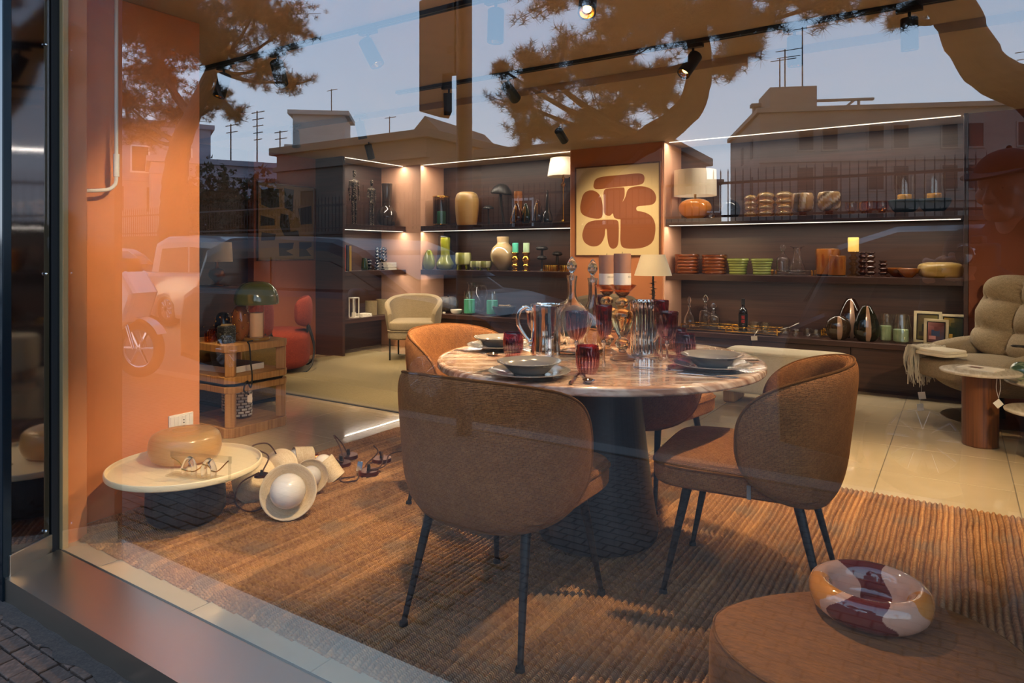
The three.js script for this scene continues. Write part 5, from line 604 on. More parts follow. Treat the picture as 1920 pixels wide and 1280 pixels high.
// left wall unit: bronze people, ball vase, books
function figure(label, pos, turn, H, arms) { // rough cast bronze standing figure: joints and tapered limbs joined in one skin
  const t = thing('bronze_figure', label, 'statue', pos, turn, 'bronze figures on the top shelf'); const k = H / 0.66;
  const bones = [[[-0.016, 0.02, 0.0], [-0.02, 0.17, 0.004], 0.010, 0.012], [[-0.02, 0.17, 0.004], [-0.02, 0.33, 0], 0.012, 0.017], [[0.016, 0.02, 0.0], [0.02, 0.17, 0.004], 0.010, 0.012], [[0.02, 0.17, 0.004], [0.02, 0.33, 0], 0.012, 0.017], [[-0.017, 0.01, 0.0], [-0.02, 0.006, 0.035], 0.009, 0.007], [[0.017, 0.01, 0.0], [0.02, 0.006, 0.035], 0.009, 0.007], [[0, 0.33, 0], [0, 0.40, 0], 0.031, 0.025], [[0, 0.40, 0], [0, 0.50, 0], 0.026, 0.036], [[-0.035, 0.515, 0], [0.035, 0.515, 0], 0.019, 0.019], [[0, 0.52, 0], [0, 0.585, 0], 0.012, 0.011], [[0, 0.595, 0.004], [0, 0.632, 0.004], 0.019, 0.022], [[0, 0.61, 0.02], [0, 0.605, 0.028], 0.006, 0.005]];
  if (arms) bones.push([[-0.052, 0.51, 0], [-0.06, 0.41, -0.006], 0.012, 0.009], [[-0.06, 0.41, -0.006], [-0.045, 0.395, 0.03], 0.009, 0.007], [[0.052, 0.51, 0], [0.062, 0.41, -0.006], 0.012, 0.009], [[0.062, 0.41, -0.006], [0.055, 0.30, 0.008], 0.009, 0.008]); else bones.push([[-0.052, 0.51, 0], [-0.062, 0.41, -0.006], 0.013, 0.010], [[-0.062, 0.41, -0.006], [-0.056, 0.29, 0.01], 0.010, 0.009], [[0.052, 0.51, 0], [0.062, 0.41, -0.006], 0.013, 0.010], [[0.062, 0.41, -0.006], [0.056, 0.29, 0.01], 0.010, 0.009]);
  const g = skin(bones, 0.014, 104, [0, 0.33, 0.008], 0.345, 0.0025); g.scale(k, k, k); part(t, 'body', boxUV(g), M.bronze); return t;
}
function skin(bones, blend, res, c, half, rough = 0) { // capsules joined with a smooth minimum, meshed by marching cubes
  const mc = new MarchingCubes(res, new THREE.MeshBasicMaterial(), false, false, 400000); mc.isolation = 0;
  const B = bones.map(([a, b, ra, rb]) => ({ a, ra, rb, d: [b[0] - a[0], b[1] - a[1], b[2] - a[2]], l: (b[0] - a[0]) ** 2 + (b[1] - a[1]) ** 2 + (b[2] - a[2]) ** 2 || 1e-9 }));
  const ns = rough ? lattice(64, 64, 17) : null;
  for (let z = 0; z < res; z++) for (let y = 0; y < res; y++) for (let x = 0; x < res; x++) {
    const px = c[0] + ((x - res / 2) / (res / 2)) * half, py = c[1] + ((y - res / 2) / (res / 2)) * half, pz = c[2] + ((z - res / 2) / (res / 2)) * half; let s = 0, m = 9;
    for (const q of B) { const ux = px - q.a[0], uy = py - q.a[1], uz = pz - q.a[2], t = clamp((ux * q.d[0] + uy * q.d[1] + uz * q.d[2]) / q.l), dx = ux - t * q.d[0], dy = uy - t * q.d[1], dz = uz - t * q.d[2], d = Math.sqrt(dx * dx + dy * dy + dz * dz) - (q.ra + (q.rb - q.ra) * t); if (d < m) m = d; if (d < blend * 6) s += Math.exp(-d / blend * 2.2); }
    let d = s > 0 ? -Math.log(s) * blend / 2.2 : m; if (ns && d < 0.03) d += (ns(px * 3 + pz * 2, py * 2.2) - 0.5) * rough * 2;
    mc.field[x + y * res + z * res * res] = -d;
  }
  mc.update(); const n = mc.count, P = new Float32Array(mc.positionArray.subarray(0, n * 3)); for (let i = 0; i < n; i++) for (let k = 0; k < 3; k++) P[i * 3 + k] = P[i * 3 + k] * half + c[k];
  let g = new THREE.BufferGeometry(); g.setAttribute('position', new THREE.BufferAttribute(P, 3)); g = mergeVertices(g, 1e-5); g.computeVertexNormals(); const N = g.attributes.normal, Q = g.attributes.position; // outward
  let o = 0; for (let i = 0; i < Q.count; i += 17) o += N.getX(i) * (Q.getX(i) - c[0]) + N.getZ(i) * (Q.getZ(i) - c[2]); if (o < 0) { const I = g.index.array; for (let i = 0; i < I.length; i += 3) { const q = I[i]; I[i] = I[i + 1]; I[i + 1] = q; } g.computeVertexNormals(); }
  return g;
}
const WX = -6.04;
figure('taller bronze figure of a standing man on the top left shelf', [WX, S1, -5.80], R(70), 0.665, false); figure('shorter bronze figure of a woman with one bent arm', [WX, S1, -6.09], R(70), 0.57, true);
{ const t = thing('ball_vase', 'dark bronze glass ball vase with a wide straight neck', 'vase', [WX, S1, -6.36]); part(t, 'body', latheS([[0, 0], [0.05, 0], [0.10, 0.03], [0.13, 0.11], [0.118, 0.18], [0.078, 0.235], [0.066, 0.26], [0.066, 0.50], [0.068, 0.54], [0.064, 0.541], [0.062, 0.26]], 56, 4), phy({ color: 0x3a2a20, roughness: 0.08, metalness: 0.25, clearcoat: 1 })); }
const S2W = 0.975; [['upright red book at the left end of the left wall shelf', 0xa8402c, -5.502, 0.30], ['upright black book second on the left wall shelf', 0x2c2622, -5.545, 0.30], ['upright yellow book third on the left wall shelf', 0xc9a43c, -5.588, 0.295]].forEach(([l, c, z, h], i) => { const t = thing('book', l, 'book', [WX + 0.06, S2W, z], 0, 'upright books'); part(t, 'cover', [box(0.2, h, 0.003, 0, h / 2, -0.015), box(0.2, h, 0.003, 0, h / 2, 0.015), box(0.004, h, 0.033, 0.1, h / 2, 0)], std({ color: c, roughness: 0.6 })); part(t, 'pages', box(0.19, h - 0.012, 0.026, -0.003, h / 2, 0), M.paper); });
{ const f = (l, z, x, n, r, h) => { const t = thing('black_candlestick', l, 'candle holder', [x, S2W, z], 0, 'black bead candlesticks'); const p = [[0, 0], [r * 1.4, 0], [r * 1.4, 0.01]]; for (let i = 0; i < n; i++) { const y = 0.015 + i * (h - 0.02) / n, d = (h - 0.02) / n; p.push([r * 0.45, y], [r * (1.15 - i * 0.05), y + d / 2], [r * 0.45, y + d * 0.97]); } p.push([r * 0.9, h], [0, h - 0.004]); part(t, 'body', latheS(p, 24, 3), M.blackGloss); }; f('black bead candlestick, tallest in front of the stacked books', -6.12, WX + 0.06, 7, 0.026, 0.285); f('black bead candlestick right of the tallest one', -6.235, WX + 0.06, 7, 0.024, 0.285); f('black bead candlestick behind the stacked books, third one', -6.385, WX - 0.14, 6, 0.026, 0.28); f('black bead candlestick behind the stacked books, farthest right', -6.45, WX - 0.12, 6, 0.026, 0.28); f('short black bead candlestick by the green glass', -6.02, WX + 0.02, 3, 0.04, 0.14);
  const g = thing('green_glass', 'small dark green glass beside the upright books', 'glass', [WX + 0.05, S2W, -5.92]); part(g, 'bowl', latheS([[0, 0.004], [0.035, 0], [0.04, 0.03], [0.035, 0.10], [0.03, 0.15]], 28, 3), phy({ color: 0x2c4a34, roughness: 0.06, transmission: 0.5, thickness: 0, side: THREE.DoubleSide, clearcoat: 1 })); }
[['lowest grey book of the stack on the left wall shelf', 0xb8ae9c, 0], ['middle white book of the stack on the left wall shelf', 0xdcd4c6, 1], ['top pale pink book of the stack on the left wall shelf', 0xd9c3b4, 2]].forEach(([l, c, i]) => { const t = thing('book', l, 'book', [WX + 0.04, S2W + i * 0.032, -6.30], R(4 - i * 5), 'stacked books'); part(t, 'cover', [box(0.22, 0.003, 0.17, 0, 0.0015, 0), box(0.22, 0.003, 0.17, 0, 0.03, 0), box(0.003, 0.03, 0.17, -0.11, 0.016, 0)], std({ color: c, roughness: 0.5 })); part(t, 'pages', box(0.21, 0.026, 0.162, 0.001, 0.016, 0), M.paper); });
const S3W = 0.425;
{ const t = thing('white_lantern', 'small white box lantern on the lowest left wall shelf', 'lantern', [WX + 0.10, S3W, -5.70]); part(t, 'frame', [box(0.08, 0.012, 0.10, 0, 0.006, 0), box(0.08, 0.012, 0.10, 0, 0.234, 0), ...[[-1, -1], [1, -1], [-1, 1], [1, 1]].map(([a, b]) => box(0.012, 0.24, 0.012, a * 0.034, 0.12, b * 0.044))], M.white); part(t, 'candle', cyl(0.025, 0.025, 0.05, 0, 0.012, 0, 20), M.paper); const b = thing('slatted_box', 'flat white slatted box before the small lantern', 'box', [WX + 0.09, S3W, -5.86]); part(b, 'base', box(0.14, 0.02, 0.16, 0, 0.01, 0), M.white); for (let i = 0; i < 7; i++) part(b, 'slat', box(0.14, 0.018, 0.012, 0, 0.03, -0.07 + i * 0.0235), M.paper);
  const f = (l, z, r, h) => { const q = thing('taupe_pot', l, 'pot', [WX + 0.02, S3W, z], 0, 'taupe cylinder pots'); part(q, 'body', lathe([[0, 0.004], [r * 0.98, 0], [r, 0.005], [r, h], [r * 0.92, h], [r * 0.92, 0.02], [0, 0.02]], 40), M.taupeCer); }; f('taupe cylinder pot left of the two on the lowest shelf', -6.06, 0.072, 0.175); f('taupe cylinder pot at right, partly behind the green armchair', -6.24, 0.07, 0.185); }

// ---------------------------------------------------------------- seating at the back and left
function tubChair(label, pos, turn) { // small rounded armchair on thin black legs, faces +z
  const t = thing('tub_armchair', label, 'armchair', pos, turn, 'olive beige tub armchairs');
  const W = 0.345, D = 0.32, shell = (o) => grid(80, 16, (u, v) => { const a = lerp(-2.25, 2.25, u), f = Math.pow(Math.cos(a / 2.25 * Math.PI / 2), 0.5), top = lerp(0.52, 0.735, f), y = lerp(0.26, top, v), r = 1 - 0.16 * Math.pow(1 - v, 2) - o, roll = v > 0.95 ? 0.0 : 0; return [W * r * sp(Math.sin(a), 0.85), y, -D * r * sp(Math.cos(a), 0.85) + 0.03]; }, false);
  const cap = grid(80, 8, (u, v) => { const a = lerp(-2.25, 2.25, u), f = Math.pow(Math.cos(a / 2.25 * Math.PI / 2), 0.5), top = lerp(0.52, 0.735, f), r = 1 - 0.17 * v; return [W * r * sp(Math.sin(a), 0.85), top + Math.sin(v * Math.PI) * 0.022, -D * r * sp(Math.cos(a), 0.85) + 0.03]; });
  const m = M.greenVelvetTwo ??= (() => { const q = M.greenVelvet.clone(); q.side = THREE.DoubleSide; return q; })();
  const ends = [-2.25, 2.25].map((a) => grid(6, 10, (u, v) => { const y = lerp(0.26, 0.52 + 0.022 * Math.sin(u * Math.PI), v), r = 1 - 0.16 * Math.pow(1 - v, 2) - 0.17 * u; return [W * r * sp(Math.sin(a), 0.85), y, -D * r * sp(Math.cos(a), 0.85) + 0.03 + 0.018 * Math.sin(u * Math.PI)]; }));
  part(t, 'backrest', [shell(0), shell(0.17), cap, ...ends], m);
  part(t, 'seat', pad(0.27, 0.065, 0.29, 0.4, 0.4, 0, 0.40, 0.06), M.greenVelvet); part(t, 'seat_base', pad(0.285, 0.06, 0.30, 0.3, 0.4, 0, 0.30, 0.05), M.greenVelvet); part(t, 'piping', tube(Array.from({ length: 40 }, (_, i) => { const a = i / 40 * 6.2832; return [0.287 * sp(Math.cos(a), 0.4), 0.345, 0.05 + 0.302 * sp(Math.sin(a), 0.4)]; }), 0.005, 80, 6, true), M.greenVelvet);
  for (const [x, z] of [[-0.25, 0.27], [0.25, 0.27], [-0.22, -0.2], [0.22, -0.2]]) part(t, 'leg', cyl(0.011, 0.010, 0.30, x, 0.0, z, 12), M.black); return t;
}
const tub = tubChair('olive beige tub armchair on thin black legs in the back left corner', [-5.15, 0.012, -5.86], R(34)); tub.scale.setScalar(0.93);
copy(tub, 'olive beige tub armchair behind the dining table, seen between the glasses', [-2.55, 0, -5.15], R(-15), 1.18);
function loungeRed(label, pos, turn) { const t = thing('lounge_chair', label, 'armchair', pos, turn, 'red velvet lounge chairs'); part(t, 'seat', pad(0.36, 0.19, 0.34, 0.36, 0.75, 0, 0.215, 0.02, 48, 20), M.redVelvet); part(t, 'backrest', boxUV(grid(40, 24, (u, v) => { const a = lerp(-0.82, 0.82, Math.sin((u - 0.5) * Math.PI) * 0.5 + 0.5), th = v * 2 * Math.PI, e = Math.pow(Math.cos((u - 0.5) * Math.PI), 0.35), r = 0.33 + 0.045 * Math.cos(th) * e; return [Math.sin(a) * r * 1.06, 0.575 + 0.15 * sp(Math.sin(th), 0.7) * e, -Math.cos(a) * r + 0.03]; })), (() => { const q = M.redVelvet.clone(); q.side = THREE.DoubleSide; return q; })()); part(t, 'bracket', [box(0.26, 0.10, 0.02, 0, 0.42, -0.30, 0.006)], M.blackMatt); part(t, 'frame', [tube([[-0.2, 0.01, 0.2], [-0.22, 0.01, -0.3], [-0.1, 0.2, -0.36], [-0.1, 0.42, -0.31]], 0.009, 40, 8), tube([[0.2, 0.01, 0.2], [0.22, 0.01, -0.3], [0.1, 0.2, -0.36], [0.1, 0.42, -0.31]], 0.009, 40, 8)], M.black); return t; }
const red = loungeRed('red velvet lounge chair with a round seat, nearest the shelving end panel', [-5.75, 0.012, -4.46], R(-42)); red.scale.setScalar(1.02);
copy(red, 'red velvet lounge chair farther left, half hidden behind the mushroom lamp', [-5.40, 0.012, -3.72], R(-50));
{ const t = thing('velvet_ottoman', 'olive velvet block ottoman behind the wooden side table', 'ottoman', [-4.90, 0, -3.36]); part(t, 'cushion', pad(0.36, 0.20, 0.27, 0.22, 0.22, 0, 0.222, 0, 40, 20), M.olive); part(t, 'plinth', box(0.60, 0.02, 0.42, 0, 0.01, 0, 0.004), M.blackMatt); }
{ const t = thing('tan_armchair', 'tan lounge chair with a low sloping back left of the side table', 'armchair', [-5.32, 0, -2.70], R(60)); part(t, 'seat', pad(0.36, 0.12, 0.36, 0.35, 0.35, 0, 0.33, 0.03), M.tan); part(t, 'backrest', turnG(pad(0.36, 0.24, 0.09, 0.4, 0.4, 0, 0, 0), -0.25, 0, 0).translate(0, 0.60, -0.33), M.tan); for (const s of [-1, 1]) part(t, 'armrest', pad(0.06, 0.14, 0.34, 0.4, 0.4, s * 0.38, 0.42, 0.0), M.tan); for (const [x, z] of [[-0.3, 0.3], [0.3, 0.3], [-0.3, -0.28], [0.3, -0.28]]) part(t, 'leg', cyl(0.016, 0.013, 0.24, x, 0, z, 12), M.walnut); }
{ const c = thing('sideboard', 'dark wood sideboard along the far left wall under the lamp', 'sideboard', [-6.12, 0, -3.55]); part(c, 'carcass', span(-0.26, 0.24, 0.05, 0.84, -0.55, 0.7, 0.004), M.walnutPanel); part(c, 'top', span(-0.27, 0.255, 0.84, 0.865, -0.56, 0.71, 0.003), M.walnutShelf); for (const z of [-0.345, 0.075, 0.495]) { const d = part(c, 'door', span(0.24, 0.256, 0.08, 0.82, z - 0.2, z + 0.2, 0.002), M.walnutShelf); part(d, 'knob', sph(0.012, 0.265, 0.5, z + 0.16, 10, 8), M.brass); } part(c, 'plinth', span(-0.24, 0.2, 0, 0.05, -0.5, 0.65, 0), M.blackMatt);
  lampTable('table_lamp', 'table lamp with a beige drum shade on a mirrored ball base, far left', [-6.02, 0.865, -3.98], (t) => { part(t, 'base', latheS([[0, 0], [0.06, 0], [0.06, 0.012], [0.02, 0.025], [0.03, 0.045], [0.075, 0.10], [0.06, 0.155], [0.018, 0.18], [0.014, 0.25], [0, 0.26]], 36, 4), M.copper); part(t, 'shade', shadeGeo(0.145, 0.135, 0.19, 0.235), M.shade); }); }

// two-tier oak side table with its things
{
  const t = thing('side_table', 'oak two-tier open side table behind the orange pilaster', 'side table', [-4.16, 0, -2.88]);
  const W = 0.58, D = 0.48, hw = W / 2, hd = D / 2, ch = 0.045, plan = (s) => [[-hw + ch, -hd], [hw - ch, -hd], [hw, -hd + ch], [hw, hd - ch], [hw - ch, hd], [-hw + ch, hd], [-hw, hd - ch], [-hw, -hd + ch]].map((p) => [p[0] * s, p[1] * s]);
  const slab = (y0, y1, s = 1, hole) => boxUV(ext(plan(s), y1 - y0 - 0.006, 0.003, 1).rotateX(Math.PI / 2).translate(0, y1 - 0.003, 0));
  part(t, 'top', slab(0.545, 0.592), M.oak); part(t, 'shelf', slab(0.345, 0.388), M.oak); part(t, 'lower_top', slab(0.285, 0.325), M.oak); part(t, 'spacer', slab(0.325, 0.345, 0.93), M.blackMatt); part(t, 'base', slab(0.0, 0.062), M.oak);
  for (const [x, z] of [[1, 1], [1, -1], [-1, 1], [-1, -1]]) { const p = (y0, y1) => box(0.062, y1 - y0, 0.062, 0, (y0 + y1) / 2, 0, 0.007, 2).rotateY(Math.PI / 4).translate(x * (hw - 0.045), 0, z * (hd - 0.045)); part(t, 'post', p(0.388, 0.545), M.oak); part(t, 'post', p(0.062, 0.285), M.oak); }
}
const ST = 0.592;
const mushroomLamp = lampTable('mushroom_lamp', 'mushroom table lamp with a glossy olive dome shade on the side table', [-3.985, ST, -2.93], (t) => { part(t, 'foot', latheS([[0, 0], [0.082, 0], [0.088, 0.006], [0.086, 0.02], [0.06, 0.024], [0, 0.024]], 48, 3), phy({ color: 0xb0822a, roughness: 0.1, transmission: 0.4, thickness: 0, clearcoat: 1 })); part(t, 'stem', lathe([[0.05, 0.024], [0.05, 0.26]], 40), glass(0xf2e2d0)); part(t, 'inner_tube', cyl(0.044, 0.044, 0.16, 0, 0.026, 0, 32), M.opal); part(t, 'shade', latheS([[0.143, 0.245], [0.146, 0.26], [0.14, 0.31], [0.115, 0.36], [0.07, 0.392], [0, 0.402]], 56, 5), M.capOlive); part(t, 'tag', box(0.02, 0.035, 0.001, -0.03, 0.235, 0.05, 0.0002), M.paper); });
const cable = part(scene, 'cable', tube([[-3.93, ST + 0.008, -2.86], [-3.90, ST + 0.008, -2.80], [-3.862, ST - 0.004, -2.785], [-3.852, 0.47, -2.79], [-3.852, 0.37, -2.80], [-3.84, 0.31, -2.78], [-3.835, 0.36, -2.75], [-3.84, 0.30, -2.73], [-3.83, 0.27, -2.76]], 0.005, 60, 8), M.blackMatt); scene.updateMatrixWorld(true); mushroomLamp.attach(cable);
{ const p = thing('price_tag', 'white price tag hanging with the plug beside the oak table', 'tag', [-3.828, 0.22, -2.765], R(40)); part(p, 'card', box(0.03, 0.055, 0.0015, 0, 0.0275, 0, 0.0004), M.paper); part(p, 'string', tube([[0, 0.055, 0], [0.003, 0.07, 0], [0.0, 0.085, 0]], 0.001, 6, 5), M.white);
  const q = thing('terrazzo_vase', 'dark grey terrazzo cube pot in front of the mushroom lamp', 'pot', [-4.03, ST, -2.735]); part(q, 'body', box(0.088, 0.115, 0.088, 0, 0.0575, 0, 0.012, 2), M.terrazzo); part(q, 'lip', cyl(0.034, 0.038, 0.008, 0, 0.114, 0, 24), M.taupeCer);
  const drop = (l, pos, r, h, m) => { const g = thing('gilded_vase', l, 'vase', pos, 0, 'gold patterned glass vases'); part(g, 'body', latheS([[0, 0], [r * 0.5, 0], [r * 0.8, h * 0.12], [r, h * 0.45], [r * 0.85, h * 0.8], [r * 0.5, h * 0.98], [r * 0.3, h]], 40, 4), m); const dots = []; for (let i = 0; i < 26; i++) { const a = i * 2.4, f = 0.15 + 0.75 * i / 26, rr0 = r * (0.8 + 0.2 * Math.sin(f * Math.PI)) * (f > 0.75 ? 1.0 - (f - 0.75) * 1.2 : 1); dots.push(sph(r * 0.14, Math.cos(a) * rr0, h * f, Math.sin(a) * rr0, 8, 6)); } part(g, 'gilding', dots, M.gold); };
  drop('gold spotted brown glass vase behind the terrazzo pot, the taller one', [-4.06, ST, -2.86], 0.062, 0.235, M.honey); drop('smaller gold spotted glass vase behind the terrazzo pot', [-4.165, ST, -2.80], 0.055, 0.19, M.smoke);
  const tg = (l, x, z) => { const g = thing('amber_tumbler', l, 'tumbler', [x, ST, z], 0, 'small amber tumblers'); part(g, 'glass', lathe([[0, 0.004], [0.03, 0], [0.033, 0.01], [0.034, 0.075], [0.032, 0.075], [0.029, 0.012], [0, 0.01]], 48, (a, y, r) => 1 + (r > 0.02 ? 0.05 * Math.cos(a * 10) : 0)), M.amberGlass); }; tg('small amber ribbed tumbler at the left edge of the side table', -4.16, -2.70); tg('small amber ribbed tumbler just behind the left one', -4.22, -2.77);
  const mg = (l, pos, c, w, d, h, turn) => { const g = thing('magazine', l, 'magazine', pos, turn, 'magazines on the side table'); part(g, 'pages', box(w, h, d, 0, h / 2, 0, 0.002), M.paper); part(g, 'cover', box(w, 0.0015, d, 0, h + 0.0008, 0, 0.0005), std({ color: c, roughness: 0.35 })); }; mg('folded pale magazine under the gold vases', [-4.12, ST, -2.97], 0x8c8478, 0.2, 0.14, 0.012, 0.3); mg('thick dark-covered book lying on the middle shelf of the side table', [-4.18, 0.388, -2.87], 0x4a4c52, 0.34, 0.27, 0.04, 0.08);
  const br = (l, pos) => { const g = thing('lantern_cylinder', l, 'candle holder', pos, 0, 'glass cylinders with a white brick pattern'); part(g, 'glass', lathe([[0, 0.004], [0.068, 0.0], [0.07, 0.005], [0.07, 0.225], [0.067, 0.225], [0.067, 0.01], [0, 0.01]], 44), glass(0xe8e0d6)); const bits = []; for (let j = 0; j < 10; j++) for (let i = 0; i < 10; i++) { const a = (i + (j % 2) * 0.5) / 10 * 2 * Math.PI; bits.push(box(0.036, 0.014, 0.002, 0, 0.022 + j * 0.0195, 0.0708, 0.0008).rotateY(a)); } part(g, 'brick_pattern', bits, M.paper); }; br('clear cylinder with a white brick pattern on the side table base', [-4.11, 0.062, -2.90]); br('clear patterned cylinder set back on the side table base', [-4.29, 0.062, -2.96]); }

// ---------------------------------------------------------------- right back: bench, tufted lounger, stone tables
{ const t = thing('bench', 'long cream upholstered bench with oak feet before the wall unit', 'bench', [-1.14, 0, -5.62], R(0)); part(t, 'cushion', pad(0.455, 0.165, 0.20, 0.16, 0.2, 0, 0.255, 0, 48, 24), M.cream); for (const s of [-1, 1]) part(t, 'foot', box(0.10, 0.10, 0.30, s * 0.38, 0.05, 0, 0.02, 2), M.oak); const tk = part(t, 'piping', tube([[-0.46, 0.40, 0.19], [0, 0.40, 0.2], [0.46, 0.40, 0.19]], 0.004, 20, 6), M.cream); }
{
  const t = thing('tufted_lounger', 'grey beige tufted lounge armchair with a round metal foot, at right', 'armchair', [0.24, 0, -5.96], R(-54)); t.scale.setScalar(0.93);
  part(t, 'foot_disc', latheS([[0, 0.016], [0.1, 0.016], [0.36, 0.008], [0.375, 0.004], [0.37, 0.0], [0, 0.0]], 64, 3), phy({ color: 0x8a7a66, metalness: 0.8, roughness: 0.3 })); part(t, 'column', cyl(0.035, 0.05, 0.2, 0, 0.012, 0, 24), M.darkIron);
  part(t, 'shell', latheS([[0, 0.195], [0.2, 0.20], [0.36, 0.25], [0.45, 0.34], [0.44, 0.37], [0.3, 0.30], [0, 0.28]], 64, 4).scale(1, 1, 1.02), M.boucle);
  part(t, 'seat', pad(0.36, 0.085, 0.40, 0.42, 0.5, 0, 0.385, 0.12, 48, 18), M.boucle);
  for (const s of [-1, 1]) part(t, 'armrest', boxUV(taper([[s * 0.40, 0.36, 0.36], [s * 0.43, 0.44, 0.22], [s * 0.44, 0.49, 0.0], [s * 0.41, 0.52, -0.22]], [0.07, 0.085, 0.085, 0.08], 30, 16)), M.boucle);
  const back = grid(72, 48, (u, v) => { const th = u * 2 * Math.PI, f = v; const X = 0.42 * sp(Math.cos(th), 0.55), Y = 0.36 * sp(Math.sin(th), 0.55), k = Math.sin(Math.PI * f / 1.0 * 0.5); const x = X * k, y = Y * k; const px = x / 0.42 * 1.5, py = y / 0.36 * 1.5; const bulge = 0.115 * Math.pow(Math.abs(Math.cos(px * Math.PI)), 0.45) * Math.pow(Math.abs(Math.cos(py * Math.PI)), 0.45) + 0.075 * Math.pow(Math.max(0, 1 - Math.pow(k, 6)), 0.5); const dish = 0.18 * Math.pow(x / 0.42, 2); return [x, y, bulge + dish]; }, true);
  const rear = grid(72, 16, (u, v) => { const th = -u * 2 * Math.PI, k = Math.sin(Math.PI * v * 0.5), x = 0.42 * sp(Math.cos(th), 0.55) * k, y = 0.36 * sp(Math.sin(th), 0.55) * k; return [x, y, 0.18 * Math.pow(x / 0.42, 2) - 0.06 * Math.pow(Math.max(0, 1 - Math.pow(k, 6)), 0.5)]; }, true);
  part(t, 'backrest', [back, rear].map((g) => (turnG(planarUV(g), -0.28, 0, 0).translate(0, 0.73, -0.37))), M.boucle);
  for (const [x, y] of [[-0.14, -0.12], [0.14, -0.12], [-0.14, 0.12], [0.14, 0.12]]) part(t, 'button', sph(0.011, 0, 0, 0, 10, 8).translate(x, y, 0.10).applyMatrix4(new THREE.Matrix4().makeRotationX(-0.28)).translate(0, 0.73, -0.37), M.boucle);
  const b = thing('throw_blanket', 'folded cream throw with a knotted fringe on the lounger seat', 'blanket', [-0.10, 0.455, -5.74], R(-40)); b.scale.setScalar(0.72); part(b, 'fold', [pad(0.19, 0.022, 0.15, 0.4, 0.3, 0, 0.02, 0), pad(0.18, 0.02, 0.14, 0.4, 0.3, 0.01, 0.05, 0.005)], M.blanket); const fr = []; const o2 = seed; seed = 55; for (let i = 0; i < 150; i++) { const z = rr(-0.15, 0.15), x = -0.17 - rr(0, 0.10), dn = rr(0.02, 0.42); fr.push(taper([[-0.12, 0.05, z], [x, 0.055 + rr(0, 0.02), z + rr(-0.02, 0.02)], [x - 0.03, -dn * 0.4, z + rr(-0.03, 0.03)], [x - 0.02, -dn * 0.85, z + rr(-0.03, 0.03)]], [0.005, 0.008, 0.007, 0.003], 10, 6)); } for (let i = 0; i < 60; i++) fr.push(sph(rr(0.012, 0.02), -0.15 + rr(-0.06, 0.06), 0.055 + rr(0, 0.015), rr(-0.15, 0.15), 7, 5)); seed = o2; const f = part(b, 'fringe', fr, M.blanket); f.userData.kind = 'stuff';
  const hg = (l, pos, a) => { const p = thing('price_tag', l, 'tag', pos, a, 'white hang tags below the throw'); part(p, 'card', box(0.045, 0.05, 0.0015, 0, -0.025, 0, 0.0004).rotateZ(0.15), M.paper); part(p, 'string', tube([[0, 0, 0], [0.002, 0.03, 0], [0, 0.06, 0]], 0.001, 6, 5), M.white); }; hg('white hang tag below the throw fringe, upper of two', [-0.215, 0.205, -5.60], 0.2); hg('white hang tag below the throw fringe, lower of two', [-0.225, 0.12, -5.61], 0.5);
}
function stoneTable(label, pos, r, h, sq, mat) { const t = thing('stone_side_table', label, 'side table', pos, 0, 'round stone tables on wooden drums'); part(t, 'top', boxUV(latheS([[0, h], [r * 0.9, h], [r, h - 0.006], [r * 0.99, h - 0.018], [r * 0.9, h - 0.022], [0, h - 0.022]], 64, 3)), M.stoneTable); part(t, 'drum', boxUV(latheS([[sq * 0.97, h - 0.022], [sq, h - 0.05], [sq, 0.03], [sq * 0.98, 0.0], [0, 0.0]], 48, 3)), mat); return t; }
stoneTable('tallest stone-topped side table on a walnut drum, with a booklet and tag', [0.115, 0, -5.10], 0.215, 0.465, 0.095, M.walnut);
stoneTable('wide stone-topped table behind, carrying the bird and glass spheres', [0.57, 0, -5.30], 0.33, 0.40, 0.10, M.walnut);
stoneTable('lowest stone-topped table at the right, holding a stone dish', [0.43, 0, -4.86], 0.21, 0.30, 0.09, M.darkIron);
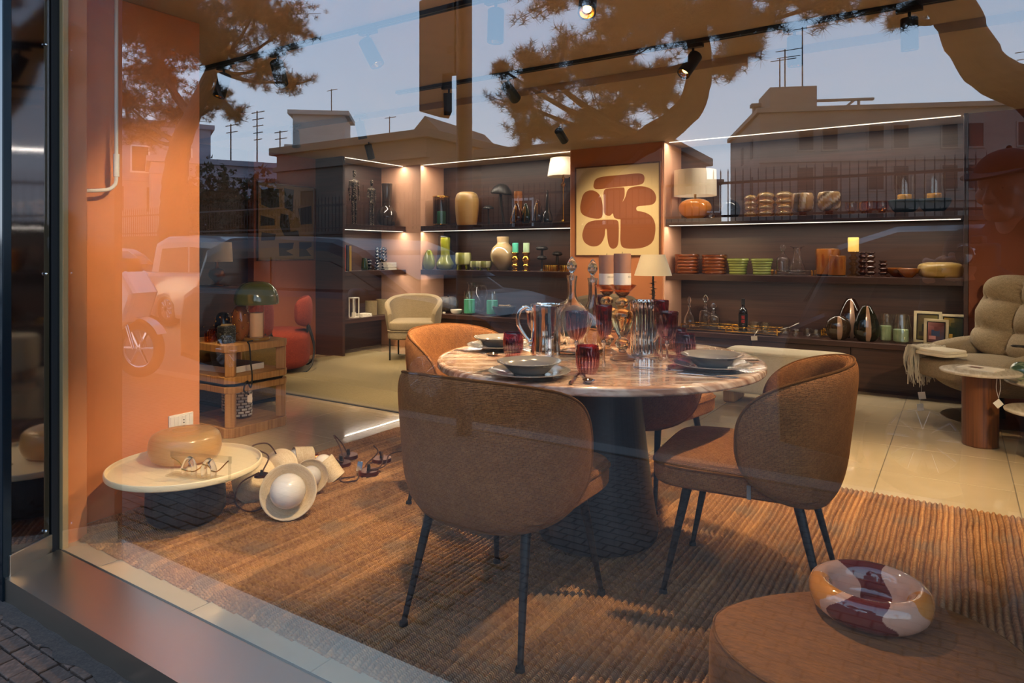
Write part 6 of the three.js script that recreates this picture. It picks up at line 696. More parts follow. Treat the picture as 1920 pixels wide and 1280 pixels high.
{ const bk = thing('booklet', 'cream booklet lying on the tallest stone side table', 'book', [0.115, 0.465, -5.11], R(-25)); part(bk, 'pages', box(0.21, 0.010, 0.15, 0, 0.005, 0, 0.002), M.paper); part(bk, 'picture', box(0.07, 0.001, 0.05, -0.02, 0.0105, 0.01, 0.0002), M.walnut);
  const p = thing('price_tag', 'white price tag on a looped string hanging from the tallest stone table', 'tag', [0.20, 0.33, -4.925], R(25)); part(p, 'card', box(0.042, 0.042, 0.0015, 0, -0.03, 0, 0.0004).applyMatrix4(new THREE.Matrix4().makeRotationZ(0.7)).translate(-0.02, -0.01, 0), M.paper); part(p, 'string', [tube([[0, 0, 0], [-0.012, 0.06, 0], [-0.008, 0.115, 0]], 0.0012, 8, 5), tube([[0, 0, 0], [0.012, 0.06, 0], [0.008, 0.115, 0]], 0.0012, 8, 5)], M.white);
  const mk = tex(128, 128, ((f) => (u, v) => mixc(hex(0x3f5a48), hex(0xb9c4a4), sm(0.35, 0.65, f(u, v))))(fbm(5, 9, 3, 123))), gm = phy({ map: mk, roughness: 0.08, clearcoat: 1 }); const s = (l, x, z, r) => { const q = thing('glass_sphere', l, 'ornament', [x, 0.40, z], 0, 'swirled green glass spheres'); part(q, 'ball', sph(r, 0, r, 0, 32, 22), gm); }; s('swirled green glass sphere left of the two beside the bird', 0.325, -5.24, 0.057); s('swirled green glass sphere at the picture edge, right of the other', 0.44, -5.16, 0.053);
  const d = thing('wooden_bird', 'dark carved wooden bird with a long flat bill on the stone table', 'sculpture', [0.47, 0.40, -5.40], R(180)); part(d, 'body', pad(0.12, 0.055, 0.055, 0.8, 0.8, -0.06, 0.055, 0, 28, 16), M.darkIron); part(d, 'neck', taper([[0.01, 0.07, 0], [0.03, 0.13, 0], [0.04, 0.175, 0]], [0.042, 0.03, 0.036], 12, 14), M.darkIron); part(d, 'head', latheS([[0, -0.05], [0.03, -0.03], [0.036, 0.0], [0.026, 0.03], [0.012, 0.07], [0.010, 0.12], [0, 0.135]], 24, 4).rotateZ(-Math.PI / 2).scale(1, 0.75, 1).translate(0.055, 0.19, 0), M.darkIron);
  const dl = thing('dome_lamp', 'small table lamp with a cream dome shade behind the bird', 'lamp', [0.66, 0.40, -5.44]); part(dl, 'shade', latheS([[0.135, 0.30], [0.137, 0.31], [0.13, 0.36], [0.10, 0.41], [0.05, 0.432], [0, 0.436]], 48, 4), phy({ color: 0xf0e2bd, roughness: 0.3, emissive: 0xffdf9a, emissiveIntensity: 0.35 })); part(dl, 'stem', cyl(0.02, 0.03, 0.33, 0, 0, 0, 20), M.brass); part(dl, 'foot', cyl(0.08, 0.085, 0.014, 0, 0, 0, 32), M.brass);
  { const l = new THREE.PointLight(0xffdf9a, 0.25, 0, 2); l.name = 'dome_lamp_glow'; l.position.set(0, 0.27, 0); l.shadow.radius = 2; dl.add(l); }
  const sd = thing('stone_dish', 'small rough stone dish on the lowest stone table', 'dish', [0.43, 0.30, -4.86]); part(sd, 'dish', latheS([[0, 0.012], [0.06, 0.0], [0.085, 0.018], [0.09, 0.04], [0.08, 0.042], [0.06, 0.02], [0, 0.016]], 40, 3), M.travertine); }
lampTable('table_lamp', 'table lamp with a cream cone shade on a thorny dark stem, before the column', [-2.262, 0.0, -5.75], (t) => { part(t, 'pedestal', latheS([[0, 0], [0.16, 0], [0.16, 0.03], [0.05, 0.06], [0.045, 0.44], [0.17, 0.46], [0.17, 0.48], [0, 0.48]], 40, 3), M.walnut); part(t, 'stem', taper([[0, 0.48, 0], [0.004, 0.7, 0], [0, 0.98, 0]], [0.02, 0.014, 0.008], 30, 12, 0.25), M.darkIron); const th = []; for (let i = 0; i < 36; i++) { const a = i * 2.4, y = 0.52 + i * 0.012; th.push(new THREE.ConeGeometry(0.006, 0.03, 6).rotateZ(-Math.PI / 2).translate(0.024, 0, 0).rotateY(a).translate(0, y, 0)); } part(t, 'thorn', th, M.darkIron); part(t, 'shade', shadeGeo(0.165, 0.105, 0.185, 0.985), M.shade); });

{ // hang tags move with what they hang on: parts of it
  const byLabel = (s) => scene.children.find((o) => o.userData.label?.includes(s)); scene.updateMatrixWorld(true);
  for (const [tg, on] of [['price tag hanging from the gold tray', 'gold gallery tray holding'], ['tag hanging with the plug', 'mushroom table lamp'], ['white hang tag below the throw fringe, upper', 'folded cream throw'], ['white hang tag below the throw fringe, lower', 'folded cream throw'], ['looped string hanging', 'tallest stone-topped']]) { const o = byLabel(tg); byLabel(on).attach(o); o.name = 'price_tag'; o.userData = { label: 'small white paper tag' }; }
}
// ---------------------------------------------------------------- the street behind the camera, mirrored in the window
const PY = -0.10, RY = -0.22;
const pavement = struct('pavement', span(-30, 16, -0.5, PY - 0.012, -1.12, 1.45, 0), M.pavement);
{ // small paving setts next to the sill, each its own piece; farther off the pattern is material
  const g = new RoundedBoxGeometry(0.094, 0.03, 0.056, 1, 0.004); boxUV(g); let k = 0;
  for (let j = 0; j < 15; j++) for (let i = 0; i < 19; i++) { const x = -3.45 + i * 0.1 + (j % 2) * 0.05, z = -1.045 + j * 0.062; if (z > -0.98 + 0.45 * (x + 3.45) + 0.35) continue; const m = part(pavement, 'paver', g, M.paver[(k++ * 7 + j) % 3]); m.position.set(x, PY - 0.0155 + 0.002 * Math.sin(i * 3.7 + j * 2.1), z); m.rotation.set(0.02 * Math.sin(i * 5 + j), 0.02 * Math.sin(i + j * 3), 0.02 * Math.cos(i * 2 + j)); }
  single('joint_dirt', boxUV(grid(80, 5, (u, v) => { const x = lerp(-3.4, -1.0, u), w = 0.028 + 0.02 * Math.abs(Math.sin(u * 40) * Math.sin(u * 17 + 1)); return [x, PY + 0.006 * (1 - v) * (0.5 + 0.5 * Math.sin(u * 90)) + 0.001, -1.085 + w * v * 1.6]; }), 4), (() => { const q = M.dirt.clone(); q.side = THREE.DoubleSide; return q; })(), 'dark dirt gathered along the foot of the metal sill', 'dirt', [0, 0, 0], 0).userData.kind = 'stuff';
}
struct('kerb', [span(-60, 40, -0.5, PY, 1.45, 1.62, 0.01), span(-60, 40, -0.5, PY, 6.9, 7.07, 0.01)], M.kerb);
struct('road', span(-60, 40, -0.6, RY, 1.62, 6.9, 0), M.asphalt);
struct('sidewalk_far', span(-60, 40, -0.5, PY, 7.07, 9.3, 0), M.pavement);
struct('ground', span(-90, 60, -0.8, -0.3, 9.3, 90, 0), M.garden);
struct('garden_wall', [span(-45, 20, -0.3, 1.66, 9.42, 9.72, 0.01), span(-45, 20, 1.66, 1.74, 9.38, 9.76, 0.01)], M.garden);
{ const t = thing('iron_fence', 'black iron picket fence on the garden wall across the street', 'fence', [0, 1.74, 9.57]); const pk = merge([cyl(0.010, 0.010, 0.86, 0, 0, 0, 6), new THREE.ConeGeometry(0.013, 0.09, 6).translate(0, 0.9, 0)]); part(t, 'rail', span(-24.0, 3.2, 0.08, 0.12, -0.014, 0.014, 0), M.iron); part(t, 'rail', span(-24.0, 3.2, 0.66, 0.705, -0.016, 0.016, 0), M.iron); for (let i = 0; i < 210; i++) { const m = part(t, 'picket', pk, M.iron); m.position.x = -23.9 + i * 0.129; } }

// pines: needle tufts gathered on twigs
const tuftGeo = (() => { const P = [], old = seed; seed = 4242; for (let i = 0; i < 40; i++) { const d = V(rr(-1, 1), rr(-0.35, 1.2), rr(-1, 1)).normalize(), l = rr(0.11, 0.17), s = V(rr(-1, 1), rr(-1, 1), rr(-1, 1)).cross(d).normalize().multiplyScalar(0.0028), b = V(0, rr(-0.05, 0.04), 0); P.push(b.x - s.x, b.y - s.y, b.z - s.z, b.x + s.x, b.y + s.y, b.z + s.z, b.x + d.x * l, b.y + d.y * l, b.z + d.z * l); } seed = old; const g = new THREE.BufferGeometry(); g.setAttribute('position', new THREE.Float32BufferAttribute(P, 3)); g.computeVertexNormals(); return g; })();
function pine(label, trunk, radii, blobs, perM2) {
  const t = thing('pine_tree', label, 'tree', [trunk[trunk.length - 1][0], PY - 0.02, trunk[trunk.length - 1][2]]); const o = t.position, loc = (p) => [p[0] - o.x, p[1] - o.y, p[2] - o.z];
  part(t, 'trunk', taper(trunk.map(loc), radii, 70, 16, 0.05), M.bark);
  const M4 = new THREE.Matrix4(), Q = new THREE.Quaternion(), list = [];
  for (const [x, y, z, r] of blobs) {
    let best = trunk[0], bd = 1e9; for (const p of trunk.slice(0, 5)) { const d = Math.hypot(p[0] - x, p[1] - y, p[2] - z); if (d < bd) { bd = d; best = p; } }
    const mid = [(x + best[0]) / 2 + rr(-0.1, 0.1), (y + best[1]) / 2 - 0.12, (z + best[2]) / 2]; part(t, 'branch', taper([best, mid, [x, y, z]].map(loc), [Math.min(0.09, 0.04 + r * 0.05), 0.045, 0.02], 14, 7, 0.1), M.bark);
    const nTw = Math.ceil(6 + r * 34); const tw = []; for (let k = 0; k < nTw; k++) { const d = V(rr(-1, 1), rr(-0.8, 0.9), rr(-1, 1)).normalize().multiplyScalar(r * rr(0.5, 1.18)); const a = [x, y, z], e = [x + d.x, y + d.y * 0.8, z + d.z]; tw.push(taper([a, [(a[0] + e[0]) / 2, (a[1] + e[1]) / 2 - 0.05, (a[2] + e[2]) / 2], e].map(loc), [0.016, 0.010, 0.005], 5, 4)); const m = Math.ceil(perM2 * r * r / nTw); for (let q = 0; q < m; q++) { const f = Math.pow(rnd(), 0.6); list.push([lerp(a[0], e[0], f) + rr(-0.07, 0.07) * (0.6 + r), lerp(a[1], e[1], f) + rr(-0.06, 0.06) * (0.6 + r), lerp(a[2], e[2], f) + rr(-0.07, 0.07) * (0.6 + r)]); } }
    const g = part(t, 'twigs', tw, M.bark); g.userData.kind = 'stuff';
  }
  const inst = new THREE.InstancedMesh(tuftGeo, M.needle, list.length); inst.name = 'foliage'; inst.userData.kind = 'stuff';
  list.forEach((p, i) => { Q.setFromEuler(new THREE.Euler(rr(-0.9, 0.9), rr(0, 6.28), rr(-0.9, 0.9))); const s = rr(0.75, 1.25); inst.setMatrixAt(i, M4.compose(V(...loc(p)), Q, V(s, s, s))); }); t.add(inst);
  return t;
}
seed = 1001;
pine('leaning pine tree with its crown over the middle of the mirrored sky', [[-3.33, 4.7, 7.62], [-3.27, 4.04, 7.62], [-3.37, 3.49, 7.62], [-3.62, 3.23, 7.62], [-4.1, 2.97, 7.62], [-4.79, 2.62, 7.62], [-5.58, 1.59, 7.62], [-5.9, -0.15, 7.62]], [0.15, 0.19, 0.21, 0.22, 0.22, 0.23, 0.25, 0.30],
  [[-5.06, 5.59, 7.2, 1.11], [-4.08, 5.2, 7.69, 1.18], [-2.98, 4.73, 7.41, 0.86], [-2.62, 4.22, 7.79, 0.39], [-2.94, 4.04, 7.82, 0.32], [-4.37, 4.05, 6.92, 1.05], [-5.44, 3.94, 6.84, 0.64], [-6.89, 4.02, 8.16, 0.55], [-5.98, 3.24, 7.23, 0.54], [-5.25, 2.99, 7.19, 0.6], [-5.26, 3.59, 8.41, 0.76], [-3.95, 3.72, 7.57, 0.67], [-6.72, 4.84, 8.16, 0.28], [-6.87, 4.49, 7.58, 0.21], [-5.19, 2.76, 7.84, 0.36], [-4.44, 2.52, 7.06, 0.21]], 900);
pine('pine tree with a thick curved trunk crossing the right top corner of the mirrored sky', [[-0.61, 5.03, 7.62], [-0.06, 4.26, 7.62], [0.11, 3.8, 7.62], [0.35, 3.37, 7.62], [0.71, 3.12, 7.62], [1.11, 2.51, 7.62], [1.3, 1.52, 7.62], [1.35, -0.15, 7.62]], [0.20, 0.25, 0.25, 0.24, 0.24, 0.25, 0.27, 0.3],
  [[-2.03, 4.91, 7.84, 0.46], [-1.52, 4.76, 8.21, 0.42], [-0.86, 4.54, 7.66, 0.42], [-0.33, 4.47, 8.01, 0.32], [-1.08, 5.53, 7.89, 1.17], [0.28, 5.05, 6.92, 1.04], [-0.64, 4.35, 8.03, 0.22], [-2.11, 4.26, 6.87, 0.28]], 850);
pine('pine tree at the left of the mirrored sky with its trunk over the orange wall', [[-15.6, 5.81, 7.62], [-16.5, 4.68, 7.62], [-17.0, 4.02, 7.62], [-17.25, 3.07, 7.62], [-17.34, 0.83, 7.62], [-17.41, -0.15, 7.62]], [0.14, 0.2, 0.28, 0.34, 0.4, 0.45],
  [[-14.68, 7.24, 8.2, 1.47], [-15.07, 6.09, 7.58, 0.92], [-13.17, 6.5, 7.97, 0.75], [-14.5, 5.76, 8.23, 0.8], [-13.07, 5.17, 7.96, 0.5], [-16.48, 5.28, 8.29, 0.64], [-14.46, 4.53, 7.45, 0.36], [-16.78, 7.05, 8.1, 1.27], [-17.07, 7.51, 7.53, 1.67], [-17.47, 5.18, 8.23, 0.65], [-19.6, 7.77, 7.77, 1.67], [-18.48, 6.27, 7.91, 1.33], [-20.43, 5.63, 7.97, 1.25], [-18.11, 7.3, 8.15, 1.48], [-17.7, 4.93, 7.91, 0.79], [-19.7, 4.65, 8.13, 0.69]], 520);
pine('pine tree farther along the street to the right, mirrored in the steel jamb', [[13.0, 6.2, 7.8], [12.8, 4.6, 7.8], [12.9, 2.0, 7.8], [12.9, -0.15, 7.8]], [0.12, 0.2, 0.26, 0.32], [[13, 6.6, 7.8, 1.6], [11.9, 5.7, 7.6, 1.1], [14.0, 5.6, 8, 1.2], [13, 4.6, 7.7, 0.8]], 220);
function bush(label, pos, w, h, d, n) { const t = thing('shrub', label, 'shrub', pos); const lf = new THREE.BufferGeometry(); lf.setAttribute('position', new THREE.Float32BufferAttribute([-0.05, 0, 0, 0.05, 0, 0, 0, 0.12, 0.02, -0.06, 0.02, 0.03, 0, -0.03, 0.05, 0.02, 0.07, 0.09], 3)); lf.computeVertexNormals(); const inst = new THREE.InstancedMesh(lf, M.leaf, n); inst.name = 'foliage'; inst.userData.kind = 'stuff'; const M4 = new THREE.Matrix4(), Q = new THREE.Quaternion(); for (let i = 0; i < n; i++) { const a = rr(0, 6.28), b = Math.acos(rr(-0.2, 1)), r = Math.pow(rnd(), 0.25) * (0.85 + 0.2 * Math.sin(a * 5 + b * 4)); Q.setFromEuler(new THREE.Euler(rr(0, 6.28), rr(0, 6.28), rr(0, 6.28))); const s = rr(0.8, 1.8); inst.setMatrixAt(i, M4.compose(V(Math.sin(b) * Math.cos(a) * w * r, h * 0.12 + Math.cos(b) * h * r, Math.sin(b) * Math.sin(a) * d * r), Q, V(s, s, s))); } t.add(inst); for (let i = 0; i < 5; i++) part(t, 'stem', taper([[rr(-0.2, 0.2) * w, 0, 0], [rr(-0.3, 0.3) * w, h * 0.4, 0.1], [rr(-0.5, 0.5) * w, h * 0.8, 0]], [0.05, 0.035, 0.015], 8, 6), M.bark); return t; }
bush('dense dark shrub behind the fence, farthest left in the mirrored street', [-22.3, -0.3, 12.0], 1.8, 4.3, 1.3, 5200);
bush('dense dark shrub behind the fence, before the dark stone house', [-19.2, -0.3, 11.6], 1.8, 3.7, 1.2, 5200);

// houses
function house(name, label, pos, turn, w, h, d, wall, rows, o = {}) {
  const t = thing(name, label, 'building', pos, turn); part(t, 'wall', box(w, h, d, w / 2, h / 2, d / 2, 0.02), wall); part(t, 'cornice', box(w + 0.5, 0.35, d + 0.5, w / 2, h, d / 2, 0.03), o.cornice ?? wall);
  for (const [y, ww, wh, xs, style] of rows) for (const x of xs) { const f = part(t, 'window', [box(ww + 0.24, 0.12, 0.12, x, y - 0.06, -0.03, 0.01), box(ww + 0.2, 0.1, 0.1, x, y + wh + 0.05, -0.02, 0.01), box(0.1, wh, 0.1, x - ww / 2 - 0.05, y + wh / 2, -0.02, 0.01), box(0.1, wh, 0.1, x + ww / 2 + 0.05, y + wh / 2, -0.02, 0.01)], style ? wall : M.whitePaint); part(f, style === 'shutter' ? 'shutter' : 'pane', box(ww, wh, 0.06, x, y + wh / 2, -0.015, 0.01), style === 'shutter' ? M.shutter : M.windowDark); }
  for (const y of o.bands ?? []) part(t, 'string_course', box(w + 0.2, 0.22, 0.3, w / 2, y, 0, 0.02), o.bandMat ?? wall);
  return t;
}
const range = (a, b, n) => Array.from({ length: n }, (_, i) => lerp(a, b, n > 1 ? i / (n - 1) : 0));
{ // taupe block at right: facade runs from (-11.8, 47.7) to (9, 57)
  const turn = Math.atan2(-(57.0 - 47.66), 8.95 + 11.77), xs = [3.1, 4.7, 7.7, 9.3, 12.4, 14.0, 17.1, 18.7];
  const t = house('apartment_building', 'long taupe apartment block with rows of shuttered windows, right in the mirrored street', [-11.77, -0.3, 47.66], turn, 24, 11.6, 13, M.facadeTaupe, [[8.75, 0.95, 1.55, xs, 'shutter'], [5.9, 0.95, 1.6, xs, 'shutter'], [3.0, 0.95, 1.6, xs, 'shutter']], { bands: [5.2, 8.0] });
  part(t, 'roof_room', box(3.2, 2.0, 4, 2.4, 12.4, 2.6, 0.03), M.facadeTaupe); part(t, 'chimney', [box(0.5, 1.3, 0.5, -0.1 + 0.6, 12.1, 4, 0.02), box(0.8, 0.25, 0.8, 0.5, 12.8, 4, 0.02)], M.facadeTaupe); part(t, 'pergola', [box(4.6, 0.16, 0.3, 5.6, 12.4, 1, 0.02), box(0.16, 1.0, 0.16, 6.9, 11.9, 1, 0.02), box(0.16, 1.5, 0.16, 0, 0, 0, 0.02).rotateZ(-0.9).translate(6.1, 11.95, 1)], M.facadeTaupe);
  for (let k = 0; k < 4; k++) part(t, 'side_window', box(0.06, 1.4, 0.9, -0.02, 6.5 + (k % 2) * 2.8, 3 + Math.floor(k / 2) * 4, 0.01), M.shutter);
  const mast = (l, x, z, h, n) => { const a = thing('antenna', l, 'antenna', [x, n > 2 || x > 0 ? 11.5 : 13.12, z], 0, 'roof antennas'); part(a, 'mast', cyl(0.045, 0.05, h, 0, 0, 0, 8), M.iron); for (let i = 0; i < n; i++) part(a, 'dipole', box(1.8 - i * 0.2, 0.05, 0.05, 0.25, h - 0.1 - i * 0.5, 0, 0.005), M.iron); };
  mast('tallest roof antenna, alone right of the roof room of the taupe block', -9.4, 50.2, 4.4, 1); mast('roof antenna with two bars, nearest pair on the taupe block', -10.6, 50.2, 3.0, 2); mast('roof antenna left of the pair on the taupe block', -11.0, 50.4, 2.4, 1); mast('roof antenna at the far right end of the taupe block', 3.9, 55.0, 3.4, 2);
}
house('stone_house', 'dark weathered stone house with tall windows behind the fence', [-26.9, -0.3, 18.3], 0, 9.2, 6.25, 7, M.facadeStone, [[2.3, 0.85, 2.0, [2.2, 5.2, 8.0], 'shutter']], { bands: [5.4], bandMat: M.facadeStone });
house('low_house', 'low dark house wing joining the stone house at right', [-16.6, -0.3, 20.5], R(-4), 7.6, 5.6, 7, M.facadeStone, [[2.0, 0.8, 1.6, [2, 5]]]);
{ const t = house('gabled_house', 'gabled house whose sloping roof shows beside the mirrored street sign', [-30.2, -0.3, 29.5], R(-6), 5.6, 6.8, 7, M.facadePale, [[3.5, 0.9, 1.3, [1.5, 4]]]); part(t, 'roof', boxUV(ext([[-0.4, 0], [6.0, 0], [2.8, 3.0]], 7.4, 0.02).translate(0, 6.9, -0.2)), M.facadeStone); }
house('apartment_building', 'lilac grey apartment block at the far left of the mirrored street', [-49.7, -0.3, 19.05], R(-62), 9.0, 10.6, 6, M.facadeLilac, [[7.2, 1.0, 1.7, [4.5, 7.2]], [4.4, 1.0, 1.7, [3, 5.4, 7.8], 'shutter']], { bands: [6.6] });
{ const t = house('apartment_building', 'lower lilac wing with shuttered windows and a small balcony', [-41.5, -0.3, 20.4], R(-62), 10.5, 7.3, 6, M.facadeLilac, [[4.1, 1.0, 1.6, [2.2, 4.6, 7.0, 9.0], 'shutter'], [1.2, 1.0, 1.6, [2.2, 4.6, 7.0]]], { bands: [6.5] }); part(t, 'balcony', [box(2.4, 0.14, 1.0, 4.9, 3.9, -0.5, 0.02), box(2.4, 0.8, 0.06, 4.9, 4.35, -1.0, 0.01)], M.whitePaint); }
{ const t = house('apartment_building', 'pale block with a flat-roofed stair tower above the stone house', [-50.0, -0.3, 37.4], R(-40), 13.5, 11.0, 10, M.facadePale, [[8.0, 1.1, 1.6, range(6, 12.4, 4), 'shutter']]); part(t, 'stair_tower', box(4.6, 3.4, 4.4, 2.6, 12.4, 3, 0.03), M.facadePale); part(t, 'tower_slab', box(5.4, 0.4, 5.2, 2.6, 14.2, 3, 0.03), M.facadePale); }
{ const mast = (l, x, z, y, h, n) => { const a = thing('antenna', l, 'antenna', [x, y, z], 0, 'roof antennas'); part(a, 'mast', cyl(0.04, 0.045, h, 0, 0, 0, 8), M.iron); for (let i = 0; i < n; i++) part(a, 'dipole', box(1.3 - i * 0.12, 0.05, 0.05, 0.1, h - 0.1 - i * 0.45, 0, 0.005), M.iron); };
  mast('tall lattice-like antenna with many bars over the lilac wing', -38.8, 26.0, 7.2, 3.4, 5); mast('short antenna left of the many-barred one over the lilac wing', -39.6, 24.6, 7.2, 2.4, 2); mast('short antenna right of the many-barred one over the lilac wing', -38.0, 27.2, 7.2, 2.2, 2); mast('antenna on the flat slab of the pale stair tower', -47.0, 39.8, 13.9, 2.0, 1); mast('antenna on the roof right of the pale stair tower', -42.5, 42.5, 10.8, 2.6, 1); }
house('apartment_building', 'distant low block between the pine trunk and the taupe block', [-21.2, -0.3, 42.5], R(-30), 8.0, 6.6, 4, M.facadeStone, [[3, 1, 1.4, [2, 5, 7.5]]]);

// street sign seen from behind
{ const t = thing('street_sign', 'tall street sign panel on a thick pole, a dark shape against the mirrored sky', 'sign', [-2.955, PY, 1.32]); part(t, 'pole', cyl(0.056, 0.058, 4.4, 0, 0, 0, 24), M.iron); const g = boxUV(ext([[0, 2.37], [0.25, 2.29], [0.285, 2.33], [0.285, 2.60], [0.43, 2.58], [0.43, 3.13], [0.22, 3.18], [0.2, 3.20], [0.0, 3.20]], 0.08, 0.006, 2)); g.translate(-0.49, 0, -0.04).rotateY(0.25); part(t, 'panel', g, M.iron); part(t, 'bracket', [box(0.14, 0.05, 0.05, -0.07, 2.75, 0), box(0.14, 0.05, 0.05, -0.07, 3.05, 0)], M.iron); }

// cars
function car(label, pos, turn, paint, o = {}) { // length along x, nose to +x
  const t = thing('car', label, 'car', pos, turn); const L = o.L ?? 4.3, H = o.H ?? 1.47, W = 1.74, q = L / 4.3, bonnet = o.bonnet ?? 0.93, glassM = M.windowDark;
  const bodyPts = [[-2.12, 0.28], [-2.13, 0.62], [-2.06, 0.88], [-1.9, 0.96], [0.75, 0.98], [1.35, bonnet], [1.9, bonnet - 0.12], [2.1, 0.66], [2.13, 0.4], [2.08, 0.26], [1.72, 0.24], [1.66, 0.46], [1.5, 0.6], [1.3, 0.64], [1.1, 0.6], [0.94, 0.46], [0.9, 0.24], [-0.98, 0.24], [-1.02, 0.46], [-1.18, 0.6], [-1.38, 0.64], [-1.58, 0.6], [-1.74, 0.46], [-1.78, 0.24]].map((p) => [p[0] * q, p[1]]);
  part(t, 'body', boxUV(ext(bodyPts, W - 0.16, 0.08, 6).translate(0, 0, -(W - 0.16) / 2)), paint);
  const cab = [[-2.0, 0.96], [-1.78, H - 0.10], [-1.5, H - 0.01], [-0.6, H], [0.1, H - 0.04], [0.42, H - 0.14], [1.12, 0.97]].map((p) => [p[0] * q, p[1]]);
  part(t, 'cabin', boxUV(ext(cab, W - 0.42, 0.12, 6).translate(0, 0, -(W - 0.42) / 2)), paint);
  for (const s of [-1, 1]) { for (const w of [[[-1.72, 1.0], [-1.58, H - 0.13], [-0.72, H - 0.10], [-0.72, 1.0]], [[-0.64, 1.0], [-0.64, H - 0.10], [0.14, H - 0.14], [0.36, H - 0.22], [0.86, 1.0]]]) part(t, 'side_window', boxUV(ext(w.map((p) => [p[0] * q, p[1]]), 0.01, 0.002, 2).translate(0, 0, s > 0 ? (W - 0.42) / 2 + 0.118 : -(W - 0.42) / 2 - 0.128)), glassM); if (o.rails) part(t, 'roof_rail', tube([[-1.5 * q, H - 0.01, s * 0.62], [-1.35 * q, H + 0.05, s * 0.62], [-0.1 * q, H + 0.04, s * 0.62], [0.1 * q, H - 0.04, s * 0.62]], 0.018, 30, 8), M.chrome); part(t, 'mirror', pad(0.09, 0.07, 0.07, 0.6, 0.6, 0.66 * q, 1.02, s * 0.95, 14, 10), paint); }
  const slope = (x0, y0, x1, y1, name) => { const len = Math.hypot(x1 - x0, y1 - y0), g = box(len, 0.012, W - 0.5, 0, 0, 0, 0.004); g.rotateZ(Math.atan2(y1 - y0, x1 - x0)); const nx = -(y1 - y0) / len, ny = (x1 - x0) / len, k = 0.118 * Math.sign(ny || 1); g.translate((x0 + x1) / 2 + nx * k, (y0 + y1) / 2 + ny * k, 0); part(t, name, g, glassM); };
  slope(0.5 * q, H - 0.19, 1.02 * q, 1.05, 'windscreen'); slope(-1.97 * q, 1.03, -1.81 * q, H - 0.16, 'rear_window');
  for (const x of [-1.38, 1.3]) for (const s of [-1, 1]) { const w = part(t, 'wheel', new THREE.TorusGeometry(0.25, 0.09, 12, 36).translate(x * q, 0.335, s * (W / 2 - 0.12)), M.rubber); part(w, 'rim', [cyl(0.19, 0.19, 0.14, 0, -0.07, 0, 28).rotateX(Math.PI / 2).translate(x * q, 0.335, s * (W / 2 - 0.12)), ...[0, 1, 2, 3, 4].map((k) => box(0.36, 0.05, 0.02, 0, 0, 0, 0.006).rotateZ(k * Math.PI / 5).translate(x * q, 0.335, s * (W / 2 - 0.04)))], M.chrome); }
  const on = (c, e) => new THREE.MeshStandardMaterial({ color: 0x333333, emissive: c, emissiveIntensity: e });
  for (const s of [-1, 1]) { part(t, 'headlight', pad(0.05, 0.07, 0.14, 0.6, 0.5, 2.06 * q, 0.70, s * 0.62, 16, 10), o.lit ? on(0xffe9c0, 7) : M.whitePaint); part(t, 'tail_light', pad(0.04, 0.09, 0.09, 0.5, 0.5, -2.12 * q, 0.80, s * 0.66, 14, 8), o.tail ? on(0xff1a10, 4) : phy({ color: 0x5a0f0c, roughness: 0.2 })); }
  part(t, 'bumper', [box(0.06, 0.14, W - 0.2, 2.16 * q, 0.42, 0, 0.03, 2), box(0.06, 0.14, W - 0.2, -2.17 * q, 0.46, 0, 0.03, 2)], M.blackMatt); part(t, 'grille', box(0.02, 0.12, 0.7, 2.145 * q, 0.60, 0, 0.008), M.blackMatt);
  if (o.lit) for (const s of [-1, 1]) { const l = new THREE.SpotLight(0xffe9c0, 30, 0, R(28), 0.8, 2); l.name = 'headlight_beam'; l.position.set(2.3 * q, 0.7, s * 0.62); l.target.position.set(9, 0.0, s * 0.62); t.add(l, l.target); }
  return t;
}
const paintDark = phy({ color: 0x0e0f12, roughness: 0.3, metalness: 0, clearcoat: 0.6, clearcoatRoughness: 0.03 }), paintSilver = phy({ color: 0x5c6168, roughness: 0.4, metalness: 0.2, clearcoat: 0.6 }), paintBrown = phy({ color: 0x1a1312, roughness: 0.35, metalness: 0, specularIntensity: 0.5, clearcoat: 0.2, clearcoatRoughness: 0.03 });
car('dark brown estate car with roof rails parked opposite the window', [-5.2, RY, 2.75], 0, paintBrown, { rails: true, H: 1.46, L: 4.5 });
car('black hatchback parked at right behind the photographer', [1.15, RY, 2.75], 0, paintDark, { H: 1.45, L: 4.1 });
car('silver car with lit headlights driving toward us, over the orange wall', [-15.9, RY, 5.1], 0, paintSilver, { lit: true, H: 1.42 });
car('pale parked car with a light roof at left, behind the estate car', [-11.4, RY, 5.6], 0, phy({ color: 0x6a6e74, roughness: 0.35, clearcoat: 0.6 }), { H: 1.62, L: 4.2 });
car('car with red tail lights driving away to the right, mirrored in the steel jamb', [13.5, RY, 5.2], 0, paintDark, { tail: true, H: 1.5 });
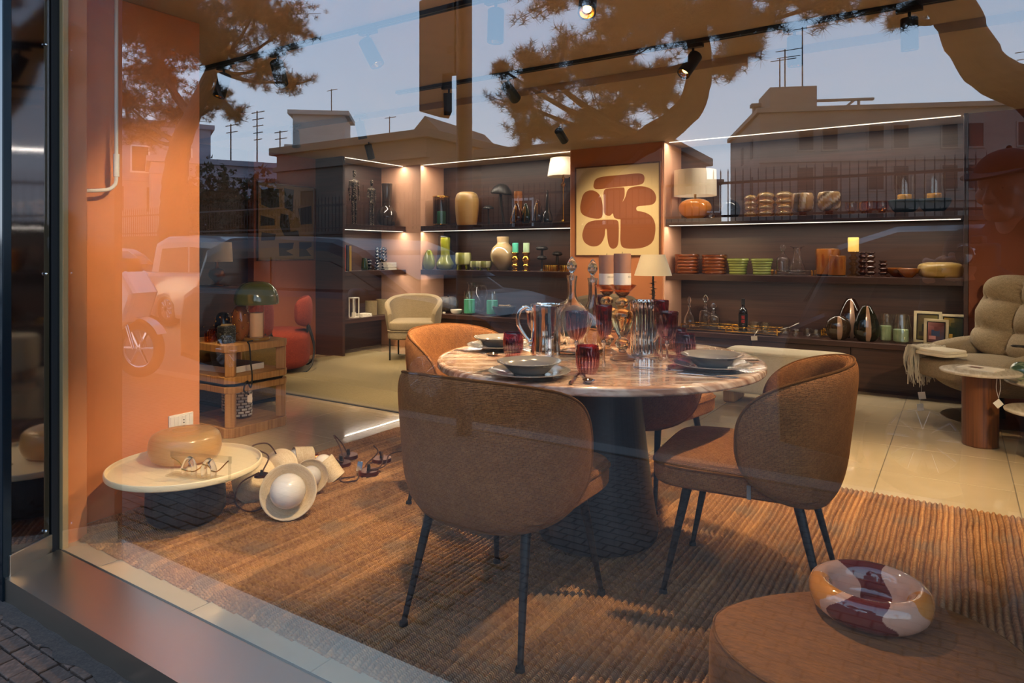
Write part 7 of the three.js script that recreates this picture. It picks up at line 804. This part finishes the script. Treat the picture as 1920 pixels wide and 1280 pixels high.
{ // motorcycle on the pavement
  const t = thing('motorcycle', 'white faired motorcycle parked on the pavement, mirrored over the orange wall', 'motorcycle', [-7.8, PY - 0.012, 1.05], R(-18)); const wh = (x) => { const w = part(t, 'wheel', new THREE.TorusGeometry(0.25, 0.055, 12, 36).translate(x, 0.305, 0), M.rubber); part(w, 'rim', [new THREE.TorusGeometry(0.2, 0.014, 8, 32).translate(x, 0.305, 0), ...[0, 1, 2].map((k) => box(0.38, 0.03, 0.03, 0, 0, 0, 0.006).rotateZ(k * Math.PI / 3).translate(x, 0.305, 0))], M.chrome); }; wh(-0.68); wh(0.68);
  part(t, 'front_fender', boxUV(grid(20, 6, (u, v) => { const a = lerp(0.5, 2.6, u), r = 0.325; return [0.68 + Math.cos(a) * r, 0.305 + Math.sin(a) * r, (v - 0.5) * 0.13]; })), phy({ color: 0xcfcfd2, roughness: 0.2, clearcoat: 1, side: THREE.DoubleSide }));
  part(t, 'fairing', boxUV(ext([[0.30, 0.42], [0.62, 0.62], [0.72, 0.88], [0.60, 1.05], [0.45, 1.0], [0.20, 0.78], [0.0, 0.72], [-0.1, 0.5]], 0.26, 0.05, 6).translate(0, 0, -0.13)), phy({ color: 0xd4d4d6, roughness: 0.2, clearcoat: 1 })); part(t, 'windshield', boxUV(ext([[0.62, 1.04], [0.55, 1.22], [0.46, 1.28], [0.48, 1.03]], 0.2, 0.03, 4).translate(0, 0, -0.1)), M.smoke); part(t, 'tank', pad(0.24, 0.12, 0.13, 0.8, 0.8, 0.08, 0.86, 0, 24, 14), paintDark); part(t, 'saddle', pad(0.36, 0.06, 0.12, 0.6, 0.6, -0.45, 0.82, 0, 24, 12), M.blackMatt); part(t, 'engine', box(0.5, 0.32, 0.24, 0.05, 0.42, 0, 0.05, 2), M.darkIron); part(t, 'fork', [taper([[0.68, 0.305, 0.075], [0.45, 1.0, 0.09]], [0.02, 0.022], 4, 10), taper([[0.68, 0.305, -0.075], [0.45, 1.0, -0.09]], [0.02, 0.022], 4, 10)], M.chrome); part(t, 'handlebar', tube([[0.36, 1.02, 0.36], [0.45, 1.04, 0.15], [0.45, 1.04, -0.15], [0.36, 1.02, -0.36]], 0.015, 20, 8), M.black); part(t, 'swing_arm', [box(0.55, 0.05, 0.04, -0.42, 0.33, 0.09), box(0.55, 0.05, 0.04, -0.42, 0.33, -0.09)], M.darkIron); part(t, 'tail', pad(0.18, 0.05, 0.08, 0.7, 0.7, -0.82, 0.86, 0, 16, 10), paintDark); part(t, 'stand', taper([[0.0, 0.3, 0.1], [-0.08, 0.0, 0.28]], [0.014, 0.012], 4, 8), M.iron);
}

// ---------------------------------------------------------------- the photographer, standing beside and behind the lens, mirrored at the right
{
  const o = [0.19, PY - 0.012, 0.36], turn = R(33 + 180);
  const t = thing('person', 'person in a dark cap and dark jacket holding a camera, mirrored at the right edge', 'person', o, turn); // local +z = where they look
  const J = { hipL: [0.09, 0.88, 0], hipR: [-0.09, 0.88, 0], kneeL: [0.11, 0.48, 0.03], kneeR: [-0.11, 0.48, 0.03], ankL: [0.12, 0.085, -0.02], ankR: [-0.12, 0.085, -0.02], toeL: [0.135, 0.035, 0.14], toeR: [-0.135, 0.035, 0.14], waist: [0, 1.0, 0], chest: [0, 1.22, 0.02], neck: [0, 1.375, 0.045], head: [0, 1.51, 0.085], shL: [0.175, 1.31, 0.02], shR: [-0.175, 1.31, 0.02], elL: [0.24, 1.08, 0.10], elR: [-0.22, 1.07, 0.08], wrL: [0.135, 1.235, 0.285], wrR: [-0.01, 1.245, 0.275] };
  const torso = (k) => [[J.hipL, J.hipR, 0.105 * k, 0.105 * k], [[0, 0.9, 0], J.waist, 0.115 * k, 0.115 * k], [J.waist, J.chest, 0.12 * k, 0.135 * k], [[0.07, 1.22, 0.01], [-0.07, 1.22, 0.01], 0.115 * k, 0.115 * k], [J.shL, J.shR, 0.062 * k, 0.062 * k]];
  const leg = (k) => ['L', 'R'].flatMap((s) => [[J['hip' + s], J['knee' + s], 0.09 * k, 0.062 * k], [J['knee' + s], J['ank' + s], 0.06 * k, 0.042 * k]]);
  const arm = (k) => ['L', 'R'].flatMap((s) => [[J['sh' + s], J['el' + s], 0.056 * k, 0.044 * k], [J['el' + s], J['wr' + s], 0.044 * k, 0.03 * k]]);
  const body = [...torso(0.94), ...leg(0.92), ...arm(0.9), [[0, 1.30, 0.03], J.neck, 0.06, 0.055], [J.neck, [0, 1.45, 0.06], 0.052, 0.05]];
  for (const s of ['L', 'R']) body.push([J['ank' + s], J['toe' + s], 0.036, 0.028]);
  const bg = skin(body, 0.03, 132, [0, 0.84, 0.06], 0.92);
  // head: skull, jaw, nose, brow, ears, lips and eye sockets on a finer grid
  const H = (x, y, z) => [J.head[0] + x, J.head[1] + y, J.head[2] + z];
  const hg = skin([[H(0, 0.035, -0.02), H(0, 0.035, 0.015), 0.088, 0.08], [H(0, -0.03, 0.035), H(0, -0.075, 0.058), 0.062, 0.036], [H(0.02, -0.085, 0.055), H(-0.02, -0.085, 0.055), 0.022, 0.022], [H(0, 0.0, 0.095), H(0, -0.035, 0.112), 0.009, 0.014], [H(0.012, -0.038, 0.1), H(-0.012, -0.038, 0.1), 0.009, 0.009], [H(0.035, 0.018, 0.082), H(-0.035, 0.018, 0.082), 0.012, 0.012], [H(0.016, -0.06, 0.092), H(-0.016, -0.06, 0.092), 0.0075, 0.0075], [H(0.016, -0.07, 0.089), H(-0.016, -0.07, 0.089), 0.008, 0.008], [H(0.083, 0.012, -0.004), H(0.086, -0.025, 0.0), 0.012, 0.009], [H(-0.083, 0.012, -0.004), H(-0.086, -0.025, 0.0), 0.012, 0.009], [H(0.045, -0.02, 0.068), H(0.04, -0.03, 0.07), 0.02, 0.02], [H(-0.045, -0.02, 0.068), H(-0.04, -0.03, 0.07), 0.02, 0.02], [H(0, -0.06, 0.0), [0, 1.42, 0.05], 0.05, 0.05]], 0.012, 84, H(0, -0.01, 0.02), 0.15);
  // hands: palm, four bent fingers and a thumb, closed on the camera body
  const hand = (w, sx, yaw) => { const b = [], c = Math.cos(yaw), s = Math.sin(yaw), P = (x, y, z) => [w[0] + (x * c + z * s), w[1] + y, w[2] + (-x * s + z * c)]; b.push([P(0, 0, -0.03), P(0, 0, 0.02), 0.026, 0.026]); for (let i = 0; i < 4; i++) { const y = 0.03 - i * 0.0205, k = [0.94, 1, 0.95, 0.78][i]; b.push([P(0, y * 0.8, 0.0), P(0, y, 0.05), 0.014, 0.0115], [P(0, y, 0.05), P(sx * 0.012 * k, y - 0.002, 0.05 + 0.034 * k), 0.0108, 0.0098], [P(sx * 0.012 * k, y - 0.002, 0.05 + 0.034 * k), P(sx * 0.034 * k, y - 0.003, 0.05 + 0.042 * k), 0.0095, 0.008]); } b.push([P(sx * 0.008, 0.012, 0.0), P(sx * 0.034, 0.034, 0.018), 0.016, 0.012], [P(sx * 0.034, 0.034, 0.018), P(sx * 0.05, 0.042, 0.045), 0.011, 0.009]); return skin(b, 0.005, 72, P(sx * 0.015, 0, 0.03), 0.092); };
  const hl = hand(J.wrL, -1, -0.35), hr = hand(J.wrR, 1, 0.2);
  part(t, 'body', [bg, hg, hl, hr].map((g) => boxUV(g)), M.skin);
  part(t, 'jacket', boxUV(skin([...torso(1.10), ...arm(1.16).map((b) => b), [[0.03, 1.37, 0.03], [-0.03, 1.37, 0.03], 0.07, 0.07]].map((b) => b), 0.03, 112, [0, 1.13, 0.08], 0.40)), M.navy);
  part(t, 'trousers', boxUV(skin([[J.hipL, J.hipR, 0.125, 0.125], [[0, 0.9, 0], [0, 0.97, 0], 0.128, 0.124], ...leg(1.14)], 0.03, 100, [0, 0.55, 0.02], 0.56)), M.jeans);
  for (const s of ['L', 'R']) part(t, 'shoe', boxUV(skin([[[J['ank' + s][0], 0.06, J['ank' + s][2] - 0.015], J['toe' + s], 0.05, 0.04], [[J['ank' + s][0], 0.09, J['ank' + s][2]], [J['ank' + s][0], 0.11, J['ank' + s][2]], 0.048, 0.046]], 0.012, 44, [J['ank' + s][0], 0.08, 0.05], 0.16)), M.blackMatt);
  part(t, 'hair', boxUV(skin([[H(0, 0.02, -0.045), H(0, -0.045, -0.045), 0.078, 0.055]], 0.01, 36, H(0, 0, -0.04), 0.14)), std({ color: 0x1c1512, roughness: 0.8 }));
  for (const s of [-1, 1]) { const e = part(t, 'eye', sph(0.0115, J.head[0] + s * 0.032, J.head[1] + 0.0, J.head[2] + 0.076, 14, 10), M.white); part(e, 'iris', sph(0.0062, J.head[0] + s * 0.032, J.head[1] + 0.0, J.head[2] + 0.0825, 10, 8), M.darkIron); }
  const cap = part(t, 'cap', boxUV(grid(40, 14, (u, v) => { const a = u * 2 * Math.PI, b = v * Math.PI / 2, r = 0.102; return [J.head[0] + Math.cos(a) * Math.cos(b) * r, J.head[1] + 0.045 + Math.sin(b) * 0.095, J.head[2] - 0.005 + Math.sin(a) * Math.cos(b) * (r + 0.008)]; }, true)), (() => { const q = M.capCloth.clone(); q.side = THREE.DoubleSide; return q; })());
  part(cap, 'brim', boxUV(ext(Array.from({ length: 15 }, (_, i) => { const a = i / 14 * Math.PI; return [Math.cos(a) * 0.088, Math.sin(a) * 0.115]; }), 0.004, 0.002, 2).rotateX(Math.PI / 2 + 0.28).translate(J.head[0], J.head[1] + 0.058, J.head[2] + 0.075)), M.capCloth); part(cap, 'button', sph(0.009, J.head[0], J.head[1] + 0.142, J.head[2] - 0.005, 10, 8), M.capCloth);
}
{ const t = thing('photo_camera', 'black photo camera in the hands of the person in the dark cap', 'camera', [0.05, 1.18, 0.077], R(33.1)); part(t, 'body', [box(0.125, 0.075, 0.04, 0, -0.004, 0.01, 0.012, 2), box(0.04, 0.03, 0.035, 0, 0.043, 0.01, 0.008)], M.blackMatt); part(t, 'lens', lathe([[0, 0], [0.03, 0], [0.031, 0.05], [0.028, 0.055], [0.026, 0.05], [0, 0.046]], 32).rotateX(-Math.PI / 2).translate(0, -0.004, -0.008), M.blackGloss); }
scene.traverse((o) => { if (o.isMesh) { o.castShadow = true; o.receiveShadow = true; } });
renderer.render(scene, camera);
